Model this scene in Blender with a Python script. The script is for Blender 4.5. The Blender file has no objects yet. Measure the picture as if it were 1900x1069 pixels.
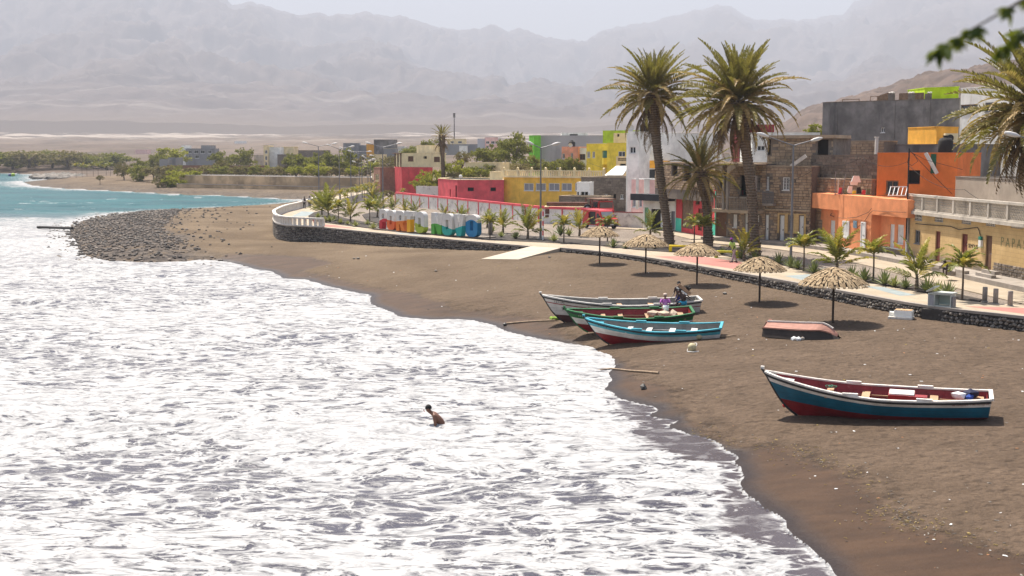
import bpy, bmesh, math, random
import numpy as np
from mathutils import Vector, Matrix
random.seed(7); np.random.seed(7)
SC = bpy.context.scene
COL = SC.collection
R = math.radians

# ------------------------------------------------------------------ camera
F = 2300.0                      # focal length in photograph pixels
CZ = 9.5                        # eye height over the sea
PITCH = math.atan(252.5 / F)
cam_d = bpy.data.cameras.new('camera'); cam = bpy.data.objects.new('camera', cam_d); COL.objects.link(cam)
cam.location = (0, 0, CZ); cam.rotation_euler = (math.pi / 2 - PITCH, 0, 0)
cam_d.sensor_width = 36; cam_d.lens = F / 1900 * 36; cam_d.clip_start = 0.1; cam_d.clip_end = 40000
cam_d.dof.use_dof = True; cam_d.dof.focus_distance = 70; cam_d.dof.aperture_fstop = 2.0
SC.camera = cam
HAZE = 0.0002

# ------------------------------------------------------------------ sky, sun, exposure
SUN_EL, SUN_AZ = 61.0, -29.0    # azimuth from +Y, negative to the left
w = bpy.data.worlds.new('World'); SC.world = w; w.use_nodes = True
nt = w.node_tree; bg = nt.nodes['Background']
sky = nt.nodes.new('ShaderNodeTexSky'); sky.sky_type = 'NISHITA'; sky.sun_disc = False
sky.sun_elevation = R(SUN_EL); sky.sun_rotation = R(SUN_AZ)
sky.air_density = 1.0; sky.dust_density = 2.6; sky.ozone_density = 1.0
nt.links.new(sky.outputs[0], bg.inputs[0]); bg.inputs[1].default_value = 0.08
sd_ = bpy.data.lights.new('sun', 'SUN'); sun = bpy.data.objects.new('sun', sd_); COL.objects.link(sun)
sd_.energy = 5.0; sd_.angle = R(0.53); sd_.color = (1.0, 0.925, 0.82)
_sv = Vector((math.sin(R(SUN_AZ)) * math.cos(R(SUN_EL)), math.cos(R(SUN_AZ)) * math.cos(R(SUN_EL)), math.sin(R(SUN_EL))))
sun.rotation_euler = (-_sv).to_track_quat('-Z', 'Y').to_euler(); sun.location = (0, 100, 120)
vs = SC.view_settings
vs.view_transform = 'Standard'; vs.look = 'None'; vs.exposure = 1.36; vs.gamma = 1.0; vs.use_curve_mapping = False
SC.render.engine = 'CYCLES'
SC.cycles.use_denoising = True
SC.cycles.max_bounces = 5; SC.cycles.diffuse_bounces = 3; SC.cycles.glossy_bounces = 2; SC.cycles.volume_bounces = 0
SC.cycles.transparent_max_bounces = 8; SC.cycles.sample_clamp_indirect = 6.0

# ------------------------------------------------------------------ photograph pixel -> place
_c, _s = math.cos(PITCH), math.sin(PITCH)
def ray(px, py):
    a, b = (px - 950) / F, (py - 534.5) / F
    return (a, _c - b * _s, -_s - b * _c)
def G(px, py, z=0.0):
    d = ray(px, py); t = (z - CZ) / d[2]
    return Vector((d[0] * t, d[1] * t, z))
def GY(px, py, y):
    d = ray(px, py); t = y / d[1]
    return Vector((d[0] * t, y, CZ + d[2] * t))
def depth_of(py, z):
    return G(950, py, z).y

# ------------------------------------------------------------------ numpy noise
_rs = np.random.RandomState(3)
_perm = _rs.permutation(1024); _val = _rs.rand(1024)
def vnoise(x, y):
    xi = np.floor(x).astype(int); yi = np.floor(y).astype(int)
    fx = x - xi; fy = y - yi
    fx = fx * fx * (3 - 2 * fx); fy = fy * fy * (3 - 2 * fy)
    def h(i, j): return _val[(_perm[(i + _perm[j & 1023]) & 1023])]
    return (h(xi, yi) * (1 - fx) + h(xi + 1, yi) * fx) * (1 - fy) + (h(xi, yi + 1) * (1 - fx) + h(xi + 1, yi + 1) * fx) * fy
def fbm(x, y, o=4, g=0.5):
    s = 0; a = 1; n = 0
    for k in range(o):
        s = s + a * vnoise(x * 2 ** k + 17.3 * k, y * 2 ** k + 5.1 * k); n += a; a *= g
    return s / n
def sstep(a, b, x):
    t = np.clip((x - a) / (b - a), 0, 1); return t * t * (3 - 2 * t)
def poly_dist(X, Y, pts):
    d = np.full(X.shape, 1e18); arg = np.zeros(X.shape)
    for i in range(len(pts) - 1):
        ax, ay = pts[i][0], pts[i][1]; bx, by = pts[i + 1][0] - ax, pts[i + 1][1] - ay
        l = bx * bx + by * by + 1e-12
        t = np.clip(((X - ax) * bx + (Y - ay) * by) / l, 0, 1)
        q = (X - ax - t * bx) ** 2 + (Y - ay - t * by) ** 2
        m = q < d; d = np.where(m, q, d); arg = np.where(m, i + t, arg)
    return np.sqrt(d), arg
def inside(X, Y, pts):
    c = np.zeros(X.shape, bool); n = len(pts)
    for i in range(n):
        x1, y1 = pts[i][0], pts[i][1]; x2, y2 = pts[(i + 1) % n][0], pts[(i + 1) % n][1]
        if y1 == y2: continue
        m = ((y1 > Y) != (y2 > Y)) & (X < (x2 - x1) * (Y - y1) / (y2 - y1) + x1)
        c ^= m
    return c

# ------------------------------------------------------------------ mesh helpers
class MB:
    """collects polygons of one mesh; mi = material index"""
    def __init__(s): s.v = []; s.f = []; s.m = []; s.sm = []
    def add(s, vs, fs, mi=0, smooth=False):
        o = len(s.v); s.v.extend([tuple(p) for p in vs])
        for f in fs:
            s.f.append(tuple(i + o for i in f)); s.m.append(mi); s.sm.append(smooth)
        return s
    def quad(s, a, b, c, d, mi=0): return s.add([a, b, c, d], [(0, 1, 2, 3)], mi)
    def box(s, c, size, rz=0.0, mi=0, M=None, taper=1.0):
        hx, hy, hz = size[0] / 2, size[1] / 2, size[2] / 2
        P = []
        for z, k in ((-hz, 1), (hz, taper)):
            for x, y in ((-hx, -hy), (hx, -hy), (hx, hy), (-hx, hy)): P.append(Vector((x * k, y * k, z)))
        if M is None: M = Matrix.Translation(Vector(c)) @ Matrix.Rotation(rz, 4, 'Z')
        P = [M @ p for p in P]
        return s.add(P, [(3, 2, 1, 0), (4, 5, 6, 7), (0, 1, 5, 4), (1, 2, 6, 5), (2, 3, 7, 6), (3, 0, 4, 7)], mi)
    def bar(s, a, b, wd, ht=None, mi=0, up=(0, 0, 1)):
        a = Vector(a); b = Vector(b); d = b - a; L = d.length
        if L < 1e-6: return s
        d /= L; up = Vector(up)
        x = d.cross(up)
        if x.length < 1e-4: x = d.cross(Vector((0, 1, 0)))
        x.normalize(); z = x.cross(d)
        M = Matrix((( x[0], d[0], z[0], 0), (x[1], d[1], z[1], 0), (x[2], d[2], z[2], 0), (0, 0, 0, 1)))
        M = Matrix.Translation((a + b) / 2) @ M
        return s.box((0, 0, 0), (wd, L, ht or wd), mi=mi, M=M)
    def tube(s, pts, rad, n=6, mi=0, cap=True, smooth=True):
        pts = [Vector(p) for p in pts]
        if not hasattr(rad, '__len__'): rad = [rad] * len(pts)
        P = []; N = len(pts); prev = None
        for i, p in enumerate(pts):
            d = (pts[min(i + 1, N - 1)] - pts[max(i - 1, 0)])
            if d.length < 1e-9: d = Vector((0, 0, 1))
            d.normalize()
            if prev is None:
                u = d.cross(Vector((0.13, 1, 0.07)))
                if u.length < 1e-3: u = d.cross(Vector((1, 0, 0)))
            else: u = prev - d * prev.dot(d)
            u.normalize(); prev = u; v = d.cross(u)
            for k in range(n):
                a = 2 * math.pi * k / n
                P.append(p + (u * math.cos(a) + v * math.sin(a)) * rad[i])
        Fs = []
        for i in range(N - 1):
            for k in range(n):
                k2 = (k + 1) % n
                Fs.append((i * n + k, i * n + k2, (i + 1) * n + k2, (i + 1) * n + k))
        s.add(P, Fs, mi, smooth)
        if cap:
            s.add([P[k] for k in range(n)][::-1], [tuple(range(n))], mi)
            s.add([P[(N - 1) * n + k] for k in range(n)], [tuple(range(n))], mi)
        return s
    def lathe(s, prof, n=12, c=(0, 0, 0), mi=0, smooth=True):
        P = []; c = Vector(c)
        for r, z in prof:
            for k in range(n):
                a = 2 * math.pi * k / n; P.append(c + Vector((r * math.cos(a), r * math.sin(a), z)))
        Fs = []
        for i in range(len(prof) - 1):
            for k in range(n):
                k2 = (k + 1) % n; Fs.append((i * n + k, i * n + k2, (i + 1) * n + k2, (i + 1) * n + k))
        return s.add(P, Fs, mi, smooth)
    def rock(s, c, r, sq=(1, 1, 0.7), mi=0, j=0.25, rnd=random):
        ph = [(0, 0, 1), (.9, 0, .4), (.28, .85, .4), (-.72, .53, .4), (-.72, -.53, .4), (.28, -.85, .4),
              (.72, .53, -.4), (-.28, .85, -.4), (-.9, 0, -.4), (-.28, -.85, -.4), (.72, -.53, -.4), (0, 0, -1)]
        a = rnd.random() * 6.28; ca, sa = math.cos(a), math.sin(a)
        P = []
        for x, y, z in ph:
            k = r * (1 + rnd.uniform(-j, j)); x, y = x * sq[0], y * sq[1]
            P.append((c[0] + (x * ca - y * sa) * k, c[1] + (x * sa + y * ca) * k, c[2] + z * sq[2] * k))
        Fs = [(0, 1, 2), (0, 2, 3), (0, 3, 4), (0, 4, 5), (0, 5, 1), (1, 6, 2), (2, 6, 7), (2, 7, 3), (3, 7, 8), (3, 8, 4), (4, 8, 9),
              (4, 9, 5), (5, 9, 10), (5, 10, 1), (1, 10, 6), (11, 7, 6), (11, 8, 7), (11, 9, 8), (11, 10, 9), (11, 6, 10)]
        return s.add(P, Fs, mi, False)
    def prism(s, poly, z0, z1, mi=0, top=None):
        n = len(poly)
        P = [(p[0], p[1], z0) for p in poly] + [(p[0], p[1], z1) for p in poly]
        Fs = [(i, (i + 1) % n, n + (i + 1) % n, n + i) for i in range(n)]
        s.add(P, Fs, mi); s.add(P[n:], [tuple(range(n))], mi if top is None else top); s.add(P[:n][::-1], [tuple(range(n))], mi)
        return s
    def mesh(s, name, mats):
        me = bpy.data.meshes.new(name)
        me.from_pydata(s.v, [], s.f)
        for m in (mats if isinstance(mats, (list, tuple)) else [mats]): me.materials.append(m)
        if s.f:
            me.polygons.foreach_set('material_index', s.m)
            me.polygons.foreach_set('use_smooth', s.sm)
        me.update()
        return me
    def build(s, name, mats, parent=None, loc=None, rz=None):
        return link(name, s.mesh(name, mats), parent, loc, rz)
def link(name, me, parent=None, loc=None, rz=None):
    o = bpy.data.objects.new(name, me); COL.objects.link(o)
    if parent is not None: o.parent = parent
    if loc is not None: o.location = loc
    if rz is not None: o.rotation_euler = (0, 0, rz)
    return o
def tag(o, label=None, cat=None, group=None, kind=None):
    if label: o['label'] = label
    if cat: o['category'] = cat
    if group: o['group'] = group
    if kind: o['kind'] = kind
    return o
def thing(name, label, cat, loc=(0, 0, 0), rz=0.0, group=None):
    o = bpy.data.objects.new(name, None); COL.objects.link(o); o.empty_display_size = 0.3
    o.location = loc; o.rotation_euler = (0, 0, rz)
    return tag(o, label, cat, group)
def copy_tree(root, loc, rz=0.0, scale=None, label=None):
    r = root.copy(); COL.objects.link(r); r.location = loc; r.rotation_euler = (0, 0, rz)
    if scale: r.scale = (scale,) * 3
    if label: r['label'] = label
    for ch in root.children:
        c = ch.copy(); COL.objects.link(c); c.parent = r
        for g in ch.children:
            d = g.copy(); COL.objects.link(d); d.parent = c
    return r
def np_mesh(name, V, Q, mats, attrs=None, smooth=True):
    me = bpy.data.meshes.new(name)
    V = np.asarray(V, np.float32); Q = np.asarray(Q, np.int32)
    k = Q.shape[1]
    me.vertices.add(len(V)); me.vertices.foreach_set('co', V.ravel())
    me.loops.add(Q.size); me.loops.foreach_set('vertex_index', Q.ravel())
    me.polygons.add(len(Q)); me.polygons.foreach_set('loop_start', np.arange(0, Q.size, k, dtype=np.int32))
    me.polygons.foreach_set('use_smooth', np.full(len(Q), smooth))
    for a, arr in (attrs or {}).items():
        at = me.attributes.new(a, 'FLOAT', 'POINT'); at.data.foreach_set('value', np.asarray(arr, np.float32))
    for m in (mats if isinstance(mats, (list, tuple)) else [mats]): me.materials.append(m)
    me.update(calc_edges=True); me.validate()
    return me
def grid_faces(nr, nc):
    i = np.arange(nr * nc).reshape(nr, nc)
    return np.stack([i[:-1, :-1], i[:-1, 1:], i[1:, 1:], i[1:, :-1]], -1).reshape(-1, 4)
def sub_mesh(V, Q, attrs, mask):
    q = Q[mask]; used, inv = np.unique(q, return_inverse=True)
    return V[used], inv.reshape(q.shape), {k: a[used] for k, a in attrs.items()}

# ------------------------------------------------------------------ materials
class NT:
    def __init__(s, name):
        s.m = bpy.data.materials.new(name); s.m.use_nodes = True; s.t = s.m.node_tree
        s.b = s.t.nodes['Principled BSDF']; s.out = s.t.nodes['Material Output']
    def n(s, t, **k):
        x = s.t.nodes.new('ShaderNode' + t)
        for a, v in k.items(): setattr(x, a, v)
        return x
    def l(s, a, b): s.t.links.new(a, b); return s
    def set(s, **k):
        for a, v in k.items():
            i = s.b.inputs[a.replace('_', ' ')]
            if hasattr(v, 'is_output'): s.l(v, i)
            else: i.default_value = v
    def pos(s, scale=(1, 1, 1), obj=False):
        if obj: o = s.n('TexCoord').outputs['Object']
        else: o = s.n('NewGeometry').outputs['Position']
        mp = s.n('Mapping'); mp.inputs['Scale'].default_value = scale; s.l(o, mp.inputs['Vector']); return mp.outputs[0]
    def noise(s, vec, scale, detail=3, rough=0.55, dist=0.0):
        x = s.n('TexNoise'); x.inputs['Scale'].default_value = scale; x.inputs['Detail'].default_value = detail
        x.inputs['Roughness'].default_value = rough; x.inputs['Distortion'].default_value = dist
        s.l(vec, x.inputs['Vector']); return x.outputs['Fac']
    def vor(s, vec, scale, feature='F1', out='Distance', rnd=1.0):
        x = s.n('TexVoronoi', feature=feature); x.inputs['Scale'].default_value = scale; x.inputs['Randomness'].default_value = rnd
        s.l(vec, x.inputs['Vector']); return x.outputs[out]
    def attr(s, name): return s.n('Attribute', attribute_name=name).outputs['Fac']
    def ramp(s, fac, a, b, lo=0.0, hi=1.0):
        x = s.n('MapRange', interpolation_type='SMOOTHSTEP')
        for k, v in zip((1, 2, 3, 4), (a, b, lo, hi)): 
            if hasattr(v, 'is_output'): s.l(v, x.inputs[k])
            else: x.inputs[k].default_value = v
        s.l(fac, x.inputs[0]); return x.outputs[0]
    def math(s, op, a, b=0.0, clamp=False):
        x = s.n('Math', operation=op, use_clamp=clamp)
        for i, v in enumerate((a, b)):
            if hasattr(v, 'is_output'): s.l(v, x.inputs[i])
            else: x.inputs[i].default_value = v
        return x.outputs[0]
    def mix(s, fac, a, b, mode='MIX'):
        x = s.n('Mix', data_type='RGBA', blend_type=mode)
        for i, v in ((0, fac), (6, a), (7, b)):
            if hasattr(v, 'is_output'): s.l(v, x.inputs[i])
            elif i == 0: x.inputs[0].default_value = v
            else: x.inputs[i].default_value = (*v, 1.0) if len(v) == 3 else v
        return x.outputs[2]
    def bump(s, h, strength=0.3, dist=0.05, prev=None):
        x = s.n('Bump'); x.inputs['Strength'].default_value = strength; x.inputs['Distance'].default_value = dist
        s.l(h, x.inputs['Height'])
        if prev is not None: s.l(prev, x.inputs['Normal'])
        s.l(x.outputs[0], s.b.inputs['Normal']); return x.outputs[0]
def dark(c, k): return tuple(v * k for v in c)
_mc = {}
def mat(name, col, rough=0.8, var=0.18, sc=3.0, bump=0.15, spec=0.3, stain=0.0, stain_col=(0.06, 0.05, 0.04), obj=False, streak=False, bsc=None, metal=0.0):
    """plain weathered surface: colour with broad and fine variation, fine relief and optional stains"""
    if name in _mc: return _mc[name]
    t = NT(name); p = t.pos(obj=obj)
    a = t.noise(p, sc, 4, 0.6); b = t.noise(p, sc * 0.22, 3, 0.6)
    c = t.mix(t.ramp(a, 0.3, 0.7), dark(col, 1 - var), dark(col, 1 + var * 0.6))
    c = t.mix(t.ramp(b, 0.35, 0.75, 0, 0.6), c, dark(col, 1 - var * 1.3))
    if stain > 0:
        q = t.pos((1, 1, 0.22) if streak else (1, 1, 1), obj=obj)
        k = t.noise(q, sc * 0.9, 5, 0.7)
        c = t.mix(t.ramp(k, 0.56 - 0.08 * stain, 0.72, 0, stain), c, stain_col)
    t.set(Base_Color=c, Roughness=rough, Specular_IOR_Level=spec, Metallic=metal)
    if bump > 0: t.bump(t.noise(p, bsc or sc * 6, 4, 0.65), bump, 0.03)
    _mc[name] = t.m; return t.m
# ================================================================== TERRAIN
ZP = 1.9                        # level of the promenade
# water's edge, traced along the bay and unprojected to sea level
W_PX = [(1620, 1300), (1575, 1140), (1542, 1064), (1496, 1014), (1466, 992), (1454, 967), (1411, 942), (1374, 908), (1378, 885), (1357, 841), (1323, 818),
        (1277, 807), (1232, 792), (1256, 780), (1197, 771), (1222, 757), (1150, 741), (1116, 722), (1134, 706), (1126, 694), (1142, 678), (1141, 668), (1133, 659),
        (1107, 652), (1101, 644), (1060, 638), (1034, 633), (996, 628), (955, 619), (932, 612), (907, 601), (878, 594), (840, 592), (795, 593), (738, 587), (729, 579),
        (700, 570), (684, 558), (687, 548), (650, 541), (605, 530), (570, 519), (525, 517), (507, 504), (470, 498), (440, 490), (420, 486), (395, 483), (370, 482),
        (340, 485), (280, 487), (200, 484), (160, 475), (147, 462), (140, 447), (130, 434), (133, 422), (150, 411), (180, 404), (220, 397), (300, 392), (400, 387), (500, 383),
        (560, 377), (585, 372), (540, 369), (480, 366), (400, 362), (327, 360), (234, 355), (173, 352), (112, 349), (60, 344), (44, 338), (100, 335), (75, 331), (90, 325), (60, 323),
        (0, 321), (-200, 319), (-800, 316)]
COAST = [G(a, b, 0.0) for a, b in W_PX]
# crinkle the edge a little: small tongues of water
_co = []
for i in range(len(COAST) - 1):
    a, b = COAST[i], COAST[i + 1]; L = (b - a).length; n = max(1, min(12, int(L / 0.5))) if a.y < 110 and b.y < 110 else 1
    nx, ny = -(b.y - a.y) / max(L, 1e-6), (b.x - a.x) / max(L, 1e-6)
    for k in range(n):
        t = k / n; j = 0 if k == 0 else random.uniform(-0.16, 0.16) * min(1, a.y / 40)
        _co.append((a.x + (b.x - a.x) * t + nx * j, a.y + (b.y - a.y) * t + ny * j))
_co.append((COAST[-1].x, COAST[-1].y)); COAST2 = _co
LANDP = COAST2 + [(-6000, 3000), (-6000, 40000), (40000, 40000), (40000, -50), (COAST2[0][0] + 2, -50)]
# foot of the sea wall (pixel of the top edge at ZP, height of the sand at its foot)
WALL = [(640, 358, 1.0), (600, 372, .7), (560, 386, .5), (530, 394, .4), (511, 403, .3), (509, 409, .3), (516, 415, .3), (540, 419, .3), (600, 422, .45), (700, 432, .7), (800, 441, .95),
        (900, 450, 1.25), (985, 457, 1.55), (1040, 460, 1.6), (1118, 467, 1.6), (1200, 477.5, 1.55), (1260, 487, 1.5), (1330, 499, 1.42), (1406, 512, 1.35), (1481, 525, 1.3), (1542, 536, 1.28), (1600, 546, 1.25), (1683, 561, 1.25), (1768, 573, 1.25), (1900, 587, 1.2), (2050, 606, 1.15), (2400, 650, 1.1)]
WALLW = [G(a, b, ZP) for a, b, c in WALL]; WALLZ = np.array([c for a, b, c in WALL])
TOWNP = [(p.x, p.y) for p in WALLW] + [(400, 20), (900, 5000), (-20, 5000), (0, 420), (-30, 330)]

def land_z(X, Y, fine=True):
    X = np.asarray(X, float); Y = np.asarray(Y, float)
    d, _ = poly_dist(X, Y, COAST2); land = inside(X, Y, LANDP)
    dw, ar = poly_dist(X, Y, [(p.x, p.y) for p in WALLW])
    zw = np.interp(ar, np.arange(len(WALL)), WALLZ)
    zb = 1.15 * (1 - np.exp(-d / 9.0)) + 0.15 * sstep(20, 60, d)
    k = np.exp(-(dw / 11.0) ** 2)
    z = zb * (1 - k) + zw * k * np.clip(d / 2.0, 0, 1) + zb * k * (1 - np.clip(d / 2.0, 0, 1))
    town = inside(X, Y, TOWNP)
    z = np.where(town, np.where(dw < 1.0, zw - 0.05, 1.55), z)
    # rise inland
    r = np.sqrt(X * X + Y * Y)
    z = z + np.where(land, np.minimum(np.interp(r, [0, 230, 300, 420, 600, 1000, 2000, 2800, 9000], [0, 0, .6, 3.2, 6.5, 15, 40, 68, 100]), 0.022 * d), 0)
    if fine:
        z = z + np.where(town, 0, 0.05 * (fbm(X / 2.2, Y / 2.2, 3) - 0.5) * sstep(1.5, 6, d)) + (fbm(X / 60, Y / 60, 3) - 0.5) * np.interp(r, [0, 300, 800, 3000], [0, 1.2, 4, 14]) * sstep(5, 40, d)
    return np.where(land, z, -np.minimum(0.10 * d, 3.0)), d, land, dw, town
def B(px, py):
    """point of the open beach seen at this pixel"""
    z = 0.8
    for _ in range(8):
        p = G(px, py, z); z = ground(p.x, p.y)
    return G(px, py, z)

# wet sand: between the water and this line
WET_PX = [(2100, 1140), (1900, 1030), (1753, 976), (1700, 960), (1668, 946), (1660, 921), (1563, 854), (1504, 833), (1458, 816), (1353, 799), (1290, 769), (1282, 745), (1241, 716), (1222, 703),
          (1177, 687), (1170, 660), (1120, 640), (1060, 612), (1005, 592), (974, 582), (900, 572), (843, 566), (770, 540), (660, 520), (610, 505), (560, 500), (620, 492), (580, 480), (500, 472), (420, 468), (380, 474)]
WETL = [G(a, b, 0.5) for a, b in WET_PX]
WETP = [(p.x, p.y) for p in WETL] + [(-60, 60), (-60, 5), (COAST2[0][0], 5)]

# polar grid from the viewer's feet to the plain
nr, nc = 620, 600
rr = np.geomspace(10.5, 2900, nr); uu = np.linspace(-0.70, 1.05, nc); uu0 = uu[0]
U, RR = np.meshgrid(uu, rr); X = U * RR; Y = RR
Z, DS, LAND, DW, TOWN = land_z(X, Y)
dwet, _ = poly_dist(X, Y, [(p.x, p.y) for p in WETL]); inw = inside(X, Y, WETP)
jit = (fbm(X / 1.2, Y / 1.2, 4) - 0.5) * 1.6
wet = sstep(-0.25, 0.35, np.where(inw, dwet, -dwet) + jit * 0.7) * (Y < 140)
strand = np.exp(-((np.where(inw, dwet, -dwet) + jit) / 0.55) ** 2) * (Y < 120)
peb = np.zeros_like(X)
SPIT = [G(a, b, 0.6) for a, b in [(120, 440), (130, 415), (160, 402), (230, 394), (330, 389), (330, 400), (300, 425), (330, 440), (372, 458), (400, 470), (350, 480), (330, 492), (200, 492), (140, 480)]]
ds_, _ = poly_dist(X, Y, [(p.x, p.y) for p in SPIT + SPIT[:1]]); ins = inside(X, Y, [(p.x, p.y) for p in SPIT])
peb = sstep(-3.0, 2.0, np.where(ins, ds_, -ds_) + (fbm(X / 5, Y / 5, 3) - .5) * 8)
far_shore = (Y > 215) * np.exp(-DS / 9.0) * LAND
peb = np.maximum(peb, far_shore)
Z = Z + np.where(LAND & ins, 0.5 * sstep(0, 8, ds_) * sstep(0, 6, DS), 0)
V = np.stack([X, Y, Z], -1).reshape(-1, 3); Q = grid_faces(nr, nc)
_lg0, _dlg, _du, ZG = math.log(rr[0]), math.log(rr[1] / rr[0]), uu[1] - uu[0], Z.copy()
def ground(x, y):
    if y < 10.6: return 0.0
    i = min(max((math.log(y) - _lg0) / _dlg, 0), nr - 1.001); j = min(max((x / y - uu0) / _du, 0), nc - 1.001); a, b = int(i), int(j); fi, fj = i - a, j - b
    return float((ZG[a, b] * (1 - fj) + ZG[a, b + 1] * fj) * (1 - fi) + (ZG[a + 1, b] * (1 - fj) + ZG[a + 1, b + 1] * fj) * fi)
A = {'wet': wet.ravel(), 'peb': peb.ravel(), 'strand': strand.ravel(), 'sd': np.where(LAND, DS, -DS).ravel()}
vt = TOWN.ravel()
ft = vt[Q].all(1); rf = V[Q[:, 0], 1]

# --- sand
t = NT('black_sand'); p = t.pos()
n1 = t.noise(p, 0.6, 6, 0.68); n2 = t.noise(p, 6.0, 6, 0.7); n3 = t.noise(p, 38, 3, 0.6)
dry = t.mix(t.ramp(n1, 0.3, 0.7), (0.100, 0.069, 0.046), (0.146, 0.102, 0.070))
dry = t.mix(t.ramp(n2, 0.35, 0.75, 0, 0.65), dry, (0.060, 0.041, 0.028))
dry = t.mix(t.ramp(n3, 0.62, 0.74, 0, 0.5), dry, (0.135, 0.10, 0.07))
wetc = t.mix(t.ramp(t.noise(t.pos((0.5, 1.6, 1)), 0.9, 5, 0.6), 0.3, 0.75), (0.040, 0.0215, 0.0115), (0.066, 0.036, 0.019))
dry = t.mix(t.math('MULTIPLY', t.ramp(t.vor(t.pos((1, 1.2, 1)), 2.1, 'SMOOTH_F1'), .28, .10), .5), dry, (0.040, 0.027, 0.018)); aw = t.attr('wet'); ap = t.attr('peb'); asd = t.attr('sd')  # dark trodden pits: shading of hollows put into the colour, plus moist sand
col = t.mix(aw, dry, wetc)
st = t.math('MULTIPLY', t.attr('strand'), t.ramp(t.noise(p, 1.6, 5, 0.7), 0.45, 0.62))
col = t.mix(t.math('MULTIPLY', st, 0.75), col, (0.026, 0.017, 0.011))
soak = t.math('MULTIPLY', t.ramp(asd, 0.9, 0.1), aw)
col = t.mix(soak, col, (0.02, 0.012, 0.009))
vo = t.n('TexVoronoi'); vo.inputs['Scale'].default_value = 2.2; t.l(p, vo.inputs['Vector'])
sx = t.n('SeparateColor'); t.l(vo.outputs['Color'], sx.inputs[0])
pcol = t.mix(t.ramp(sx.outputs[0], 0.1, 0.95), (0.045, 0.037, 0.033), (0.13, 0.108, 0.09))
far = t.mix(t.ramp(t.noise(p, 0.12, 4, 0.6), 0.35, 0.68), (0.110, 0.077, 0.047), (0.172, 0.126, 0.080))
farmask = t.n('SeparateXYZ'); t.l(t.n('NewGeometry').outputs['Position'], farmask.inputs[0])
col = t.mix(t.math('MULTIPLY', t.ramp(farmask.outputs[1], 42, 125), t.math('SUBTRACT', 1.0, aw)), col, far)  # sand pales with distance: haze and vignette painted into the colour
col = t.mix(t.math('MULTIPLY', ap, t.ramp(t.noise(p, 0.5, 4, 0.7), 0.30, 0.50)), col, pcol)
rg = t.math('SUBTRACT', 0.92, t.math('MULTIPLY', t.math('MULTIPLY', aw, 0.22), 1.0))
rg = t.math('SUBTRACT', rg, t.math('MULTIPLY', soak, 0.3))
t.set(Base_Color=col, Roughness=rg, Specular_IOR_Level=0.16)
foot = t.vor(p, 2.1, 'SMOOTH_F1'); h = t.math('ADD', t.math('MULTIPLY', foot, 0.6), t.math('MULTIPLY', t.noise(p, 3.2, 5, 0.65), 1.0))
h = t.math('ADD', h, t.math('MULTIPLY', n3, 0.12))
h = t.math('MULTIPLY', h, t.math('SUBTRACT', 1.0, t.math('MULTIPLY', aw, 0.85)))
t.bump(h, 1.0, 0.24)
M_SAND = t.m
# --- town soil
M_SOIL = mat('dusty_town_soil', (0.185, 0.142, 0.10), 0.95, 0.25, 0.35, 0.3, stain=0.35, stain_col=(0.13, 0.11, 0.07))
# --- dry plain
t = NT('dry_plain'); p = t.pos()
a = t.noise(t.pos((1, 0.35, 1)), 0.006, 6, 0.62); b = t.noise(p, 0.05, 5, 0.7)
c = t.mix(t.ramp(a, 0.36, 0.62), (0.085, 0.062, 0.048), (0.150, 0.112, 0.085))
c = t.mix(t.ramp(b, 0.45, 0.7, 0, 0.65), c, (0.05, 0.044, 0.028))
xyz = t.n('SeparateXYZ'); t.l(t.n('NewGeometry').outputs['Position'], xyz.inputs[0])
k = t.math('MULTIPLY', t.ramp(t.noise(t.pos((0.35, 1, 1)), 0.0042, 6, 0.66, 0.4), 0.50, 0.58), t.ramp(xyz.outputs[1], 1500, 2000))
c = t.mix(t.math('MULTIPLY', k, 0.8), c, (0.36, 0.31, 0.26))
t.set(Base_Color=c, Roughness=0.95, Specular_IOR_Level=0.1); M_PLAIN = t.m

for nm, msk, m in (('beach', (~ft) & (rf <= 420), M_SAND), ('town_ground', ft & (rf <= 420), M_SOIL), ('plain', rf > 420, M_PLAIN)):
    v_, q_, a_ = sub_mesh(V, Q, A, msk)
    tag(link(nm, np_mesh(nm, v_, q_, m, a_)), kind='structure')

# ------------------------------------------------------------------ mountains
CREST = [(-500, 60), (-250, 10), (-60, -10), (0, -4), (60, -30), (200, -42), (330, -30), (400, -6), (428, 6), (440, 19), (480, 11), (530, 30), (590, 34), (660, 30), (705, 35), (760, 40), (800, 51), (850, 66), (880, 57), (910, 54), (940, 65), (965, 62), (1010, 76), (1090, 79),
         (1140, 55), (1200, 48), (1225, 40), (1255, 34), (1290, 25), (1322, 17), (1352, 23), (1378, 38), (1400, 47), (1440, 41), (1462, 43), (1500, 38), (1555, 31), (1572, 12), (1600, 2), (1650, -25), (1750, -45), (1850, -30), (1950, -60), (2200, -20), (2500, 40)]
nr2, nc2 = 290, 900
uu = np.linspace(-0.80, 0.80, nc2); s_ = np.linspace(0, 1.12, nr2)
cx = np.array([(a - 950) / F for a, b in CREST]); ce = np.array([(282 - b) / F for a, b in CREST])
crest = np.interp(uu, cx, ce) * 1.006 + (fbm(uu * 70, uu * 0 + 3, 5, .65) - 0.5) * 0.0075
rcr = 10200 + 1200 * np.sin(uu * 7 + 0.6) + 500 * (fbm(uu * 6, uu * 0, 3) - 0.5)
rft = 2750.0
S, UM = np.meshgrid(s_, uu, indexing='ij')
RC = rcr[None, :]; RM = rft + S * (RC - rft)
zc = CZ + crest[None, :] * RC; zf = 66.0
pr = 0.52 * S + 0.48 * np.clip(S, 0, 1) ** 2.0
ZM = zf + (zc - zf) * pr
XM, YM = UM * RM, RM; wx_ = (fbm(XM / 900, YM / 900, 3) - .5) * 900
rid = np.abs(fbm((XM + wx_) / 620, (YM + wx_ * .6) / 1500, 6, 0.58) - 0.5) * 2.6
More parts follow.
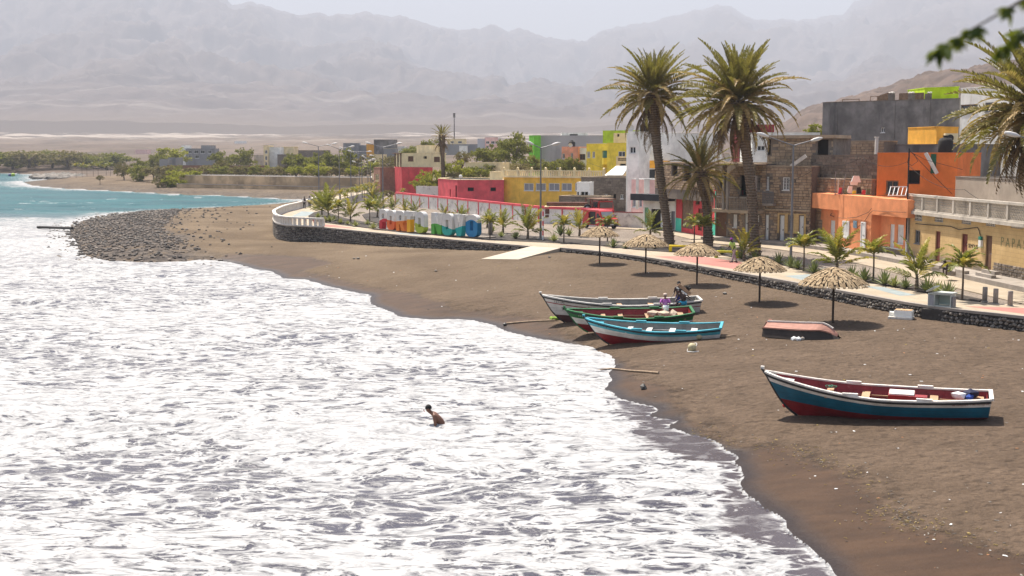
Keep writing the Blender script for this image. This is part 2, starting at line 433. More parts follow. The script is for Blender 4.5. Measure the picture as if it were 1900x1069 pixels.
rid2 = np.abs(fbm((XM - wx_ * .5) / 230 + 9, YM / 520, 4, 0.6) - 0.5) * 2
env = np.clip(S, 0, 1) ** 0.8 * (1 - np.clip(S, 0, 1) ** 6)
ZM = ZM - env * (rid * 560 + rid2 * 150) + env * 150
step = sstep(0.62, 0.70, S + (fbm(UM * 14, S * 3, 3) - .5) * 0.3) * (1 - S) * 230
ZM = ZM + np.where(S < 1, step * (1 - S ** 4), 0)
ZM = np.where(S > 1, zc - (S - 1) * 5000, ZM)
ZM = np.maximum(ZM, 55)
ZM = np.where(S < 0.012, 40, ZM)
VM = np.stack([UM * RM, RM, ZM], -1).reshape(-1, 3)
t = NT('volcanic_rock'); p = t.pos((1, 1, 2.2))
a = t.noise(p, 0.0022, 7, 0.65); b = t.noise(p, 0.016, 6, 0.7)
c = t.mix(t.ramp(a, 0.35, 0.65), (0.070, 0.052, 0.047), (0.118, 0.090, 0.078))
c = t.mix(t.ramp(b, 0.45, 0.7, 0, 0.6), c, (0.036, 0.029, 0.028))
xyz = t.n('SeparateXYZ'); t.l(t.n('NewGeometry').outputs['Position'], xyz.inputs[0])
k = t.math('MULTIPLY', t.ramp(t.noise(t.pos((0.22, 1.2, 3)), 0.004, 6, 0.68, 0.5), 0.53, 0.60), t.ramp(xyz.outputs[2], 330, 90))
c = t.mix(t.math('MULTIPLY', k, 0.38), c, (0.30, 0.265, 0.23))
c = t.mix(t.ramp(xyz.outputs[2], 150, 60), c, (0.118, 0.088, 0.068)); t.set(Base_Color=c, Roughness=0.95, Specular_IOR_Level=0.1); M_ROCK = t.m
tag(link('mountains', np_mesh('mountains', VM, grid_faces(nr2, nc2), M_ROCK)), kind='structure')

# ------------------------------------------------------------------ nearer brown hill on the right
HC = [(1250, 268), (1330, 258), (1400, 252), (1440, 240), (1480, 212), (1530, 197), (1600, 177), (1650, 162), (1700, 150), (1750, 143), (1790, 136), (1830, 128), (1900, 118), (2000, 95), (2200, 80), (2500, 110)]
nr3, nc3 = 120, 300
uu = np.linspace((1230 - 950) / F, 0.66, nc3); s_ = np.linspace(0, 1.5, nr3)
hc = np.interp(uu, [(a - 950) / F for a, b in HC], [(282 - b) / F for a, b in HC]) + (fbm(uu * 120, uu * 0, 4) - .5) * 0.0035
S, UM = np.meshgrid(s_, uu, indexing='ij'); r1 = 520 + 500 * np.clip((0.45 - uu) / 0.35, 0, 1)[None, :]; RM = 260 + S * (r1 - 260)
zc = CZ + hc[None, :] * r1
z0 = np.interp(RM, [0, 230, 300, 420, 600, 1000, 2000], [1, 1, 1.6, 4, 8, 16, 41]) - 1.5
prof = np.where(S < 1, sstep(0.0, 1.0, S) ** 0.9, 1 - 0.5 * (S - 1) ** 2)
ZH = z0 + (zc - z0) * prof + (fbm(UM * 60, RM / 30, 5, .6) - 0.5) * 9 * np.clip(S * 2, 0, 1) * np.clip(1.0 - np.exp(-((S - 1) / .12) ** 2), 0, 1)
ZH = np.where(S > 1.25, ZH - (S - 1.25) * 120, ZH); ZH[:, 0] = z0[:, 0] - 2
M_HILL = mat('brown_hill', (0.10, 0.069, 0.053), 0.95, 0.45, 0.05, 0.3, stain=0.5, stain_col=(0.045, 0.037, 0.03))
VH = np.stack([UM * RM, RM, ZH], -1).reshape(-1, 3)
tag(link('hill', np_mesh('hill', VH, grid_faces(nr3, nc3), M_HILL)), kind='structure')

# ------------------------------------------------------------------ sea
# landward limit of the dense foam
F_PX = [(1500, 1250), (1470, 1120), (1449, 1069), (1458, 1035), (1411, 1014), (1336, 993), (1310, 965), (1336, 940), (1310, 917), (1331, 896), (1338, 868), (1260, 854), (1239, 841), (1184, 833), (1176, 816), (1159, 786), (1134, 765), (1117, 745), (1108, 728)]
FL = [G(a, b, 0.0) for a, b in F_PX] + [Vector((x, y, 0)) for x, y in COAST2 if 47 < y < 200 and x > -55][0:200]
nr4, nc4 = 620, 550
rr = np.concatenate([np.geomspace(10.5, 240, 500), np.geomspace(242, 9000, 120)]); uu = np.linspace(-0.78, 0.30, nc4)
U, RR = np.meshgrid(uu, rr); X = U * RR; Y = RR
d, _ = poly_dist(X, Y, COAST2); land = inside(X, Y, LANDP)
filmd, _ = poly_dist(X, Y, [(q.x, q.y) for q in FL])
FP = [(q.x, q.y) for q in FL[:19]] + [(COAST2[k][0], COAST2[k][1]) for k in range(len(COAST2)) if COAST2[k][1] > 47.5][:1] + [(x, y) for x, y in COAST2[::-1] if y < 47.5]
film = inside(X, Y, FP) & (~land)
dd = np.where(land, -d, d)
# how foamy: breakers fill the cove in the foreground; clear blue-green water beyond the spit
surf = 1 - sstep(118, 172, Y - 0.55 * np.clip(-X - 20, 0, 80) + (fbm(X / 14, Y / 14, 3) - 0.5) * 60)
SPC = G(150, 430, 0); 
milk = np.exp(-(((X - SPC.x) / 30) ** 2 + ((Y - SPC.y) / 34) ** 2)) * (Y > 95) 
milk = np.maximum(milk * 1.1, 0.9 * np.exp(-(((X + 50) / 60) ** 2 + ((Y - 128) / 24) ** 2)))
big = fbm(X / 9, Y / 7, 4)
foam = surf * (0.57 + 0.34 * (big - 0.5))
foam = foam + surf * 0.13 * np.exp(-np.clip(filmd, 0, 99) / 2.5) * (~film)
lines = np.sin((Y * 0.9 + X * 0.38) / 3.1 + 5 * fbm(X / 16, Y / 16, 3))
foam = foam + surf * 0.06 * lines
foam = np.where(film, 0.13 + 0.42 * np.exp(-filmd / 0.35) + 0.05 * (big - .5), foam)
edge_film = np.exp(-np.clip(d, 0, 99) / 0.12) * film
foam = foam + 0.25 * edge_film
shoreline = (Y > 150) * np.exp(-np.clip(d, 0, 999) / np.where(Y > 300, 6.0, 3.2)) * (~land)
foam = np.maximum(foam, shoreline * 0.95)
caps = sstep(0.70, 0.78, fbm(X / 5, Y / 2.5, 4)) * (Y > 130) * 0.35
foam = np.maximum(foam, caps)
wave = (fbm(X / 5.0, Y / 2.6, 4) - 0.5) * 0.34 + 0.09 * lines
wave = wave + 0.9 * (fbm(X / 18, Y / 8, 2) - 0.5) + 0.16 * np.maximum(0, fbm(X / 7, Y / 2.2, 3) - .52) * 3
far_w = sstep(140, 200, Y)
wave = wave * (1 - far_w) + far_w * 0.7 * (fbm(X / 7, Y / 3.5, 3) - 0.5)
amp = sstep(0.3, 9.0, np.clip(filmd, 0, 99)) * np.where(film, 0, 1) * sstep(0.0, 10.0, d)
ZW = wave * amp + (0.012 + np.where(film, 0, 0.045 * sstep(0, 1.5, filmd))) * sstep(0.0, 0.25, dd)
ZW = np.where(land, 0.012 - 0.2 * sstep(0, 1.0, d), ZW)
deep = sstep(118, 190, Y - 0.35 * np.clip(-X - 20, 0, 80)) 
AW = {'foam': foam.ravel(), 'milk': (milk * (~land)).ravel(), 'deep': deep.ravel(), 'film': (sstep(-0.35, 0.45, np.where(film, filmd, -filmd)) * (Y < 60)).ravel()}
VW = np.stack([X, Y, ZW], -1).reshape(-1, 3); QW = grid_faces(nr4, nc4)
keep = (dd.ravel()[QW] > -1.2).any(1)
v_, q_, a_ = sub_mesh(VW, QW, AW, keep)
t = NT('sea_water'); p0 = t.pos((0.62, 1.0, 0.0))
wn = t.n('TexNoise'); wn.inputs['Scale'].default_value = 0.55; wn.inputs['Detail'].default_value = 3; t.l(p0, wn.inputs['Vector'])
wv = t.n('VectorMath', operation='SUBTRACT'); t.l(wn.outputs['Color'], wv.inputs[0]); wv.inputs[1].default_value = (.5, .5, .5)
wm = t.n('VectorMath', operation='SCALE'); t.l(wv.outputs[0], wm.inputs[0]); wm.inputs['Scale'].default_value = 1.7
wa = t.n('VectorMath', operation='ADD'); t.l(p0, wa.inputs[0]); t.l(wm.outputs[0], wa.inputs[1]); p = wa.outputs[0]
fo = t.attr('foam'); fi = t.attr('film')
e1 = t.vor(p, 0.95, 'DISTANCE_TO_EDGE'); e2 = t.vor(p, 2.6, 'DISTANCE_TO_EDGE')
big = t.noise(p, 0.33, 4, 0.6); mid = t.noise(p, 1.9, 5, 0.66); fin = t.noise(p, 7.0, 4, 0.6)
# lace: thin white films between the cells, filled in where the water is foamy
thr = t.math('ADD', t.math('MULTIPLY', t.math('SUBTRACT', fo, 0.5), 1.05), t.math('MULTIPLY', t.math('SUBTRACT', big, 0.5), 0.85))
thr = t.math('ADD', thr, t.math('MULTIPLY', t.math('SUBTRACT', mid, 0.5), 1.75))
body = t.ramp(thr, -0.03, 0.075)
lace1 = t.math('MULTIPLY', t.ramp(t.math('ADD', e1, t.math('MULTIPLY', t.math('SUBTRACT', fin, .5), 0.12)), 0.105, 0.035), t.ramp(thr, -0.50, -0.15))
lace2 = t.math('MULTIPLY', t.ramp(t.math('ADD', e2, t.math('MULTIPLY', t.math('SUBTRACT', fin, .5), 0.12)), 0.14, 0.05), t.ramp(thr, -0.28, -0.04))
lace = t.math('MULTIPLY', t.math('MAXIMUM', lace1, lace2), t.ramp(fo, 0.05, 0.3))
foamm = t.math('MAXIMUM', body, lace)
spk = t.math('MULTIPLY', t.ramp(t.noise(p, 16.0, 3, 0.7), 0.63, 0.69), t.math('MULTIPLY', fi, t.ramp(mid, 0.45, 0.62)))
foamm = t.math('MAXIMUM', foamm, t.math('MULTIPLY', spk, 0.9))
mk = t.math('MULTIPLY', t.attr('milk'), t.ramp(t.noise(t.pos((0.05, 0.16, 0)), 1.0, 5, 0.6), 0.30, 0.62))
foamm = t.math('MAXIMUM', foamm, t.math('MULTIPLY', mk, 0.85))
dp = t.attr('deep')
wc = t.mix(t.ramp(t.noise(t.pos((0.03, 0.1, 0)), 1.0, 5, 0.6), 0.3, 0.7), (0.004, 0.055, 0.064), (0.014, 0.105, 0.110))
nearc = t.mix(t.ramp(mid, 0.3, 0.7), (0.044, 0.041, 0.055), (0.072, 0.068, 0.088))
nearc = t.mix(fi, nearc, (0.055, 0.043, 0.046))
wcol = t.mix(dp, nearc, wc)
fcol = t.mix(t.ramp(t.math('ADD', t.math('MULTIPLY', fin, .5), t.math('MULTIPLY', mid, .5)), 0.36, 0.6), (0.185, 0.186, 0.192), (0.41, 0.41, 0.41))
col = t.mix(foamm, wcol, fcol)
t.set(Base_Color=col, Roughness=t.math('ADD', 0.24, t.math('MULTIPLY', foamm, 0.6)), IOR=1.33, Specular_IOR_Level=t.math('SUBTRACT', 0.45, t.math('MULTIPLY', dp, 0.37)))
hh = t.math('ADD', t.math('MULTIPLY', foamm, 0.35), t.math('ADD', t.math('MULTIPLY', mid, 1.0), t.math('MULTIPLY', fin, 0.3)))
hh = t.math('MULTIPLY', hh, t.math('SUBTRACT', 1.0, t.math('MULTIPLY', fi, 0.93)))
t.bump(hh, 0.9, 0.12)
M_SEA = t.m
tag(link('sea', np_mesh('sea', v_, q_, M_SEA, a_)), kind='structure')
# ================================================================== PROMENADE, STREET, WALL
def Gp(l, z=ZP): return [G(a, b, z) for a, b in l]
def sheet(name, poly, z, m, thick=0.0, kind='structure'):
    """flat polygon with an optional edge"""
    bm = bmesh.new(); vs = [bm.verts.new((p[0], p[1], z)) for p in poly]
    f = bm.faces.new(vs); f.normal_update()
    if f.normal.z < 0: f.normal_flip()
    if thick > 0:
        ex = bmesh.ops.extrude_face_region(bm, geom=[f], use_keep_orig=True)
        for v in [g for g in ex['geom'] if isinstance(g, bmesh.types.BMVert)]: v.co.z -= thick
    bmesh.ops.triangulate(bm, faces=bm.faces[:])
    bmesh.ops.recalc_face_normals(bm, faces=bm.faces[:])
    me = bpy.data.meshes.new(name); bm.to_mesh(me); bm.free(); me.materials.append(m)
    o = link(name, me); tag(o, kind=kind); return o
def offset_line(pts, d):
    """polyline moved sideways, positive = to the right of its direction"""
    out = []
    for i, p in enumerate(pts):
        a = pts[max(0, i - 1)]; b = pts[min(len(pts) - 1, i + 1)]
        v = Vector((b[0] - a[0], b[1] - a[1])).normalized()
        out.append((p[0] + v.y * d, p[1] - v.x * d))
    return out
def densify(pts, step, smooth=True):
    P = [Vector((p[0], p[1], p[2] if len(p) > 2 else 0)) for p in pts]; out = []
    for i in range(len(P) - 1):
        p0 = P[max(0, i - 1)]; p1 = P[i]; p2 = P[i + 1]; p3 = P[min(len(P) - 1, i + 2)]
        n = max(1, int((p2 - p1).length / step))
        for k in range(n):
            t = k / n
            if smooth:
                q = 0.5 * ((2 * p1) + (p2 - p0) * t + (2 * p0 - 5 * p1 + 4 * p2 - p3) * t * t + (3 * p1 - p0 - 3 * p2 + p3) * t ** 3)
            else: q = p1.lerp(p2, t)
            out.append(q)
    out.append(P[-1]); return out

t = NT('cobbled_street'); p = t.pos()
e = t.vor(p, 5.0, 'DISTANCE_TO_EDGE'); n_ = t.noise(p, 0.4, 4, .6)
c = t.mix(t.ramp(n_, .3, .7), (0.20, 0.163, 0.13), (0.29, 0.24, 0.195)); c = t.mix(t.ramp(t.noise(p, 5, 3, .6), .4, .7, 0, .5), c, (0.13, 0.105, 0.085))
c = t.mix(t.ramp(e, .02, .10, 0.6, 0), c, (0.08, 0.065, 0.055)); t.set(Base_Color=c, Roughness=.9, Specular_IOR_Level=.2); t.bump(t.ramp(e, 0, .2), .6, .03); M_COB = t.m
t = NT('pale_concrete_paving'); p = t.pos()
c = t.mix(t.ramp(t.noise(p, .5, 5, .6), .3, .7), (0.30, 0.245, 0.175), (0.38, 0.315, 0.235))
br = t.n('TexBrick'); br.inputs['Scale'].default_value = 1.0; br.inputs['Brick Width'].default_value = 1.5; br.inputs['Row Height'].default_value = 1.5; br.inputs['Mortar Size'].default_value = .018; br.offset = 0
t.l(p, br.inputs['Vector']); c = t.mix(t.math('MULTIPLY', br.outputs['Fac'], .55), c, (0.19, 0.155, 0.12))
c = t.mix(t.ramp(t.noise(p, 1.3, 5, .7), .55, .75, 0, .35), c, (0.21, 0.17, 0.13)); t.set(Base_Color=c, Roughness=.85, Specular_IOR_Level=.25); M_PAV = t.m
M_PINK = mat('faded_pink_paving', (0.40, 0.165, 0.135), .85, .2, 1.2, 0, stain=.3, stain_col=(.33, .26, .2))
M_BLUEP = mat('faded_blue_paving', (0.25, 0.29, 0.29), .85, .2, 1.2, 0, stain=.3, stain_col=(.34, .29, .23))
M_BED = mat('dark_bed_soil', (0.055, 0.045, 0.038), .95, .4, 4, .6)
M_CONC = mat('grey_concrete', (0.30, 0.265, 0.23), .9, .2, 1.5, .2, stain=.3)
M_CONCW = mat('white_washed_concrete', (0.66, 0.62, 0.56), .85, .12, 2, .15, stain=.35, stain_col=(.3, .26, .22), streak=True)

inner = [(700, 352), (655, 368), (640, 380), (612, 386), (590, 392), (573, 399), (572, 405), (582, 411), (620, 416), (700, 426), (800, 436), (905, 446), (985, 449), (1060, 453), (1130, 458), (1180, 464), (1240, 468), (1330, 473), (1440, 490), (1501, 505), (1596, 522), (1683, 538), (1781, 556), (1830, 562), (1900, 566), (2050, 575), (2400, 600)]
outer = [(a, b) for a, b, c in WALL]
OUT_W = [G(a, b, ZP) for a, b in outer]
pav = [(p.x, p.y) for p in densify(OUT_W, 1.0)] + [(p.x, p.y) for p in Gp(inner)][::-1]
sheet('promenade', pav, ZP, M_PAV, 0.10)
# street between promenade and houses
FACADE_PX = [(1254, 428), (1327, 443), (1503, 456), (1683, 482), (1897, 528), (2200, 590)]
FAC = [G(a, b, ZP) for a, b in FACADE_PX]
FENCE_PX = [(735, 379), (870, 396), (1001, 413), (1137, 421), (1191, 423), (1254, 428)]
FEN = [G(a, b, ZP) for a, b in FENCE_PX]
inw_ = Gp(inner)
st = [(p.x - 0.05, p.y - 0.05) for p in inw_] + [(p.x + 3, p.y) for p in FAC[::-1]] + [(p.x, p.y + 6) for p in FEN[::-1]] + [(G(700, 340, ZP).x, G(700, 340, ZP).y)]
sheet('street', st, ZP - 0.06, M_COB, 0)
fw = FAC[1:]
ln = densify([(p.x, p.y, 0) for p in fw], 3.0)
far2 = offset_line(ln, 2.0); far4 = offset_line(ln, 4.6)
back = offset_line(ln, -4.0)
sheet('pavement', [(p[0], p[1]) for p in back] + far4[::-1], ZP + 0.004, M_PAV, 0.15)
sheet('raised_walkway', [(p[0], p[1]) for p in back] + far2[::-1], ZP + 0.28, M_CONC, 0.4)
l2 = densify([(p.x, p.y, 0) for p in (FEN[3], FEN[4], FAC[0], FAC[1])], 3.0)
sheet('pavement', [(p[0], p[1]) for p in offset_line(l2, -5)] + offset_line(l2, 2.2)[::-1], ZP + 0.002, M_PAV, 0.12)
# painted pads on the promenade
for nm, m, pl in (('painted_paving', M_PINK, [(1215, 476), (1295, 475), (1412, 492), (1365, 500)]), ('painted_paving', M_PINK, [(590, 416), (618, 417.5), (664, 424.5), (600, 420.5)]),
                  ('painted_paving', M_BLUEP, [(1455, 512), (1500, 509), (1512, 513), (1490, 520)]), ('painted_paving', M_BLUEP, [(1600, 530), (1640, 533), (1700, 548), (1670, 549)]),
                  ('painted_paving', M_PINK, [(1790, 568), (1905, 572), (1905, 583), (1850, 576)]), ('painted_paving', M_BLUEP, [(560, 392), (588, 394), (566, 402), (540, 402)]), ('painted_paving', M_BLUEP, [(730, 431), (775, 435), (800, 439), (740, 434)])):
    sheet(nm, [(p.x, p.y) for p in Gp(pl)], ZP + 0.005, m)
BEDS = [[(572, 401), (583, 394), (600, 391), (612, 396), (640, 405), (680, 413), (703, 417), (706, 425.5), (660, 420.5), (610, 414.5), (582, 410.5)],
        [(672, 399), (679, 408), (703, 415), (780, 418), (780, 404), (730, 397), (690, 394)],
        [(703, 425.8), (905, 445.6), (1060, 452.6), (1130, 457.5), (1130, 449), (985, 438), (905, 434), (703, 416)],
        [(1110, 456.5), (1180, 463.6), (1240, 467.5), (1330, 472.6), (1330, 465), (1240, 459), (1170, 455)],
        [(1330, 472.6), (1440, 489.6), (1501, 504.5), (1596, 521.5), (1683, 537.5), (1781, 555.5), (1815, 560), (1822, 556), (1700, 530), (1596, 512), (1501, 495), (1440, 483), (1330, 466)],
        [(620, 372), (648, 378), (690, 372), (720, 362), (712, 352), (670, 360)]]
for pl in BEDS: sheet('planting_bed', [(p.x, p.y) for p in Gp(pl)], ZP + 0.03, M_BED, 0.12)
# slipway to the beach
rt = [G(985, 457, ZP), G(1040, 460, ZP)]; rb = [B(893, 481), B(962, 482)]
mb = MB(); z_ = 0.02
a, b_, c_, d_ = rt[0], rt[1], rb[1], rb[0]
c_.z += 0.03; d_.z += 0.03
mb.quad(d_, c_, b_, a)
for p, q in ((d_, c_), (c_, b_), (a, d_)): mb.quad((p.x, p.y, -0.5), (q.x, q.y, -0.5), q, p)
o = mb.build('slipway', mat('pale_slip_concrete', (0.44, 0.38, 0.30), .85, .12, 1, .1)); tag(o, kind='structure')

# stone wall of the promenade: two stretches either side of the slipway
t = NT('lava_stone'); p = t.pos(); ri = t.n('NewGeometry').outputs['Random Per Island']
c = t.mix(ri, (0.045, 0.040, 0.036), (0.19, 0.165, 0.14)); c = t.mix(t.ramp(t.noise(p, 9, 4, .7), .44, .66, 0, .8), c, (0.38, 0.345, 0.295))
t.set(Base_Color=c, Roughness=.85, Specular_IOR_Level=.35); t.bump(t.noise(p, 14, 4, .7), .5, .02); M_LAVA = t.m
M_MORT = mat('dark_mortar', (0.06, 0.053, 0.047), .95, .3, 5, .3)
def wall_stretch(i0, i1, label, group):
    line = densify([(WALLW[i].x, WALLW[i].y, WALLZ[i]) for i in range(i0, i1 + 1)], 0.9)
    root = thing('stone_wall', label, 'stone wall', (line[0].x, line[0].y, 0), 0, group); o_ = Vector((line[0].x, line[0].y, 0))
    core = MB(); cop = MB(); stn = MB()
    off = offset_line(line, 0.0)
    inn = offset_line(line, -0.45)       # landward? resolved below
    mid = line[len(line) // 2]
    for i in range(len(line) - 1):
        a, b = line[i], line[i + 1]; d = (b - a); d.z = 0; L = d.length
        if L < 1e-4: continue
        d /= L; n = Vector((d.y, -d.x, 0))
        if n.dot(Vector((a.x, a.y - 40, 0)) * 1.0) > 0 and False: n = -n
        # outward = away from the town
        if inside(np.array([a.x + n.x * 0.6]), np.array([a.y + n.y * 0.6]), TOWNP)[0]: n = -n
        zb0, zb1 = a.z - 0.6, b.z - 0.6; zt = ZP - 0.11
        A0 = a - o_ - n * 0.02; B0 = b - o_ - n * 0.02; A1 = A0 - n * 0.45; B1 = B0 - n * 0.45
        core.quad((A0.x, A0.y, zb0), (B0.x, B0.y, zb1), (B0.x, B0.y, zt), (A0.x, A0.y, zt)); core.quad((B1.x, B1.y, zb1), (A1.x, A1.y, zb0), (A1.x, A1.y, zt), (B1.x, B1.y, zt))
        cop.bar(a - o_ + Vector((0, 0, ZP - 0.045 - a.z)) - n * 0.06, b - o_ + Vector((0, 0, ZP - 0.045 - b.z)) - n * 0.06, 0.30, 0.13)
        s_ = 0.22 if a.y > 95 else 0.19
        z = min(a.z, b.z) - 0.1
        while z < zt - 0.02:
            x = random.uniform(0, s_)
            while x < L:
                q = a.lerp(b, x / L) - o_; r = s_ * random.uniform(.42, .72)
                stn.rock((q.x + n.x * .02, q.y + n.y * .02, min(z + random.uniform(-.05, .05), zt - r * .6)), r, (1, 1, .85), j=.22)
                x += s_ * random.uniform(.9, 1.35)
            z += s_ * random.uniform(.8, 1.0)
    core.build('core', M_MORT, root); cop.build('coping', M_CONC, root); tag(stn.build('stones', M_LAVA, root), kind='stuff')
    return root
wall_stretch(2, 12, 'tall dark lava stone wall curving under the white balustrade and the town letters', 'promenade walls')
wall_stretch(13, 26, 'low dark lava stone wall running behind the thatched parasols', 'promenade walls')
# balustrade at the head of the promenade
bl = densify([(OUT_W[i].x, OUT_W[i].y, ZP) for i in range(1, 9)], 0.62)
root = thing('balustrade', 'white concrete balustrade with square openings curving round the promenade head', 'balustrade', tuple(bl[0]))
o0 = bl[0]; rail = MB(); base = MB()
for i in range(len(bl) - 1):
    rail.bar(bl[i] - o0 + Vector((0, 0, .86)), bl[i + 1] - o0 + Vector((0, 0, .86)), .34, .16); base.bar(bl[i] - o0 + Vector((0, 0, .07)), bl[i + 1] - o0 + Vector((0, 0, .07)), .32, .12)
rail.build('rail', M_CONCW, root); base.build('plinth', M_CONCW, root)
pm = MB().box((0, 0, .455), (.26, .24, .65)).mesh('baluster', M_CONCW)
for i, p in enumerate(bl):
    if True:
        d = (bl[min(i + 1, len(bl) - 1)] - bl[max(i - 1, 0)]); link('baluster', pm, root, p - o0, math.atan2(d.y, d.x))
# ================================================================== BUILDINGS
M_GLASS = None
t = NT('window_glass'); t.set(Base_Color=(0.03, 0.035, 0.04, 1), Roughness=.08, Specular_IOR_Level=.6); M_GLASS = t.m
t = NT('curtained_glass'); t.set(Base_Color=(0.26, 0.27, 0.29, 1), Roughness=.12, Specular_IOR_Level=.5); M_CURT = t.m
t = NT('dark_interior'); t.set(Base_Color=(0.02, 0.018, 0.016, 1), Roughness=.9); M_DARK = t.m
M_WHITE = mat('white_paint', (0.74, 0.74, 0.72), .6, .08, 3, .05, stain=.15, stain_col=(.4, .36, .3))
M_REDDOOR = mat('red_brown_door', (0.17, 0.045, 0.03), .7, .25, 3, .1)
M_WOOD = mat('weathered_wood', (0.26, 0.17, 0.11), .8, .3, 4, .2)
M_BROWNW = mat('brown_shutter', (0.16, 0.085, 0.05), .75, .2, 4, .1)
M_STEEL = mat('grey_steel', (0.20, 0.20, 0.21), .5, .1, 2, 0, metal=.3)
M_GREYBL = mat('block_wall', (0.22, 0.19, 0.16), .95, .3, 2, .4)
def stone(name, a, b, bsc=4.0):
    t = NT(name); p = t.pos(); ri = t.n('NewGeometry').outputs['Random Per Island']
    c = t.mix(ri, a, b); c = t.mix(t.ramp(t.noise(p, bsc, 5, .7), .42, .7, 0, .6), c, dark(a, .6)); c = t.mix(t.ramp(t.noise(p, .5, 4, .6), .45, .7, 0, .5), c, dark(b, 1.15))
    t.set(Base_Color=c, Roughness=.95, Specular_IOR_Level=.2); t.bump(t.noise(p, bsc * 3, 4, .7), .5, .03); return t.m
M_STONE = stone('brown_stone_blocks', (0.27, 0.185, 0.12), (0.48, 0.36, 0.245))
M_DSTONE = stone('dark_stone_blocks', (0.125, 0.104, 0.086), (0.26, 0.215, 0.175))
M_LSTONE = stone('pale_stone_blocks', (0.30, 0.235, 0.165), (0.46, 0.365, 0.26))
def paint(name, col, **k): return mat(name, col, k.pop('rough', .85), k.pop('var', .2), k.pop('sc', .9), k.pop('bump', .2), .2, max(.4, k.pop('stain', .3) * 1.8), k.pop('stain_col', dark(col, .45)), streak=True, bsc=9)

class Face:
    """vertical plane through two ground points, seen from outside with p0 on the left"""
    def __init__(s, p0, p1):
        s.a = Vector((p0[0], p0[1])); s.b = Vector((p1[0], p1[1])); s.L = (s.b - s.a).length; s.d = (s.b - s.a) / s.L; s.n = Vector((s.d.y, -s.d.x))
    def px(s, x, y):
        r = ray(x, y); den = r[0] * s.n.x + r[1] * s.n.y
        k = (s.a.x * s.n.x + s.a.y * s.n.y) / den; q = Vector((r[0] * k, r[1] * k))
        return ((q - s.a).dot(s.d), CZ + r[2] * k)
    def P(s, u, v, w=0.0): return Vector((s.a.x + s.d.x * u + s.n.x * w, s.a.y + s.d.y * u + s.n.y * w, v))
    def rect(s, x0, y0, x1, y1):
        a = s.px(x0, y0); b = s.px(x1, y1); c = s.px(x0, y1); e = s.px(x1, y0)
        return (a[0] + c[0]) / 2, (b[0] + e[0]) / 2, (b[1] + c[1]) / 2, (a[1] + e[1]) / 2
def fbox(mb, f, u0, u1, v0, v1, w0, w1, mi=0, o=Vector((0, 0, 0))):
    P = [f.P(u, v, w) - o for w in (w0, w1) for u, v in ((u0, v0), (u1, v0), (u1, v1), (u0, v1))]
    return mb.add(P, [(3, 2, 1, 0), (4, 5, 6, 7), (0, 1, 5, 4), (1, 2, 6, 5), (2, 3, 7, 6), (3, 0, 4, 7)], mi)
def wall_face(mb, f, v0, v1, ops, o, mi=0, rev=.16, u0=0.0, u1=None):
    u1 = f.L if u1 is None else u1
    us = sorted({u0, u1, *[min(max(a, u0), u1) for q in ops for a in q[:2]]}); vs_ = sorted({v0, v1, *[min(max(a, v0), v1) for q in ops for a in q[2:4]]})
    for i in range(len(us) - 1):
        for j in range(len(vs_) - 1):
            uc, vc = (us[i] + us[i + 1]) / 2, (vs_[j] + vs_[j + 1]) / 2
            if us[i + 1] - us[i] < 1e-5 or vs_[j + 1] - vs_[j] < 1e-5: continue
            if any(q[0] < uc < q[1] and q[2] < vc < q[3] for q in ops): continue
            mb.quad(f.P(us[i], vs_[j]) - o, f.P(us[i + 1], vs_[j]) - o, f.P(us[i + 1], vs_[j + 1]) - o, f.P(us[i], vs_[j + 1]) - o, mi)
    for a, b, c, d in [q[:4] for q in ops]:
        for (x0, y0), (x1, y1) in (((a, c), (a, d)), ((a, d), (b, d)), ((b, d), (b, c)), ((b, c), (a, c))):
            mb.quad(f.P(x0, y0) - o, f.P(x0, y0, -rev) - o, f.P(x1, y1, -rev) - o, f.P(x1, y1) - o, mi)
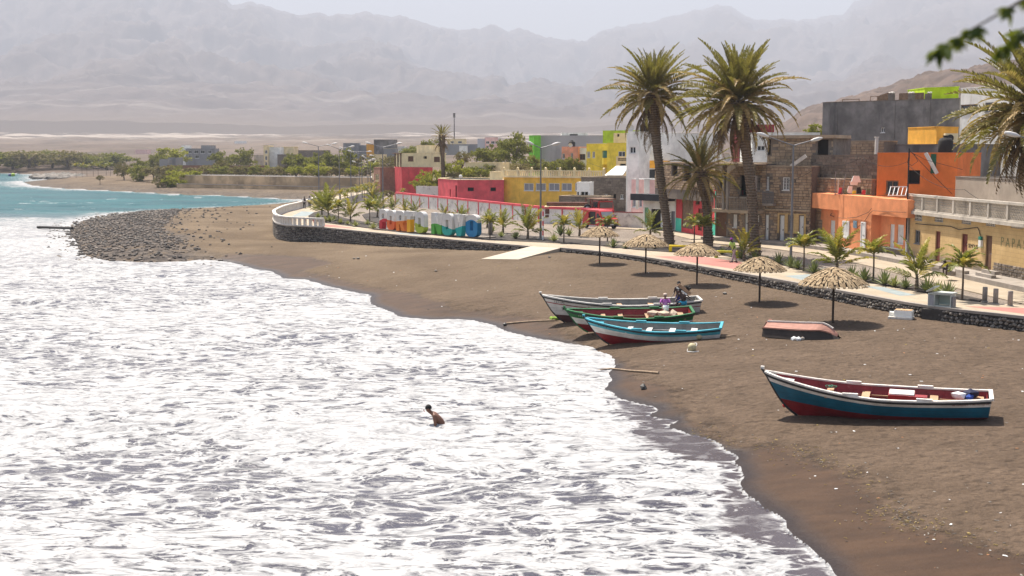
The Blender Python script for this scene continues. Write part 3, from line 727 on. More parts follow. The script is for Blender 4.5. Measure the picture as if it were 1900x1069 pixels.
def opening(root, f, q, kind, m, o, rev=.16):
    a, b, c, d = q; W_, H_ = b - a, d - c; e = min(.09, W_ * .12)
    fr = MB(); isdoor = kind in ('door', 'gate', 'roller'); nm = 'door' if isdoor else 'window'
    if kind == 'hole':
        pm = MB(); pm.quad(f.P(a, c, -rev * 2.5) - o, f.P(b, c, -rev * 2.5) - o, f.P(b, d, -rev * 2.5) - o, f.P(a, d, -rev * 2.5) - o)
        fbox(pm, f, a, b, c - .06, c, -rev, .03, 0, o)
        return pm.build('window', M_DARK, root)
    if kind == 'claustra':
        nu = max(3, int(W_ / .22)); nv = max(2, int(H_ / .22))
        for i in range(nu + 1): fbox(fr, f, a + W_ * i / nu - .016, a + W_ * i / nu + .016, c, d, -.09, -.03, 0, o)
        for j in range(nv + 1): fbox(fr, f, a, b, c + H_ * j / nv - .018, c + H_ * j / nv + .018, -.095, -.025, 0, o)
        wn = fr.build('window', m, root); pm = MB(); pm.quad(f.P(a, c, -rev) - o, f.P(b, c, -rev) - o, f.P(b, d, -rev) - o, f.P(a, d, -rev) - o); pm.build('pane', M_DARK, wn); return wn
    for x0, x1, y0, y1 in ((a, a + e, c, d), (b - e, b, c, d), (a + e, b - e, d - e, d), (a + e, b - e, c, c + (e if not isdoor else .02))): fbox(fr, f, x0, x1, y0, y1, -rev + .01, -rev + .09, 0, o)
    if not isdoor: fbox(fr, f, a - .04, b + .04, c - .07, c, -rev, .05, 0, o)
    wn = fr.build(nm, m, root)
    if kind in ('glass', 'bars', 'slide'):
        pm = MB(); pm.quad(f.P(a, c, -rev + .02) - o, f.P(b, c, -rev + .02) - o, f.P(b, d, -rev + .02) - o, f.P(a, d, -rev + .02) - o); pm.build('pane', M_CURT if kind == 'slide' else M_GLASS, wn)
        ex = MB()
        n = 1 if kind == 'slide' else 2
        if kind != 'slide' or W_ > .8: fbox(ex, f, (a + b) / 2 - .03, (a + b) / 2 + .03, c + e, d - e, -rev + .025, -rev + .07, 0, o)
        if kind == 'bars':
            for i in range(1, 5): fbox(ex, f, a + W_ * i / 5 - .012, a + W_ * i / 5 + .012, c, d, -.05, -.03, 0, o)
            for j in (1, 2, 3): fbox(ex, f, a, b, c + H_ * j / 4 - .012, c + H_ * j / 4 + .012, -.052, -.028, 0, o)
        if ex.v: ex.build('mullion', m, wn)
    elif kind == 'shutter':
        for s0, s1 in ((a + e, (a + b) / 2 - .012), ((a + b) / 2 + .012, b - e)):
            lf = MB(); fbox(lf, f, s0, s1, c + e, d - e, -rev + .015, -rev + .04, 0, o)
            for x0, x1, y0, y1 in ((s0, s0 + .06, c + e, d - e), (s1 - .06, s1, c + e, d - e), (s0 + .06, s1 - .06, c + e, c + e + H_ * .27), (s0 + .06, s1 - .06, d - e - .06, d - e)): fbox(lf, f, x0, x1, y0, y1, -rev + .04, -rev + .065, 0, o)
            ns = 9
            for k in range(ns):
                y = c + e + H_ * .29 + (d - e - .07 - c - e - H_ * .29) * k / ns; fbox(lf, f, s0 + .06, s1 - .06, y, y + .028, -rev + .04, -rev + .06, 0, o)
            lf.build('shutter', m, wn)
    else:
        lf = MB(); m2 = m
        fbox(lf, f, a + e, b - e, c + .02, d - e, -rev + .015, -rev + .04, 0, o)
        if kind == 'roller':
            for k in range(12): y = c + H_ * k / 12; fbox(lf, f, a + e, b - e, y, y + H_ / 24, -rev + .04, -rev + .06, 0, o)
        elif kind == 'gate':
            for k in range(6): x = a + e + (W_ - 2 * e) * k / 6; fbox(lf, f, x + .03, x + (W_ - 2 * e) / 6 - .03, c + .05, d - e - .05, -rev + .04, -rev + .06, 0, o)
        else:
            for y0, y1 in ((.08, .45), (.52, .9)): fbox(lf, f, a + e + W_ * .12, b - e - W_ * .12, c + H_ * y0, c + H_ * y1, -rev + .04, -rev + .055, 0, o)
        lf.build('leaf', m2, wn)
        hd = MB(); fbox(hd, f, b - e - .12, b - e - .06, c + H_ * .45, c + H_ * .5, -rev + .055, -rev + .11, 0, o); hd.build('handle', M_STEEL, wn)
    return wn
def blocks(root, f, v0, v1, ops, o, m, bw=.46, bh=.23, u0=0.0, u1=None, name='stone_blocks', w0=0.0):
    """courses of rough blocks standing proud of the wall, joints left open"""
    mb = MB(); u1 = f.L if u1 is None else u1; v = v0; r = random
    while v < v1 - .05:
        h = min(bh * r.uniform(.85, 1.15), v1 - v); u = u0 - r.uniform(0, bw)
        while u < u1:
            wd = bw * r.uniform(.6, 1.3); a, b = max(u, u0), min(u + wd, u1); u += wd
            if b - a < .08: continue
            if any(q[0] - .03 < b and q[1] + .03 > a and q[2] - .03 < v + h and q[3] + .03 > v for q in ops): continue
            g = .016; t_ = w0 + r.uniform(.015, .06); j = lambda: r.uniform(-.012, .012)
            P = [f.P(a + g, v + g, w0 - .02) - o, f.P(b - g, v + g, w0 - .02) - o, f.P(b - g, v + h - g, w0 - .02) - o, f.P(a + g, v + h - g, w0 - .02) - o,
                 f.P(a + g + .01, v + g + .01 + j(), t_ + j()) - o, f.P(b - g - .01, v + g + .01 + j(), t_ + j()) - o, f.P(b - g - .01, v + h - g - .01 + j(), t_ + j()) - o, f.P(a + g + .01, v + h - g - .01 + j(), t_ + j()) - o]
            mb.add(P, [(4, 5, 6, 7), (0, 1, 5, 4), (1, 2, 6, 5), (2, 3, 7, 6), (3, 0, 4, 7)])
        v += h
    return tag(mb.build(name, m, root), kind='stuff')
def house(label, fp, z0, z1, m, ops={}, parapet=.35, roof_m=None, cat='building', group=None, name='house', zb=None, trim=None, blk={}, root=None, wall='wall', cop=True):
    """walls on a footprint (front-left, front-right, back-right, back-left); ops: {edge: [(px box, kind, material)]}"""
    fp = [Vector((p[0], p[1])) for p in fp]; n = len(fp)
    if root is None:
        c = fp[0]; root = thing(name, label, cat, (c.x, c.y, z0), 0, group)
    o = Vector(root.location); wb = MB(); F_ = []
    for i in range(n):
        f = Face(fp[i], fp[(i + 1) % n]); F_.append(f); qs = []
        for bx, kind, mm in ops.get(i, []):
            q = f.rect(*bx) if len(bx) == 4 else bx[:4]
            q = (max(q[0], .02), min(q[1], f.L - .02), max(q[2], z0 - .0), min(q[3], z1 - .02))
            if q[1] - q[0] < .05 or q[3] - q[2] < .05: continue
            qs.append(q); opening(root, f, q, kind, mm, o)
        wall_face(wb, f, z0 - 1.0 if zb is None else zb, z1, qs, o)
        if i in blk: blocks(root, f, z0 - .1, z1 - .02, qs, o, **blk[i])
    wb.build(wall, m, root)
    # roof slab inside the parapet
    rf = MB(); zr = z1 - parapet
    cen = sum(fp, Vector((0, 0))) / n; ins = [p + (cen - p).normalized() * .25 for p in fp]
    rf.add([(p.x - o.x, p.y - o.y, zr - o.z) for p in ins], [tuple(range(n))])
    for i in range(n):
        a, b = ins[i], ins[(i + 1) % n]; rf.quad((b.x - o.x, b.y - o.y, zr - o.z), (a.x - o.x, a.y - o.y, zr - o.z), (a.x - o.x, a.y - o.y, z1 - o.z - .002), (b.x - o.x, b.y - o.y, z1 - o.z - .002))
    rf.build('roof', roof_m or M_CONC, root)
    if cop:
        cp = MB()
        for i in range(n):
            a, b = fp[i], fp[(i + 1) % n]; d = (b - a).normalized(); k = Vector((d.y, -d.x)) * -.11
            cp.bar((a.x + k.x - o.x, a.y + k.y - o.y, z1 - o.z + .035), (b.x + k.x - o.x, b.y + k.y - o.y, z1 - o.z + .035), .30, .07)
        cp.build('coping', trim or m, root)
    root['_'] = 0; del root['_']
    return root, F_
def backfp(pl, pr, deep, skew=0.0):
    """footprint behind a front edge"""
    a = Vector((pl[0], pl[1])); b = Vector((pr[0], pr[1])); d = (b - a).normalized(); n = Vector((-d.y, d.x))
    if n.dot(a + b) < 0: n = -n
    k = n * deep + d * skew
    return [a, b, b + k, a + k]
def zat(px, py, p):
    """height of a pixel row over a ground point"""
    return GY(px, py, p[1]).z
def sub(root, name, mb, m, shift=True):
    o = Vector(root.location)
    if shift: mb.v = [(v[0] - o.x, v[1] - o.y, v[2] - o.z) for v in mb.v]
    return mb.build(name, m, root)
def text_mesh(body, size, name='lettering', extrude=.004, align='LEFT'):
    cu = bpy.data.curves.new(name, 'FONT'); cu.body = body; cu.size = size; cu.extrude = extrude; cu.align_x = align
    ob = bpy.data.objects.new(name, cu); COL.objects.link(ob)
    dg = bpy.context.evaluated_depsgraph_get(); me = bpy.data.meshes.new_from_object(ob.evaluated_get(dg)); me.name = name
    bpy.data.objects.remove(ob); bpy.data.curves.remove(cu); return me
def face_text(root, f, body, u, v, size, m, w=.006):
    me = text_mesh(body, size); me.materials.clear(); me.materials.append(m)
    ob = link('lettering', me, root); o = Vector(root.location)
    X = Vector((f.d.x, f.d.y, 0)); Yv = Vector((0, 0, 1)); Zv = Vector((f.n.x, f.n.y, 0)); p = f.P(u, v, w) - o
    ob.matrix_local = Matrix(((X.x, Yv.x, Zv.x, p.x), (X.y, Yv.y, Zv.y, p.y), (X.z, Yv.z, Zv.z, p.z), (0, 0, 0, 1))); return ob

M_ORANGE = paint('orange_render', (0.85, 0.33, 0.15), stain=.2, stain_col=(.40, .15, .07)); M_ORANGE2 = paint('deep_orange_render', (0.794, 0.218, 0.058), stain=.15)
M_YELST = None
t = NT('yellow_painted_blocks'); p = t.pos()
br = t.n('TexBrick'); br.inputs['Scale'].default_value = 1; br.inputs['Brick Width'].default_value = .62; br.inputs['Row Height'].default_value = .26; br.inputs['Mortar Size'].default_value = .012
mp = t.n('Mapping'); mp.inputs['Rotation'].default_value = (R(90), 0, R(0)); q_ = t.n('SeparateXYZ'); t.l(t.n('NewGeometry').outputs['Position'], q_.inputs[0]); cb = t.n('CombineXYZ'); t.l(q_.outputs[1], cb.inputs[0]); t.l(q_.outputs[2], cb.inputs[1]); t.l(cb.outputs[0], br.inputs['Vector'])
c = t.mix(t.ramp(t.noise(p, .8, 4, .6), .3, .7), (0.48, 0.325, 0.145), (0.60, 0.42, 0.20)); c = t.mix(t.math('MULTIPLY', br.outputs['Fac'], .45), c, (0.28, 0.19, 0.09))
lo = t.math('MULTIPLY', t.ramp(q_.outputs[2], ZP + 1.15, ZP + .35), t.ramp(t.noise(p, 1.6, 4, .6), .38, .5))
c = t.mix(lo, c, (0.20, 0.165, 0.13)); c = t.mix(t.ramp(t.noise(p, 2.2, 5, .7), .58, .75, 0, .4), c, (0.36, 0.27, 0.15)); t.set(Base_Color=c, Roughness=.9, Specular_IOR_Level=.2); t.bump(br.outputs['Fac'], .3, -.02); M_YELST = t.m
t = NT('plain_yellow'); M_RWHITE = mat('grubby_white_render', (0.52, 0.47, 0.40), .9, .2, 1.0, .2, stain=.7, stain_col=(.16, .14, .12), streak=True)
M_GWALL = mat('bare_grey_render', (0.40, 0.33, 0.26), .9, .2, .8, .2, stain=.45, stain_col=(.24, .2, .17), streak=True)
M_BIGGREY = mat('dark_cement_render', (0.25, 0.235, 0.22), .95, .45, .5, .2, stain=.9, stain_col=(.075, .072, .07), streak=True)
M_LIME = paint('lime_render', (0.538, 0.742, 0.026), stain=.08); M_GREENT = paint('green_render', (0.205, 0.640, 0.051), stain=.08)
M_AMBER = paint('amber_render', (0.860, 0.435, 0.064), stain=.1); M_CRIM = paint('crimson_render', (0.640, 0.077, 0.083), stain=.2, stain_col=(.3, .06, .06)); M_CRIM2 = paint('rose_red_render', (0.717, 0.109, 0.128), stain=.2, stain_col=(.35, .1, .1))
M_CREAM = paint('cream_render', (0.860, 0.717, 0.435), stain=.15); M_OCHRE = paint('ochre_render', (0.85, 0.52, 0.085), stain=.15); M_BRICK = mat('brown_brick', (0.33, 0.165, 0.11), .9, .25, 2, .3, stain=.3)
M_WHR = paint('white_render', (0.860, 0.860, 0.806), stain=.2, stain_col=(.42, .38, .32)); M_PINKR = paint('pink_render', (0.845, 0.563, 0.512), stain=.1); M_SALM = paint('salmon_render', (0.860, 0.384, 0.243), stain=.15)
M_YELL = paint('yellow_render', (0.845, 0.666, 0.064), stain=.1); M_BLUEG = mat('slate_grey_render', (0.28, 0.285, 0.29), .9, .15, .2, .1, stain=.3, streak=True); M_TURQ = paint('turquoise_render', (0.102, 0.614, 0.435), stain=.15)
M_PSLATE = mat('pale_slate_render', (0.50, 0.49, 0.485), .9, .15, .2, .1, stain=.3, streak=True)
M_DCANO = mat('dark_canopy', (0.035, 0.04, 0.045), .7, .2, 2, .1)

# ---- right: yellow house with a balustraded terrace ------------------------------------
pA, pB = G(1686, 483, ZP), G(1905, 530, ZP)
d_ = (pB - pA).normalized(); pC = pB + d_ * 5
z_t = zat(1690, 396, pA)
DR, BR_ = M_REDDOOR, M_BROWNW
ops = {0: [((1697, 427, 1707, 452), 'glass', M_STEEL), ((1735, 429, 1744, 491), 'door', DR), ((1784, 434, 1795, 470), 'door', DR), ((1828, 437, 1840, 501), 'door', M_BROWNW)] +
       [((x0, y0, x1, y1), 'claustra', M_CONCW) for x0, y0, x1, y1 in ((1697, 398, 1711, 410), (1734, 400, 1750, 412), (1784, 403, 1802, 416), (1829, 406, 1847, 420), (1876, 409, 1898, 424))]}
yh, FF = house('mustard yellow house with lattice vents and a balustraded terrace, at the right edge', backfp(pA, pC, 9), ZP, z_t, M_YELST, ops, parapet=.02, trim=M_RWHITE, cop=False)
f = FF[0]; o = Vector(yh.location)
sl = MB(); fbox(sl, f, -.25, f.L, z_t, z_t + .22, -1.0, .28, 0, o); sl.build('terrace_slab', M_RWHITE, yh)
zb_ = z_t + .22; H_ = 1.0
rl = MB(); fbox(rl, f, -.2, f.L, zb_ + H_, zb_ + H_ + .16, -.08, .2, 0, o); fbox(rl, f, -.2, f.L, zb_ + .001, zb_ + .12, -.04, .16, 0, o); rl.build('terrace_rail', M_RWHITE, yh)
nb = 9
for i in range(nb + 1):
    u = -.2 + (f.L + .2 - .2) * i / nb; ps = MB(); fbox(ps, f, u, u + .2, zb_ + .12, zb_ + H_ - .002, -.06, .18, 0, o); ps.build('terrace_post', M_RWHITE, yh)
    if i < nb:
        u2 = -.2 + (f.L) * (i + 1) / nb; sc_ = MB(); n = 11; w_ = (u2 - u - .2)
        for k in range(n + 4):
            for sgn in (1, -1):
                x0 = u + .2 + w_ * (k - 2) / n; x1 = x0 + sgn * .55
                y0, y1 = zb_ + .12, zb_ + H_
                if x1 < u + .2 or x1 > u2 or x0 < u + .2 or x0 > u2:
                    lo_, hi_ = u + .2, u2
                    def cl(xa, ya, xb, yb, L):
                        t_ = (L - xa) / (xb - xa); return L, ya + (yb - ya) * t_
                    xa, ya, xb, yb = x0, y0, x1, y1
                    if (xa < lo_ and xb < lo_) or (xa > hi_ and xb > hi_): continue
                    if xa < lo_: xa, ya = cl(xa, ya, xb, yb, lo_)
                    elif xa > hi_: xa, ya = cl(xa, ya, xb, yb, hi_)
                    if xb < lo_: xb, yb = cl(xa, ya, xb, yb, lo_)
                    elif xb > hi_: xb, yb = cl(xa, ya, xb, yb, hi_)
                    x0, y0, x1, y1 = xa, ya, xb, yb
                sc_.bar(f.P(x0, y0, .05 + .012 * sgn) - o, f.P(x1, y1, .05 + .012 * sgn) - o, .03, .06, up=(f.n.x, f.n.y, 0))
        sc_.build('lattice', M_RWHITE, yh)
dp_ = MB(); fbox(dp_, f, -.3, .0, ZP + .25, z_t, -.25, .04, 0, o); dp_.build('corner_pier', M_GREYBL, yh)
wi = MB()
cab = [(1700, 415), (1720, 417), (1750, 419), (1765, 420), (1780, 426), (1800, 424), (1815, 422), (1818, 428), (1821, 440)]
wi.tube([f.P(*f.px(x, y), .05) - o for x, y in cab], .025, 5); wi.build('cable', M_DARK, yh)
mtx = MB(); q = f.rect(1819.5, 446, 1824, 460); fbox(mtx, f, *q, .005, .16, 0, o); mtx.build('meter_box', M_WHITE, yh)
lamp_ = MB(); q = f.rect(1819, 439, 1823.5, 445); fbox(lamp_, f, *q, .005, .14, 0, o); lamp_.build('junction_box', mat('green_plastic', (0.02, .2, .14), .5, .1, 3, 0), yh)
M_INK = mat('black_ink', (0.025, 0.022, 0.02), .9, .2, 5, 0); M_GINK = mat('faded_green_ink', (0.27, 0.25, 0.11), .9, .35, 9, 0)
u, v = f.px(1796.5, 457.3); face_text(yh, f, 'SEMOUSI', u, v - .05, .34, M_INK)
u, v = f.px(1856.5, 456); face_text(yh, f, 'P A P A S', u, v, .78, M_GINK)
# plinth stones and steps
blocks(yh, f, ZP + .2, ZP + 1.0, [f.rect(1826, 437, 1842, 520), f.rect(1733, 429, 1746, 520), f.rect(1782, 434, 1797, 520)], o, M_DSTONE, u0=f.px(1843, 510)[0], bw=.4, bh=.22)
def steps(px, py0, wd, n, label):
    c = G(px, py0, ZP + .28); s = thing('steps', label, 'steps', (c.x, c.y, ZP + .27), math.atan2(f.d.y, f.d.x))
    for k in range(n): MB().box((0, -.0 + .28 * (k - (n - 1) / 2) * 1.0, .1 + .2 * k - .0), (wd - .35 * k, .30, .2)).build('step', M_CONC, s)
    return s
steps(1833, 514, 2.0, 2, 'two concrete steps below the darkest door of the yellow house'); steps(1739, 497, 1.2, 1, 'single concrete step below the red brown door of the yellow house'); steps(1785, 507, 1.3, 1, 'single concrete step beside the crouching person')
# upper storey set back
k0 = G(1686, 483, ZP) + Vector((f.n.x, f.n.y, 0)) * -3.2; k1 = k0 + d_ * 16
house('grubby plastered upper storey with a broken parapet behind the lattice terrace', backfp(k0, k1, 6), z_t + .2, zat(1700, 329, k0), M_GWALL, {}, .3, trim=M_GREYBL, cat='building', name='upper_storey', zb=z_t - .2)

# ---- orange house -------------------------------------------------------------------------
q0, q1 = G(1503, 452, ZP), G(1683, 482, ZP); fo_ = Face(q0, q1)
uc0, uc1 = fo_.px(1555, 420)[0], fo_.px(1615, 420)[0]
zt = zat(1590, 360, fo_.P(uc0, 0)); zpar = zat(1530, 386, fo_.P(uc0 * .5, 0))
M_W = M_WHITE
oh, FF = house('bright orange house with white shutters and a rounded overhanging parapet', backfp(q0, q1, 9), ZP, zt - .05, M_ORANGE, {0: [((1513.5, 407, 1525.5, 438), 'shutter', M_W), ((1540, 409, 1549, 452), 'door', M_W), ((1620, 415, 1633.5, 447), 'shutter', M_W), ((1650.5, 416, 1659, 482), 'door', M_W), ((1664.5, 417, 1676.5, 452), 'shutter', M_W)]}, parapet=.4, trim=M_ORANGE)
o = Vector(oh.location); f = FF[0]
bw = .75; fb = Face(f.P(0, 0, bw + .02)[:2], f.P(f.L, 0, bw + .02)[:2])
ub0, ub1 = fb.px(1555, 420)[0], fb.px(1616, 420)[0]
def bowed(mb, u0, u1, v0, v1, w, bow, n=8, mi=0):
    pts = []
    for i in range(n + 1):
        tt = i / n; pts.append((u0 + (u1 - u0) * tt, w + bow * math.sin(math.pi * tt)))
    for (a, wa), (b, wb) in zip(pts[:-1], pts[1:]):
        mb.quad(f.P(a, v0, wa) - o, f.P(b, v0, wb) - o, f.P(b, v1, wb) - o, f.P(a, v1, wa) - o, mi); mb.quad(f.P(a, v1, wa) - o, f.P(b, v1, wb) - o, f.P(b, v1, -.3) - o, f.P(a, v1, -.3) - o, mi); mb.quad(f.P(b, v0, wb) - o, f.P(a, v0, wa) - o, f.P(a, v0, 0.0) - o, f.P(b, v0, 0.0) - o, mi)
    for u_ in (u0, u1): mb.quad(f.P(u_, v0, w) - o, f.P(u_, v1, w) - o, f.P(u_, v1, 0) - o, f.P(u_, v0, 0) - o, mi)
par = MB(); bowed(par, fb.px(1483, 370)[0], ub0 - .003, zpar, zt, bw, .06); par.build('parapet', M_ORANGE, oh)
par2 = MB(); bowed(par2, ub1 + .003, fb.px(1684, 380)[0], zpar - .05, zt - .02, bw, .12); par2.build('parapet', M_ORANGE, oh)
cb_ = MB(); bowed(cb_, ub0, ub1, ZP + .2, zt + .01, bw, .10); cb_.build('central_bay', M_ORANGE, oh)
# shuttered window on the bay
fb = Face(f.P(0, 0, bw + .12)[:2], f.P(f.L, 0, bw + .12)[:2]); q = fb.rect(1564, 410, 1576, 441)
opening(oh, fb, q, 'shutter', M_W, o, rev=.02); opening(oh, fb, fb.rect(1598, 412, 1606.5, 461), 'door', M_W, o, rev=.02)
pl_ = MB(); fbox(pl_, f, 0, f.L, ZP + .26, ZP + .62, .002, .10, 0, o); pl_.build('plinth', M_DSTONE, oh)
sk = MB(); fbox(sk, f, 0, f.L, ZP + .62, ZP + .72, .002, .06, 0, o); sk.build('skirting', M_WHITE, oh)
sg = MB(); q = fb.rect(1583.5, 410, 1590, 423); fbox(sg, fb, *q, .0, .03, 0, o); sg.build('wall_plaque', mat('blue_plaque', (0.18, .28, .36), .5, .3, 6, 0), oh)
br_ = MB(); q = f.rect(1548, 396, 1550, 402); br_.tube([f.P(q[0], q[2], .02) - o, f.P(q[0], q[2] + .1, .35) - o, f.P(q[0] + .15, q[3], .3) - o], .03, 5); br_.build('wall_bracket', M_DARK, oh)
wi = MB(); wi.tube([fb.P(*fb.px(x, y), .02) - o for x, y in ((1556, 404), (1570, 405), (1590, 403), (1612, 394), (1618, 386))], .02, 4); wi.tube([fb.P(*fb.px(x, y), .02) - o for x, y in ((1590, 423), (1604, 412), (1614, 396), (1620, 391), (1650, 393), (1682, 394))], .02, 4); wi.build('cable', M_BROWNW, oh)
pp = MB(); pp.tube([f.P(-.05, ZP + .3, .05) - o, f.P(-.05, zpar, .05) - o], .07, 6); pp.tube([f.P(f.L + .06, ZP + .3, .1) - o, f.P(f.L + .06, zpar, .1) - o], .10, 6); pp.build('downpipe', M_WHITE, oh)
# rooftop rooms of the orange house
k0 = GY(1628, 372, q1.y + 5.5); k1 = GY(1778, 372, q1.y + 5.0)
kz0 = zt - .2
rt_ = fo_.P(fo_.px(1628, 372)[0], 0, -3.5); e0 = GY(1626, 360, rt_.y); e1 = GY(1776, 340, rt_.y - 3.2)
ro, FR = house('deep orange rooftop rooms with an outside stair above the orange house', backfp(e0, e1, 7), kz0, zat(1640, 285, e0), M_ORANGE2, {0: [((1644, 335, 1667, 359), 'glass', M_WOOD), ((1684, 316, 1707, 340), 'hole', M_W)]}, .3, name='rooftop_rooms', trim=M_ORANGE2)
fr_ = FR[0]; oo = Vector(ro.location)
stw = MB(); a_ = fr_.px(1720, 284); b_ = fr_.px(1741, 322)
stw.bar(fr_.P(a_[0], a_[1], .35) - oo, fr_.P(b_[0], b_[1], .35) - oo, .22, .25, up=(fr_.n.x, fr_.n.y, 0)); stw.build('stair_string', M_CONCW, ro)
gap = MB(); q = fr_.rect(1727, 286, 1737, 322); fbox(gap, fr_, *q, .004, .03, 0, oo); gap.build('green_post', mat('dark_green_paint', (.03, .12, .07), .8, .3, 2, .1), ro)
# clutter on the orange roof
def junk(px, py, y, label):
    c = GY(px, py, y); s = thing('laundry', label, 'laundry', tuple(c))
    lm = [M_WHITE, M_CRIM, M_YELL, mat('olive_cloth', (.16, .2, .12), .9, .2, 4, .1), M_DARK]
    for k, (x, z, wd, hh, tilt) in enumerate(((-.95, -.1, .35, .5, .1), (-.6, -.2, .3, .34, -.2), (-.25, .0, .4, .55, .15), (.1, -.22, .3, .3, 0), (.45, -.05, .36, .5, -.1), (.8, -.2, .3, .36, .2), (1.15, -.15, .34, .42, 0), (1.45, -.2, .25, .3, .1))):
        MB().box((0, 0, 0), (wd, .10, hh), taper=.75, M=Matrix.Translation((x, random.uniform(-.1, .1), z)) @ Matrix.Rotation(tilt, 4, 'Y')).build('cloth', lm[(k * 2 + 1) % 5], s)
    mb = MB(); mb.box((.2, 0, .82), (.75, .14, .5), taper=.6); mb.box((.05, .02, .5), (.5, .1, .3), taper=1.3); mb.build('cloth', M_WHITE, s)
    fr = MB(); fr.bar((-1.4, 0, -.45), (-1.4, 0, 1.4), .05); fr.bar((1.6, 0, -.45), (1.6, 0, .5), .05); fr.bar((-1.4, 0, -.35), (1.6, 0, -.35), .05); fr.bar((-.9, 0, -.45), (-.6, 0, 1.2), .05); fr.build('drying_frame', M_STEEL, s)
junk(1583, 352, fo_.P(uc1, 0).y + 3.5, 'heap of bright laundry drying on a rack on the orange roof')
s = thing('metal_frame', 'white leaning metal frame on the orange roof beside the rooftop room', 'frame', tuple(GY(1668, 363, q1.y + 1.5)))
for k in range(5): MB().bar((-.75 + .3 * k, 0, 0), (-.45 + .3 * k, .5, .62), .05).build('bar', M_WHITE, s)
mb = MB(); mb.bar((-.8, 0, 0), (.5, 0, 0), .06); mb.bar((-.5, .5, .62), (.8, .5, .62), .06); mb.build('rim', M_WHITE, s)
s = thing('roof_pole', 'thin dark pole with hanging wires at the corner of the orange roof', 'pole', tuple(GY(1684, 366, q1.y - .5)))
MB().tube([(0, 0, -3.0), (0, 0, 3.4)], .05, 6).build('mast', M_DARK, s)
mb = MB(); mb.tube([(0, 0, 3.2), (1.5, 1, 2.6), (4.5, 2, 1.9)], .014, 4); mb.tube([(0, 0, 3.3), (2.0, .4, 1.4), (3.4, .8, .2)], .018, 4); mb.tube([(0, 0, 3.0), (-.0, .3, 2.4), (.3, .3, 2.2), (.7, .2, 2.5), (.4, .1, 3.0)], .02, 5); mb.build('wire', M_DARK, s)
s = thing('roof_pole', 'white washing line poles standing on the orange roof', 'pole', tuple(GY(1555, 357, fo_.P(uc0, 0).y + 1)))
mb = MB(); mb.tube([(0, 0, -.2), (0, 0, 1.1)], .035, 5); mb.tube([(3.4, -1, -.2), (3.4, -1, .9)], .035, 5); mb.build('mast', M_CONCW, s); MB().tube([(-.6, .1, 1.1), (3.4, -1, .9), (5, -1.5, .9)], .02, 4).build('wire', M_CONCW, s)

# ---- brown stone houses on the street -----------------------------------------------------
s0, s1, s2 = G(1327, 444, ZP), G(1419, 451, ZP), G(1503, 455.5, ZP)
zf1 = zat(1370, 386, s0)           # balcony floor
ztop = zat(1380, 304, s1)
W1 = M_WHITE
sh, FF = house('two storey brown stone house with an arched balcony behind the palms', backfp(s0, s1, 8), ZP, ztop, M_DSTONE,
               {0: [((1360, 398, 1367.5, 422), 'shutter', W1), ((1382, 396, 1387, 432), 'door', W1), ((1402, 396, 1408, 422), 'shutter', W1), ((1336, 318, 1352, 350), 'hole', W1), ((1374, 326, 1385, 362), 'hole', W1), ((1400, 328, 1410, 354), 'bars', M_CONC), ((1328.5, 380, 1348, 443), 'gate', M_BROWNW)]}, .35, trim=M_LSTONE, blk={0: dict(m=M_STONE, bw=.4, bh=.2)})
o = Vector(sh.location); f = FF[0]
bc = MB(); fbox(bc, f, .1, f.L - .1, zf1 - .28, zf1 - .02, .062, 1.15, 0, o); bc.build('balcony_floor', M_LSTONE, sh)
for bx in ((1328, 1356), (1361, 1386), (1389, 1417)):
    a_, b_ = f.px(bx[0], 370)[0], f.px(bx[1], 370)[0]
    rb = MB(); fbox(rb, f, a_, b_, zf1 + 1.0, zf1 + 1.08, 1.04, 1.15, 0, o); n = 9
    for k in range(n + 1): fbox(rb, f, a_ + (b_ - a_) * k / n - .02, a_ + (b_ - a_) * k / n + .02, zf1 - .01, zf1 + 1.0, 1.07, 1.12, 0, o)
    rb.build('balcony_railing', M_CONC, sh)
for x in (1358.5, 1366, 1328.5, 1417):
    u = f.px(x, 370)[0]; pl_ = MB(); fbox(pl_, f, u - .11, u + .11, zf1 - .015, ztop - 1.0, .95, 1.17, 0, o); pl_.build('column', M_CONC, sh)
ar = MB(); zs = ztop - 1.0
for a_, b_ in ((f.px(1328, 320)[0], f.px(1358, 320)[0]), (f.px(1366, 320)[0], f.px(1417, 320)[0])):
    n = 14
    for k in range(n):
        x0, x1 = a_ + (b_ - a_) * k / n, a_ + (b_ - a_) * (k + 1) / n
        y0 = zs + .0 + .8 * math.sin(math.pi * (k / n)); y1 = zs + .8 * math.sin(math.pi * ((k + 1) / n)); zt_ = ztop - .1
        P = [f.P(x0, y0, .97) - o, f.P(x1, y1, .97) - o, f.P(x1, zt_, .97) - o, f.P(x0, zt_, .97) - o, f.P(x0, y0, 1.15) - o, f.P(x1, y1, 1.15) - o, f.P(x1, zt_, 1.15) - o, f.P(x0, zt_, 1.15) - o]
        ar.add(P, [(3, 2, 1, 0), (4, 5, 6, 7), (0, 1, 5, 4), (2, 3, 7, 6)])
ar.build('arcade', M_LSTONE, sh)
cv = MB(); fbox(cv, f, 0, f.L, ztop - .1, ztop + .02, .062, 1.2, 0, o); cv.build('balcony_roof', M_LSTONE, sh)
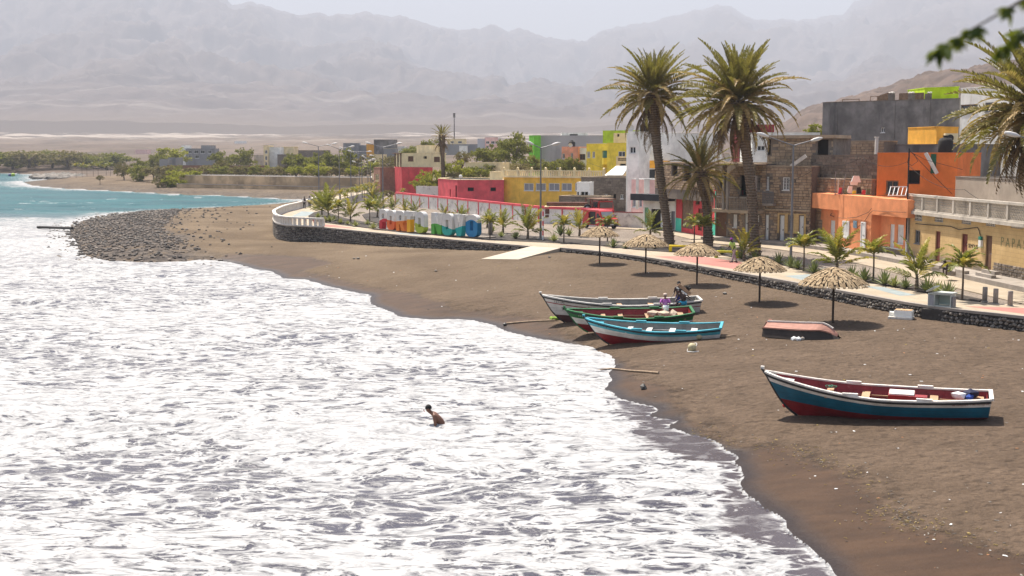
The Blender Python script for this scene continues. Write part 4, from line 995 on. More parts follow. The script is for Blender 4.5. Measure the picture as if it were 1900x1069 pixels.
# right half with barred windows; yellow ground floor
ztop2 = zat(1450, 262, s1)
sh2, FF = house('tall bare stone house with barred windows and a patch of yellow plaster', backfp(s1 + Vector((.02, .0, 0)), s2, 8), ZP, zat(1450, 309, s1), M_DSTONE,
                {0: [((1419, 399, 1426, 448), 'door', W1), ((1452, 329, 1465, 353), 'bars', W1), ((1421, 328, 1427, 352), 'bars', W1), ((1447, 400, 1455, 451), 'door', W1), ((1463, 400, 1472, 430), 'bars', M_CONC), ((1483, 401, 1491, 440), 'door', W1)]}, .3, trim=M_LSTONE, blk={0: dict(m=M_STONE, bw=.44, bh=.22)})
o = Vector(sh2.location); f = FF[0]
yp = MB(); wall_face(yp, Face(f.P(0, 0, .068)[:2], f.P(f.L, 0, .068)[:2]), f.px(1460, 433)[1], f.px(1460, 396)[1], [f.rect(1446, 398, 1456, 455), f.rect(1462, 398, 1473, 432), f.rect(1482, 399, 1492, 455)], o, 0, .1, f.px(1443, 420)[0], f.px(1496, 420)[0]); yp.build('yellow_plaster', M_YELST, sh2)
bc = MB(); a_, b_ = f.px(1421, 370)[0], f.px(1441, 370)[0]; zf2 = f.px(1430, 377)[1]
fbox(bc, f, a_, b_, zf2 - .2, zf2, .06, .6, 0, o); bc.build('balcony_floor', M_CONC, sh2)
rb = MB(); fbox(rb, f, a_, b_, zf2 + .9, zf2 + .98, .5, .6, 0, o)
for k in range(11): fbox(rb, f, a_ + (b_ - a_) * k / 10 - .02, a_ + (b_ - a_) * k / 10 + .02, zf2, zf2 + .9, .53, .57, 0, o)
rb.build('balcony_railing', M_STEEL, sh2)
ld = MB(); fbox(ld, f, 0, f.L, f.px(1450, 391)[1], f.px(1450, 388)[1], .07, .2, 0, o); ld.build('string_course', M_LSTONE, sh2)
# unfinished top storey: concrete frame with block infill, stair flight
t0 = s1 + Vector((.1, 1.3, 0)); t1 = GY(1545, 309, s2.y + 1.0)
zr_ = zat(1450, 309, s1)
ts, FT = house('unfinished rooftop storey of bare blocks with an open concrete corner', backfp(GY(1423, 309, s1.y + 1.2), t1, 5), zr_ - .1, zat(1470, 257, t0), M_GREYBL, {0: [((1517, 258, 1537, 287), 'hole', W1), ((1423, 258, 1430, 286), 'hole', W1)]}, .1, name='unfinished_storey', blk={0: dict(m=M_LSTONE, bw=.5, bh=.26)}, trim=M_LSTONE)
o = Vector(ts.location); f = FT[0]
sl = MB(); fbox(sl, f, -.3, f.L + .3, f.px(1470, 257)[1], f.px(1470, 251)[1], -4, .35, 0, o); sl.build('roof_slab', M_LSTONE, ts)
st_ = MB(); a_, b_ = f.px(1474, 309), f.px(1502, 289); st_.bar(f.P(a_[0], a_[1], .9) - o, f.P(b_[0], b_[1], .9) - o, .3, .16, up=(f.n.x, f.n.y, 0)); st_.build('stair_edge', M_CONCW, ts)
# dark block walls to the right of it
w0 = GY(1503, 330, s2.y + 2.0); w1 = GY(1632, 340, s2.y - 4.5)
wl, FT = house('long dark block wall behind the orange parapet', backfp(w0, w1, 3), ZP, zat(1560, 289, w0), M_GREYBL, {}, .1, name='block_wall', cat='wall', blk={0: dict(m=M_DSTONE, bw=.5, bh=.25)}, trim=M_DSTONE)
w0 = GY(1508, 340, s2.y + 1.2); w1 = GY(1618, 345, s2.y - 4.6)
house('lower ragged stone parapet just above the laundry', backfp(w0, w1, .4), ZP, zat(1560, 331, w0), M_GREYBL, {}, .05, name='block_wall', cat='wall', blk={0: dict(m=M_STONE, bw=.4, bh=.24)}, trim=M_LSTONE)
w0 = GY(1540, 300, s2.y + 9); w1 = GY(1640, 300, s2.y + 6)
house('upper row of brown blocks below the big cement house', backfp(w0, w1, 3), 6, zat(1590, 263, w0), M_DSTONE, {}, .1, name='block_wall', cat='wall', blk={0: dict(m=M_STONE, bw=.45, bh=.22)}, trim=M_STONE)
s = thing('standing_post', 'pale concrete post standing above the dark block wall', 'post', tuple(GY(1626, 284, s2.y + 5))); MB().box((0, 0, .6), (.24, .24, 1.4)).build('shaft', M_CONCW, s); MB().box((0, 0, 1.34), (.32, .32, .08)).build('cap', M_CONCW, s)

# ---- big grey house behind -----------------------------------------------------------------
g0 = GY(1523, 330, 128); g1 = GY(1775, 330, 118)
bgz = zat(1600, 191, g0)
bg_, FG = house('huge dark grey cement house towering over the street, lime rooms on its roof', backfp(g0, g1, 14), 2, bgz, M_BIGGREY, {0: [((1634, 237, 1642, 246), 'glass', M_WHITE)]}, .2, trim=M_GREYBL)
f = FG[0]; o = Vector(bg_.location)
for x in (1652, 1689, 1720):
    u = f.px(x, 185)[0]; pm_ = MB(); fbox(pm_, f, u - .24, u + .24, bgz + .07, f.px(x, 174)[1], -.5, 0, 0, o); pm_.build('roof_pillar', M_GREYBL, bg_); pm_ = MB()
    for k in range(5): pm_.rock((*(f.P(u + random.uniform(-.25, .25), f.px(x, 172)[1], -.25) - o)[:],), .14)
    pm_.build('rubble_cap', M_CONCW, bg_)
for x in (1655, 1549, 1720): u = f.px(x, 230)[0]; pm_ = MB(); fbox(pm_, f, u - .3, u + .3, 4, bgz - .08, .002, .05, 0, o); pm_.build('pilaster', M_BIGGREY, bg_)
fn = MB(); a_, b_ = f.px(1617, 184)[0], f.px(1644, 184)[0]
for k in range(9): fbox(fn, f, a_ + (b_ - a_) * k / 9, a_ + (b_ - a_) * (k + .8) / 9, bgz + .071, bgz + .55 + .05 * k, -1.2, -1.1, 0, o)
fn.build('plank_screen', M_WOOD, bg_); fn = MB()
for k in range(9): fbox(fn, f, f.px(1658, 184)[0] + .33 * k * 1.0, f.px(1658, 184)[0] + .33 * k + .3, bgz + .071, bgz + .75, -1.2, -1.1, 0, o)
fn.build('plank_screen', M_WOOD, bg_)
fr = MB()
for x0, x1, yy in ((1545, 1576, 184), (1597, 1632, 178)):
    a_, b_ = f.px(x0, yy), f.px(x1, yy)
    for uu_ in (a_[0], b_[0]): fr.bar(f.P(uu_, bgz + .07, -2) - o, f.P(uu_, a_[1], -2) - o, .06)
    fr.bar(f.P(a_[0], a_[1], -2) - o, f.P(b_[0], a_[1], -2) - o, .06)
fr.build('roof_frame', M_WOOD, bg_)
def corner(L, C, Rr): L, C, Rr = [Vector(p[:2]) for p in (L, C, Rr)]; return [L, C, Rr, Rr + L - C]
house('lime green rooftop rooms on the big cement house', corner(GY(1684, 190, 126), GY(1715, 190, 121.5), GY(1778, 190, 119.4)), bgz - .2, zat(1715, 164, GY(1715, 190, 121.5)), M_LIME, {}, .15, name='rooftop_rooms', trim=M_LIME)
# amber box
house('amber yellow rooftop room in front of the cement house', corner(GY(1684, 270, 112), GY(1737, 270, 107), GY(1777, 270, 109.5)), 5, zat(1737, 236, GY(1737, 270, 107)), M_AMBER, {}, .2, name='rooftop_room', trim=M_AMBER)
ac = thing('air_unit', 'cream outdoor air unit with a dark fan beside the amber room', 'air unit', tuple(GY(1764, 264, 106.5))); MB().box((0, 0, .35), (1.1, .4, .8)).build('case', M_CREAM, ac); fm = MB().lathe([(0, 0), (.3, 0), (.3, .03), (0, .04)], 14); fm.v = [(x - .12, -.2 - z, y + .35) for x, y, z in fm.v]; fm.build('fan', M_DARK, ac)
tk = thing('water_tank', 'black water tank on a low grey roof below the amber room', 'tank', tuple(GY(1754, 283, 103)))
MB().lathe([(0, 0), (.55, 0), (.6, .1), (.6, .9), (.45, 1.15), (.2, 1.25), (.2, 1.33), (0, 1.33)], 14).build('body', M_DARK, tk); MB().lathe([(0, 1.33), (.26, 1.33), (.26, 1.4), (0, 1.4)], 10).build('lid', M_DARK, tk)
house('low grey rooftop wall under the black water tank', backfp(GY(1636, 300, 110), GY(1790, 300, 104), 6), 4, zat(1700, 269, GY(1700, 300, 107)), M_BIGGREY, {}, .1, name='house', trim=M_GREYBL)
house('white plastered house with dark strip windows at the right, half hidden by a palm', backfp(GY(1777, 330, 116), GY(1960, 330, 104), 12), 2, zat(1790, 164, GY(1790, 300, 115)), M_WHR, {0: [((1780, 194, 1814, 209), 'glass', M_WOOD), ((1828, 190, 1850, 207), 'glass', M_STEEL)]}, .2, trim=M_WHR)

# ---- red house with green corners ----------------------------------------------------------
r0, r1 = G(1254, 428, ZP), G(1327, 443, ZP)
zr = zat(1290, 348, r0)
rh, FF = house('crimson shop front with turquoise green corners between two palm trunks', backfp(r0, r1 - (r1 - r0).normalized() * .03, 8), ZP, zr, M_CRIM, {0: [((1265, 369, 1286, 424), 'gate', M_WOOD), ((1291, 370, 1298, 378), 'hole', W1), ((1295, 387, 1303, 428), 'door', M_REDDOOR), ((1265, 354, 1287, 363), 'claustra', M_BROWNW)]}, .3, trim=M_CRIM)
o = Vector(rh.location); f = FF[0]
gc = MB(); zz = f.px(1260, 405)[1]; fbox(gc, f, -.03, f.px(1264.5, 410)[0], ZP - .3, zz, -.3, .035, 0, o); gc.build('green_dado', M_TURQ, rh); gc = MB(); fbox(gc, f, f.px(1310, 410)[0], f.L + .03, ZP - .3, f.px(1320, 412)[1], -.3, .035, 0, o); gc.build('green_dado', M_TURQ, rh)
st_ = MB(); fbox(st_, f, f.L - .1, f.L + .03, f.px(1320, 412)[1] + .003, zr, -.25, .035, 0, o); st_.build('green_edge', M_TURQ, rh)
ub, FF = house('bare stone storey with square windows above the crimson shop front', backfp(r0 + Vector((-1.9, 1.5, 0)), r1 + Vector((.0, .25, 0)), 7), zr, zat(1290, 302, r0), M_DSTONE, {0: [((1247, 303, 1257, 325), 'hole', W1), ((1269, 304, 1282, 335), 'hole', W1), ((1290, 305, 1300, 330), 'hole', W1)]}, .2, name='upper_storey', blk={0: dict(m=M_STONE, bw=.4, bh=.2)}, trim=M_STONE)
# grey garage with dark canopy left of it
k0, k1 = G(1193, 424, ZP), G(1253, 427.6, ZP)
gg, FF = house('grey white garage with a thick dark canopy beside the nearest palm trunk', backfp(k0, k1, 9), ZP, zat(1220, 362, k0), M_WHR, {0: [((1208, 388, 1226, 425), 'hole', M_STEEL), ((1245, 392, 1252, 426), 'door', M_STEEL), ((1196, 385, 1203, 416), 'roller', mat('pale_green_roller', (.25, .5, .3), .6, .2, 3, .1))]}, .2, trim=M_WHR)
o = Vector(gg.location); f = FF[0]; cn = MB(); fbox(cn, f, f.px(1187, 365)[0], f.L - .05, f.px(1220, 372)[1], f.px(1220, 360)[1], .003, 1.4, 0, o); cn.build('canopy', M_DCANO, gg)
# pink and white modern house
k0, k1 = GY(1161, 400, 138), GY(1243, 400, 134)
mh, FF = house('white modern house with bands of tinted glass rising behind the palms', backfp(k0, k1, 10), ZP, zat(1180, 248, k0), M_WHR, {0: [((1168, 271, 1181, 284), 'glass', M_WHITE), ((1187, 271, 1206, 284), 'glass', M_WHITE), ((1175, 313, 1186, 319), 'glass', M_STEEL), ((1187, 313, 1219, 332), 'glass', M_WHITE)]}, .3, trim=M_WHR)
o = Vector(mh.location); f = FF[0]; bx_ = MB(); q = f.rect(1208, 298, 1243, 312); fbox(bx_, f, *q, .003, .5, 0, o); bx_.build('amber_band', M_AMBER, mh)
fi = MB()
for x in (1173.5, 1176.5, 1179.5, 1204, 1207):
    q = f.rect(x, 270, x + 1.4, 285); fbox(fi, f, *q, .004, .18, 0, o)
fi.build('sun_fin', M_WHITE, mh)
house('white stepped block at the left of the modern house', backfp(GY(1164, 380, 132), GY(1184, 380, 131.4), 3), ZP, zat(1175, 245, GY(1164, 300, 132)), M_WHR, {0: [((1168, 272, 1180, 285), 'glass', M_WHITE)]}, .2, name='house', trim=M_WHR)
house('pale pink and white shop house left of the dark canopy', backfp(GY(1171, 405, 127), GY(1226, 405, 124), 6), ZP, zat(1180, 333, GY(1171, 400, 127)), M_PINKR, {0: [((1173, 363, 1180, 384), 'slide', M_WHITE), ((1185, 365, 1191, 384), 'slide', M_WHITE)]}, .2, trim=M_WHR)
for x0, x1 in ((1179, 1184), (1194, 1206), (1217, 1226)):
    s = thing('wall_panel', 'white vertical panel on the pink shop house, %s' % {1179: 'the narrow one', 1194: 'the wide one', 1217: 'beside the palm trunk'}[x0], 'panel', tuple(GY(x0, 388, 125.5)))
    wd = (x1 - x0) / F * 125.5; MB().box((wd / 2, -.3, 1.5), (wd, .1, 3.0)).build('board', M_WHR, s); MB().box((wd / 2, -.3, 3.04), (wd, .14, .08)).build('cap', M_WHITE, s)
# low white yard wall with maroon coping
M_MAROON = paint('maroon_paint', (0.256, 0.038, 0.045), stain=.1); M_LWALL = mat('flaking_whitewash', (0.72, 0.69, 0.64), .95, .12, 1.5, .3, stain=.8, stain_col=(.24, .21, .19))
y0, y1 = G(1137, 421, ZP), G(1191, 423, ZP)
yw, FF = house('flaking whitewashed yard wall with a maroon coping right of the red van', backfp(y0, y1, .3), ZP, zat(1160, 394, y0), M_LWALL, {}, .02, name='yard_wall', cat='wall', trim=M_MAROON)
# dark stone sheds
house('long dark rubble stone shed below the yellow house', backfp(GY(1078, 385, 158), GY(1162, 385, 155), 8), 1.5, zat(1100, 329, GY(1078, 380, 158)), M_DSTONE, {0: [((1122, 360, 1128, 370), 'glass', M_WHITE), ((1138, 360, 1143, 370), 'hole', W1), ((1151, 361, 1157, 369), 'glass', M_WHITE)]}, .2, trim=M_LSTONE, blk={0: dict(m=M_DSTONE, bw=.5, bh=.3)})
house('low dark stone yard wall behind the brown trailer', backfp(GY(1037, 392, 150), GY(1116, 392, 147), 3), 1.5, zat(1070, 364, GY(1037, 390, 150)), M_DSTONE, {}, .1, name='yard_wall', cat='wall', blk={0: dict(m=M_DSTONE, bw=.5, bh=.3)}, trim=M_LSTONE)
wb_, FF = house('small white kiosk standing on the dark yard wall', backfp(GY(1070, 366, 152), GY(1094, 366, 151.5), 2), zat(1080, 365, GY(1080, 366, 152)), zat(1080, 339, GY(1080, 366, 152)), M_WHITE, {0: [((1071, 356, 1074, 362), 'hole', W1), ((1078, 356, 1084, 362), 'hole', W1), ((1085, 356, 1091, 362), 'hole', W1)]}, .1, name='kiosk', cat='kiosk')
# ---- middle distance -----------------------------------------------------------------------
M_S = M_WHITE
DY = 185
k0, k1 = GY(935, 374, DY), GY(1077, 374, DY - 6); zz = zat(1000, 329, k0)
yl, FF = house('long ochre yellow hall with a row of grey framed windows', backfp(k0, GY(1120, 374, DY - 8), 14), 1.7, zz, M_OCHRE, {0: [((972, 340, 990, 354), 'slide', M_S), ((994, 340, 1013, 354), 'slide', M_S), ((1018, 340, 1038, 354), 'slide', M_S), ((1042, 340, 1061, 354), 'slide', M_S), ((1067, 340, 1080, 354), 'slide', M_S)]}, .05, trim=M_CREAM, cop=False)
o = Vector(yl.location); f = FF[0]
pr_ = MB(); fbox(pr_, f, -.2, f.L, zz, zz + .25, -.4, .2, 0, o); fbox(pr_, f, -.1, f.L, zz + .95, zz + 1.08, -.2, .1, 0, o); pr_.build('cornice', M_CREAM, yl)
zp2 = zz + .25; nn = 46
bm_ = MB()
for k in range(nn): u = f.L * k / nn; fbox(bm_, f, u + .06, u + .26, zp2, zz + .95, -.12, .04, 0, o)
tag(bm_.build('balusters', M_CREAM, yl), kind='stuff')
for k in range(8):
    u = f.L * k / 7; ps = MB(); fbox(ps, f, u - .16, u + .16, zp2, zz + 1.2, -.24, .12, 0, o); c = f.P(u, zz + 1.35, -.06) - o; ps.rock((c.x, c.y, c.z), .2, (1, 1, 1), j=0); ps.build('parapet_pillar', M_CREAM, yl)
house('cream end room joined to the ochre hall', backfp(GY(909, 372, DY + 3), GY(934, 372, DY + 2), 8), 1.7, zat(920, 319, GY(909, 372, DY + 3)), M_CREAM, {}, .15, name='house', trim=M_CREAM)
c_ = GY(849, 375, DY - 1)
rm, FF = house('low crimson house beside the ochre hall', [GY(813, 370, DY + 9)[:2], c_[:2], GY(935, 375, DY - 1)[:2], GY(935, 375, DY + 9)[:2], GY(840, 375, DY + 18)[:2]], 1.7, zat(890, 334, c_), M_CRIM2, {1: [((868, 348, 879, 354), 'hole', W1), ((910, 348, 920, 354), 'hole', W1)], 0: [((834.5, 351, 836.5, 369), 'hole', W1), ((845, 344, 848, 374), 'hole', W1)]}, .2, trim=M_CREAM)
house('whitewashed crumbling yard wall beside the low crimson house', backfp(GY(772, 368, 196), GY(814, 368, 194), .4), 1.7, zat(790, 346, GY(772, 368, 196)), M_LWALL, {}, .02, name='yard_wall', cat='wall')
# cream and crimson house
c0 = GY(746, 359, 226)
z_m = zat(760, 310, c0)
ch, FF = house('tall house, crimson below and cream above, with brown shutters', [GY(733, 358, 233)[:2], c0[:2], GY(803, 359, 222)[:2], GY(803, 359, 236)[:2], GY(740, 359, 240)[:2]], 1.7, z_m, M_CRIM, {}, .05, trim=M_CREAM, cop=False)
o = Vector(ch.location)
up, FU = house('', [GY(735, 358, 233.2)[:2], GY(746.5, 359, 226.2)[:2], GY(828, 359, 221)[:2], GY(828, 359, 236)[:2], GY(741, 359, 240)[:2]], z_m, zat(780, 285, c0), M_CREAM, {1: [((757, 290, 767, 299), 'shutter', M_BROWNW), ((786, 290, 792, 294), 'hole', W1), ((805, 291, 816, 300), 'shutter', M_BROWNW)]}, .2, root=ch, wall='upper_wall', trim=M_CREAM, zb=z_m)
vr = MB(); fv = FU[0]; fbox(vr, fv, -2.5, fv.L, z_m + 2.4, z_m + 2.55, 0, .3, 0, o)
for k in range(3): fbox(vr, fv, fv.L * k / 2.2, fv.L * k / 2.2 + .2, z_m, z_m + 2.4, .05, .25, 0, o)
vr.build('veranda', M_BROWNW, ch)
house('cream rooftop room on the tall crimson and cream house', backfp(GY(773, 285, 229), GY(801, 285, 228), 4), zat(780, 288, c0), zat(785, 270, c0), M_CREAM, {}, .1, name='rooftop_room', trim=M_CREAM)
house('plain brown brick house with a shuttered side left of the tall crimson house', [GY(694, 356, 240)[:2], GY(706, 358, 234)[:2], GY(734, 358, 234)[:2], GY(734, 356, 250)[:2]], 1.5, zat(720, 312, GY(706, 358, 234)), M_BRICK, {0: [((696, 323, 703, 336), 'bars', M_CREAM)]}, .2, trim=M_BRICK)
house('long low cream yard wall behind the trees', backfp(GY(864, 318, 215), GY(928, 318, 213), 5), 1.5, zat(890, 302, GY(864, 318, 215)), M_CREAM, {}, .1, name='yard_wall', cat='wall')
# salmon, yellow, slate blocks further up
D2 = 235
house('salmon coloured house with a black water tank on its roof', backfp(GY(1042, 330, D2), GY(1073, 330, D2 - 2), 8), 1.5, zat(1050, 273, GY(1042, 330, D2)), M_SALM, {0: [((1043, 285, 1048, 295), 'glass', M_S), ((1059, 284, 1063, 295), 'slide', M_S)]}, .3, trim=M_SALM)
house('white fronted part of the salmon house with two windows', backfp(GY(1073.3, 330, D2 - 1.5), GY(1088, 330, D2 - 2.5), 7), 1.5, zat(1080, 275, GY(1073, 330, D2)), M_WHR, {0: [((1075, 286, 1086, 296), 'glass', M_BROWNW)]}, .3, trim=M_WHR)
tk = thing('water_tank', 'black round water tank on the salmon house', 'tank', tuple(GY(1061, 273, D2 + 2))); MB().lathe([(0, 0), (.6, 0), (.66, .1), (.66, .8), (.5, 1.05), (.2, 1.15), (0, 1.15)], 12).build('body', M_DARK, tk); MB().lathe([(0, 1.15), (.25, 1.15), (.25, 1.25), (0, 1.25)], 8).build('lid', M_DARK, tk)
y_, FF = house('lemon yellow house with a teal bay window', backfp(GY(1088, 330, 228), GY(1118, 330, 225), 9), 1.5, zat(1100, 280, GY(1088, 330, 228)), M_YELL, {0: [((1089, 281.5, 1095, 293), 'slide', M_S), ((1099, 281.5, 1104, 293), 'slide', M_S)]}, .2, trim=M_YELL)
house('lemon yellow top storey set back on the yellow house', backfp(GY(1088, 300, 230), GY(1140, 300, 226), 7), 6, zat(1100, 267, GY(1088, 300, 230)), M_YELL, {}, .2, name='upper_storey', trim=M_CREAM)
bw_ = thing('bay_window', 'teal glazed bay on the lemon yellow house', 'bay window', tuple(GY(1118, 293, 224)))
MB().box((1.05, .0, .65), (2.0, 2.2, 1.3)).build('glazing', mat('teal_glass', (.01, .13, .15), .25, .2, 2, 0), bw_); MB().box((1.05, 0, 1.34), (2.2, 2.4, .08)).build('cornice', M_YELL, bw_); MB().box((1.0, .0, -.6), (1.9, 2.0, 1.15)).build('apron', M_YELL, bw_)
house('yellow house with a cream tower room and a pierced terrace', backfp(GY(1126, 330, 216), GY(1168, 330, 212), 9), 1.5, zat(1150, 266, GY(1126, 330, 216)), M_YELL, {0: [((1147, 281, 1160, 292), 'glass', M_S)]}, .2, trim=M_YELL)
house('cream tower room with a lime green top beyond the yellow house', backfp(GY(1138, 300, 222), GY(1160, 300, 221), 5), 6, zat(1145, 247, GY(1140, 300, 222)), M_CREAM, {0: [((1145, 249, 1149, 253), 'hole', W1)]}, .1, name='rooftop_room', trim=M_LIME)
house('lime green flat roofed rooms high at the back', backfp(GY(1118, 300, 262), GY(1168, 300, 258), 6), 6, zat(1140, 243, GY(1120, 300, 262)), M_LIME, {}, .1, name='rooftop_rooms', trim=M_LIME)
house('white terrace block with a pierced parapet below the yellow house', backfp(GY(1143, 330, 200), GY(1165, 330, 198), 6), 1.5, zat(1150, 291, GY(1143, 330, 200)), M_CREAM, {0: [((1150, 304, 1161, 308), 'hole', W1), ((1146, 293, 1162, 299), 'claustra', M_CREAM)]}, .1, trim=M_CREAM)
lt = thing('shed_roof', 'white sloping sheet roof of a lean-to beside the modern house', 'roof', tuple(GY(1120, 326, 175)))
k_ = [GY(1122, 325, 172), GY(1155, 325, 170), GY(1167, 308, 178), GY(1143, 308, 179)]; o = Vector(lt.location); mb = MB(); mb.quad(*[p - o for p in k_]); mb.quad(*[p - o - Vector((0, 0, .15)) for p in k_[::-1]]); mb.build('sheet', M_WHR, lt)
mb = MB()
for p in k_: mb.bar((p.x - o.x, p.y - o.y, -3), (p.x - o.x, p.y - o.y, p.z - o.z - .1), .15)
mb.build('post', M_CREAM, lt)
sl_, FF = house('very wide slate grey house wall spanning behind the salmon house', backfp(GY(1003, 330, 262), GY(1145, 330, 262), 12), 1.5, zat(1060, 252, GY(1003, 330, 262)), M_PSLATE, {}, .2, trim=M_PSLATE)
gt, FF = house('bright green stair tower at the end of the slate grey house', [GY(981.5, 330, 262)[:2], GY(991, 330, 259)[:2], GY(1003, 330, 260)[:2], GY(1004, 330, 266)[:2], GY(983, 330, 266)[:2]], 1.5, zat(990, 252, GY(985, 330, 262)), M_GREENT, {0: [((984, 266, 987, 273), 'hole', W1), ((984, 289, 987, 296), 'hole', W1)]}, .2, name='stair_tower', trim=M_GREENT)
house('white rooftop pavilion on the slate grey house', backfp(GY(1042, 255, 268), GY(1090, 255, 268), 5), zat(1060, 254, GY(1060, 255, 268)), zat(1060, 247, GY(1060, 255, 268)), M_WHR, {0: [((1057, 249, 1072, 252), 'hole', W1)]}, .1, name='rooftop_pavilion', trim=M_WHR)
house('white low house with a red brown roof room behind the tallest palm', backfp(GY(1395, 300, 150), GY(1520, 300, 150), 8), 3, zat(1450, 247, GY(1450, 300, 150)), M_WHR, {0: [((1405, 270, 1420, 280), 'glass', M_S)]}, .2, trim=M_WHR)
house('dark red rooftop room behind the tallest palm', backfp(GY(1372, 260, 158), GY(1436, 260, 158), 5), 8, zat(1400, 232, GY(1400, 260, 158)), M_MAROON, {}, .1, name='rooftop_room', trim=M_MAROON)
# ---- far houses ---------------------------------------------------------------------------
def far(label, x0, x1, yt, yb, D, m, wins=(), trim=None, deep=9):
    return house(label, backfp(GY(x0, yb, D), GY(x1, yb, D), deep), GY(x0, yb, D).z, GY(x0, yt, D).z, m, {0: [(w_, 'glass', M_S) for w_ in wins]}, .2, trim=trim or m, group='far houses beyond the trees')
far('dark unfinished block of flats at the far left of the town', 345, 397, 276, 303, 470, M_BLUEG, [(350, 279, 356, 285), (360, 279, 368, 285), (372, 279, 380, 285), (386, 279, 392, 285), (350, 288, 356, 294), (362, 288, 369, 294), (386, 288, 392, 294)])
far('pale stair shaft at the left of the dark flats', 337.5, 345, 270, 303, 471, M_WHR); far('dark rooftop box of the block of flats', 373, 390, 270, 276.5, 472, M_BLUEG)
c_ = far('white block of flats with a yellow edge and a column of windows', 498, 520, 273, 311, 395, M_WHR, [(496, 278, 500, 285), (496, 290, 500, 297), (496, 301, 500, 308)], M_CREAM)
far('cream gable part of the white flats', 489.5, 498, 270, 311, 393, M_CREAM, [(492, 279, 496, 285), (492, 290, 496, 297), (492, 301, 496, 308)]); far('cream house with a yellow roof', 520, 545, 273, 311, 402, M_CREAM, [], M_YELL)  # cream walls with a yellow coping
far('grey low house under the cream house', 515, 548, 287, 313, 388, M_GREYBL); far('brown grey house with a yellow eave between the trees', 545, 606, 279, 300, 430, M_GREYBL, [], M_CREAM); far('small white porch house beside the grey house', 472, 490, 288, 308, 420, M_RWHITE)
far('slate grey twin roofed house far behind the lamp posts', 637, 664, 266, 290, 480, M_BLUEG); far('slate house with chimneys far behind the lamp posts', 664, 684, 270, 290, 485, M_BLUEG); far('amber house beside the tall dark block', 680, 694, 268, 292, 420, M_AMBER)
far('tall dark block with a vertical edge strip', 694, 733, 259.5, 298, 410, M_BIGGREY, [(716, 277, 724, 281)]); far('grey wing of the tall dark block', 712, 734, 276, 298, 404, M_BLUEG, [], M_CREAM); far('small cream roof by the lamp posts', 692, 712, 287, 300, 370, M_CREAM)
far('white low shed right of the tall dark block', 736, 750, 272, 278, 420, M_WHR)
far('beige house with three roof tanks near the antenna', 830, 864, 258, 273, 400, M_CREAM, [(836, 262, 842, 266), (850, 262, 857, 266)]); far('grey walls under the beige house', 826, 893, 268, 282, 380, M_BLUEG); far('small white box house among the grey walls', 852, 866, 271, 286, 372, M_WHR)
far('pale blue house next to the pink flats', 886, 900, 258, 281, 360, mat('pale_blue_render', (.48, .53, .58), .85, .1, 1, .1)); far('pink block of flats with white balconies and red windows', 900, 924, 255, 280, 358, M_PINKR, [(902, 262, 908, 267), (911, 262, 918, 267), (902, 270, 907, 275), (919, 262, 923, 267)], M_WHR)
far('white gable part of the pink flats', 924, 930, 257, 280, 360, M_WHR)
far('low dark seafront house with a white door', 296, 312, 296, 312, 395, M_BLUEG); far('small slate house on the shore bank', 312, 326, 293, 306, 400, M_BLUEG); far('pale low wall of the shore house', 285, 312, 313, 322, 380, M_RWHITE)
far('tiny pink house alone on the plain', 251, 273, 278, 283, 900, M_PINKR); far('tiny white farm building on the plain', 435, 455, 262, 266, 1500, M_WHR)
# sea wall of the far bay and long low wall behind it
M_SEAW = mat('stained_sea_wall', (0.56, 0.41, 0.25), .9, .45, .25, .2, stain=.6, stain_col=(.16, .13, .10))
house('long tan concrete sea wall with dark stains along the far bay', [GY(333, 349, 306)[:2], GY(575, 352, 281)[:2], GY(690, 352, 275)[:2], GY(690, 352, 288)[:2], GY(575, 352, 294)[:2], GY(333, 349, 319)[:2]], .8, zat(400, 326, GY(400, 340, 299)), M_SEAW, {}, .1, name='sea_wall', cat='wall', zb=-.5, trim=M_CONCW)
house('lower step of the tan sea wall', [GY(328, 350, 299)[:2], GY(575, 358, 274)[:2], GY(700, 354, 268)[:2], GY(700, 352, 273)[:2], GY(575, 352, 279)[:2], GY(328, 348, 304)[:2]], -.2, zat(400, 343, GY(400, 350, 292)), M_SEAW, {}, .05, name='sea_wall', cat='wall', zb=-1.5, trim=M_CONC)
house('brown yard wall among the bushes above the sea wall', backfp(GY(310, 318, 350), GY(490, 312, 345), .5), 2, zat(400, 307, GY(400, 318, 348)), M_BRICK, {}, .05, name='yard_wall', cat='wall', trim=M_CONC)
# long white fence with maroon posts and rail beside the empty lot
fp_ = [Vector((p.x, p.y, ZP)) for p in FEN[:4]]
wf = thing('boundary_wall', 'long white boundary wall with maroon posts and coping beside the empty lot', 'wall', tuple(fp_[0])); o = fp_[0]
pn = MB(); cp = MB(); postm = MB().box((0, 0, .8), (.16, .34, 1.6)).mesh('post', M_CRIM2)
for a, b in zip(fp_[:-1], fp_[1:]):
    L = (b - a).length; d = (b - a) / L; hh = 1.55
    pn.bar(a - o + Vector((0, 0, hh / 2 - .3)), b - o + Vector((0, 0, hh / 2 - .3)), .2, hh + .6); cp.bar(a - o + Vector((0, 0, hh + .12)), b - o + Vector((0, 0, hh + .12)), .34, .24)
    n = int(L / 3.4)
    for k in range(n + 1):
        p = a.lerp(b, k / max(n, 1)); link('post', postm, wf, p - o, math.atan2(d.y, d.x))
pn.build('panel_wall', M_LWALL, wf); cp.build('coping', M_CRIM2, wf)
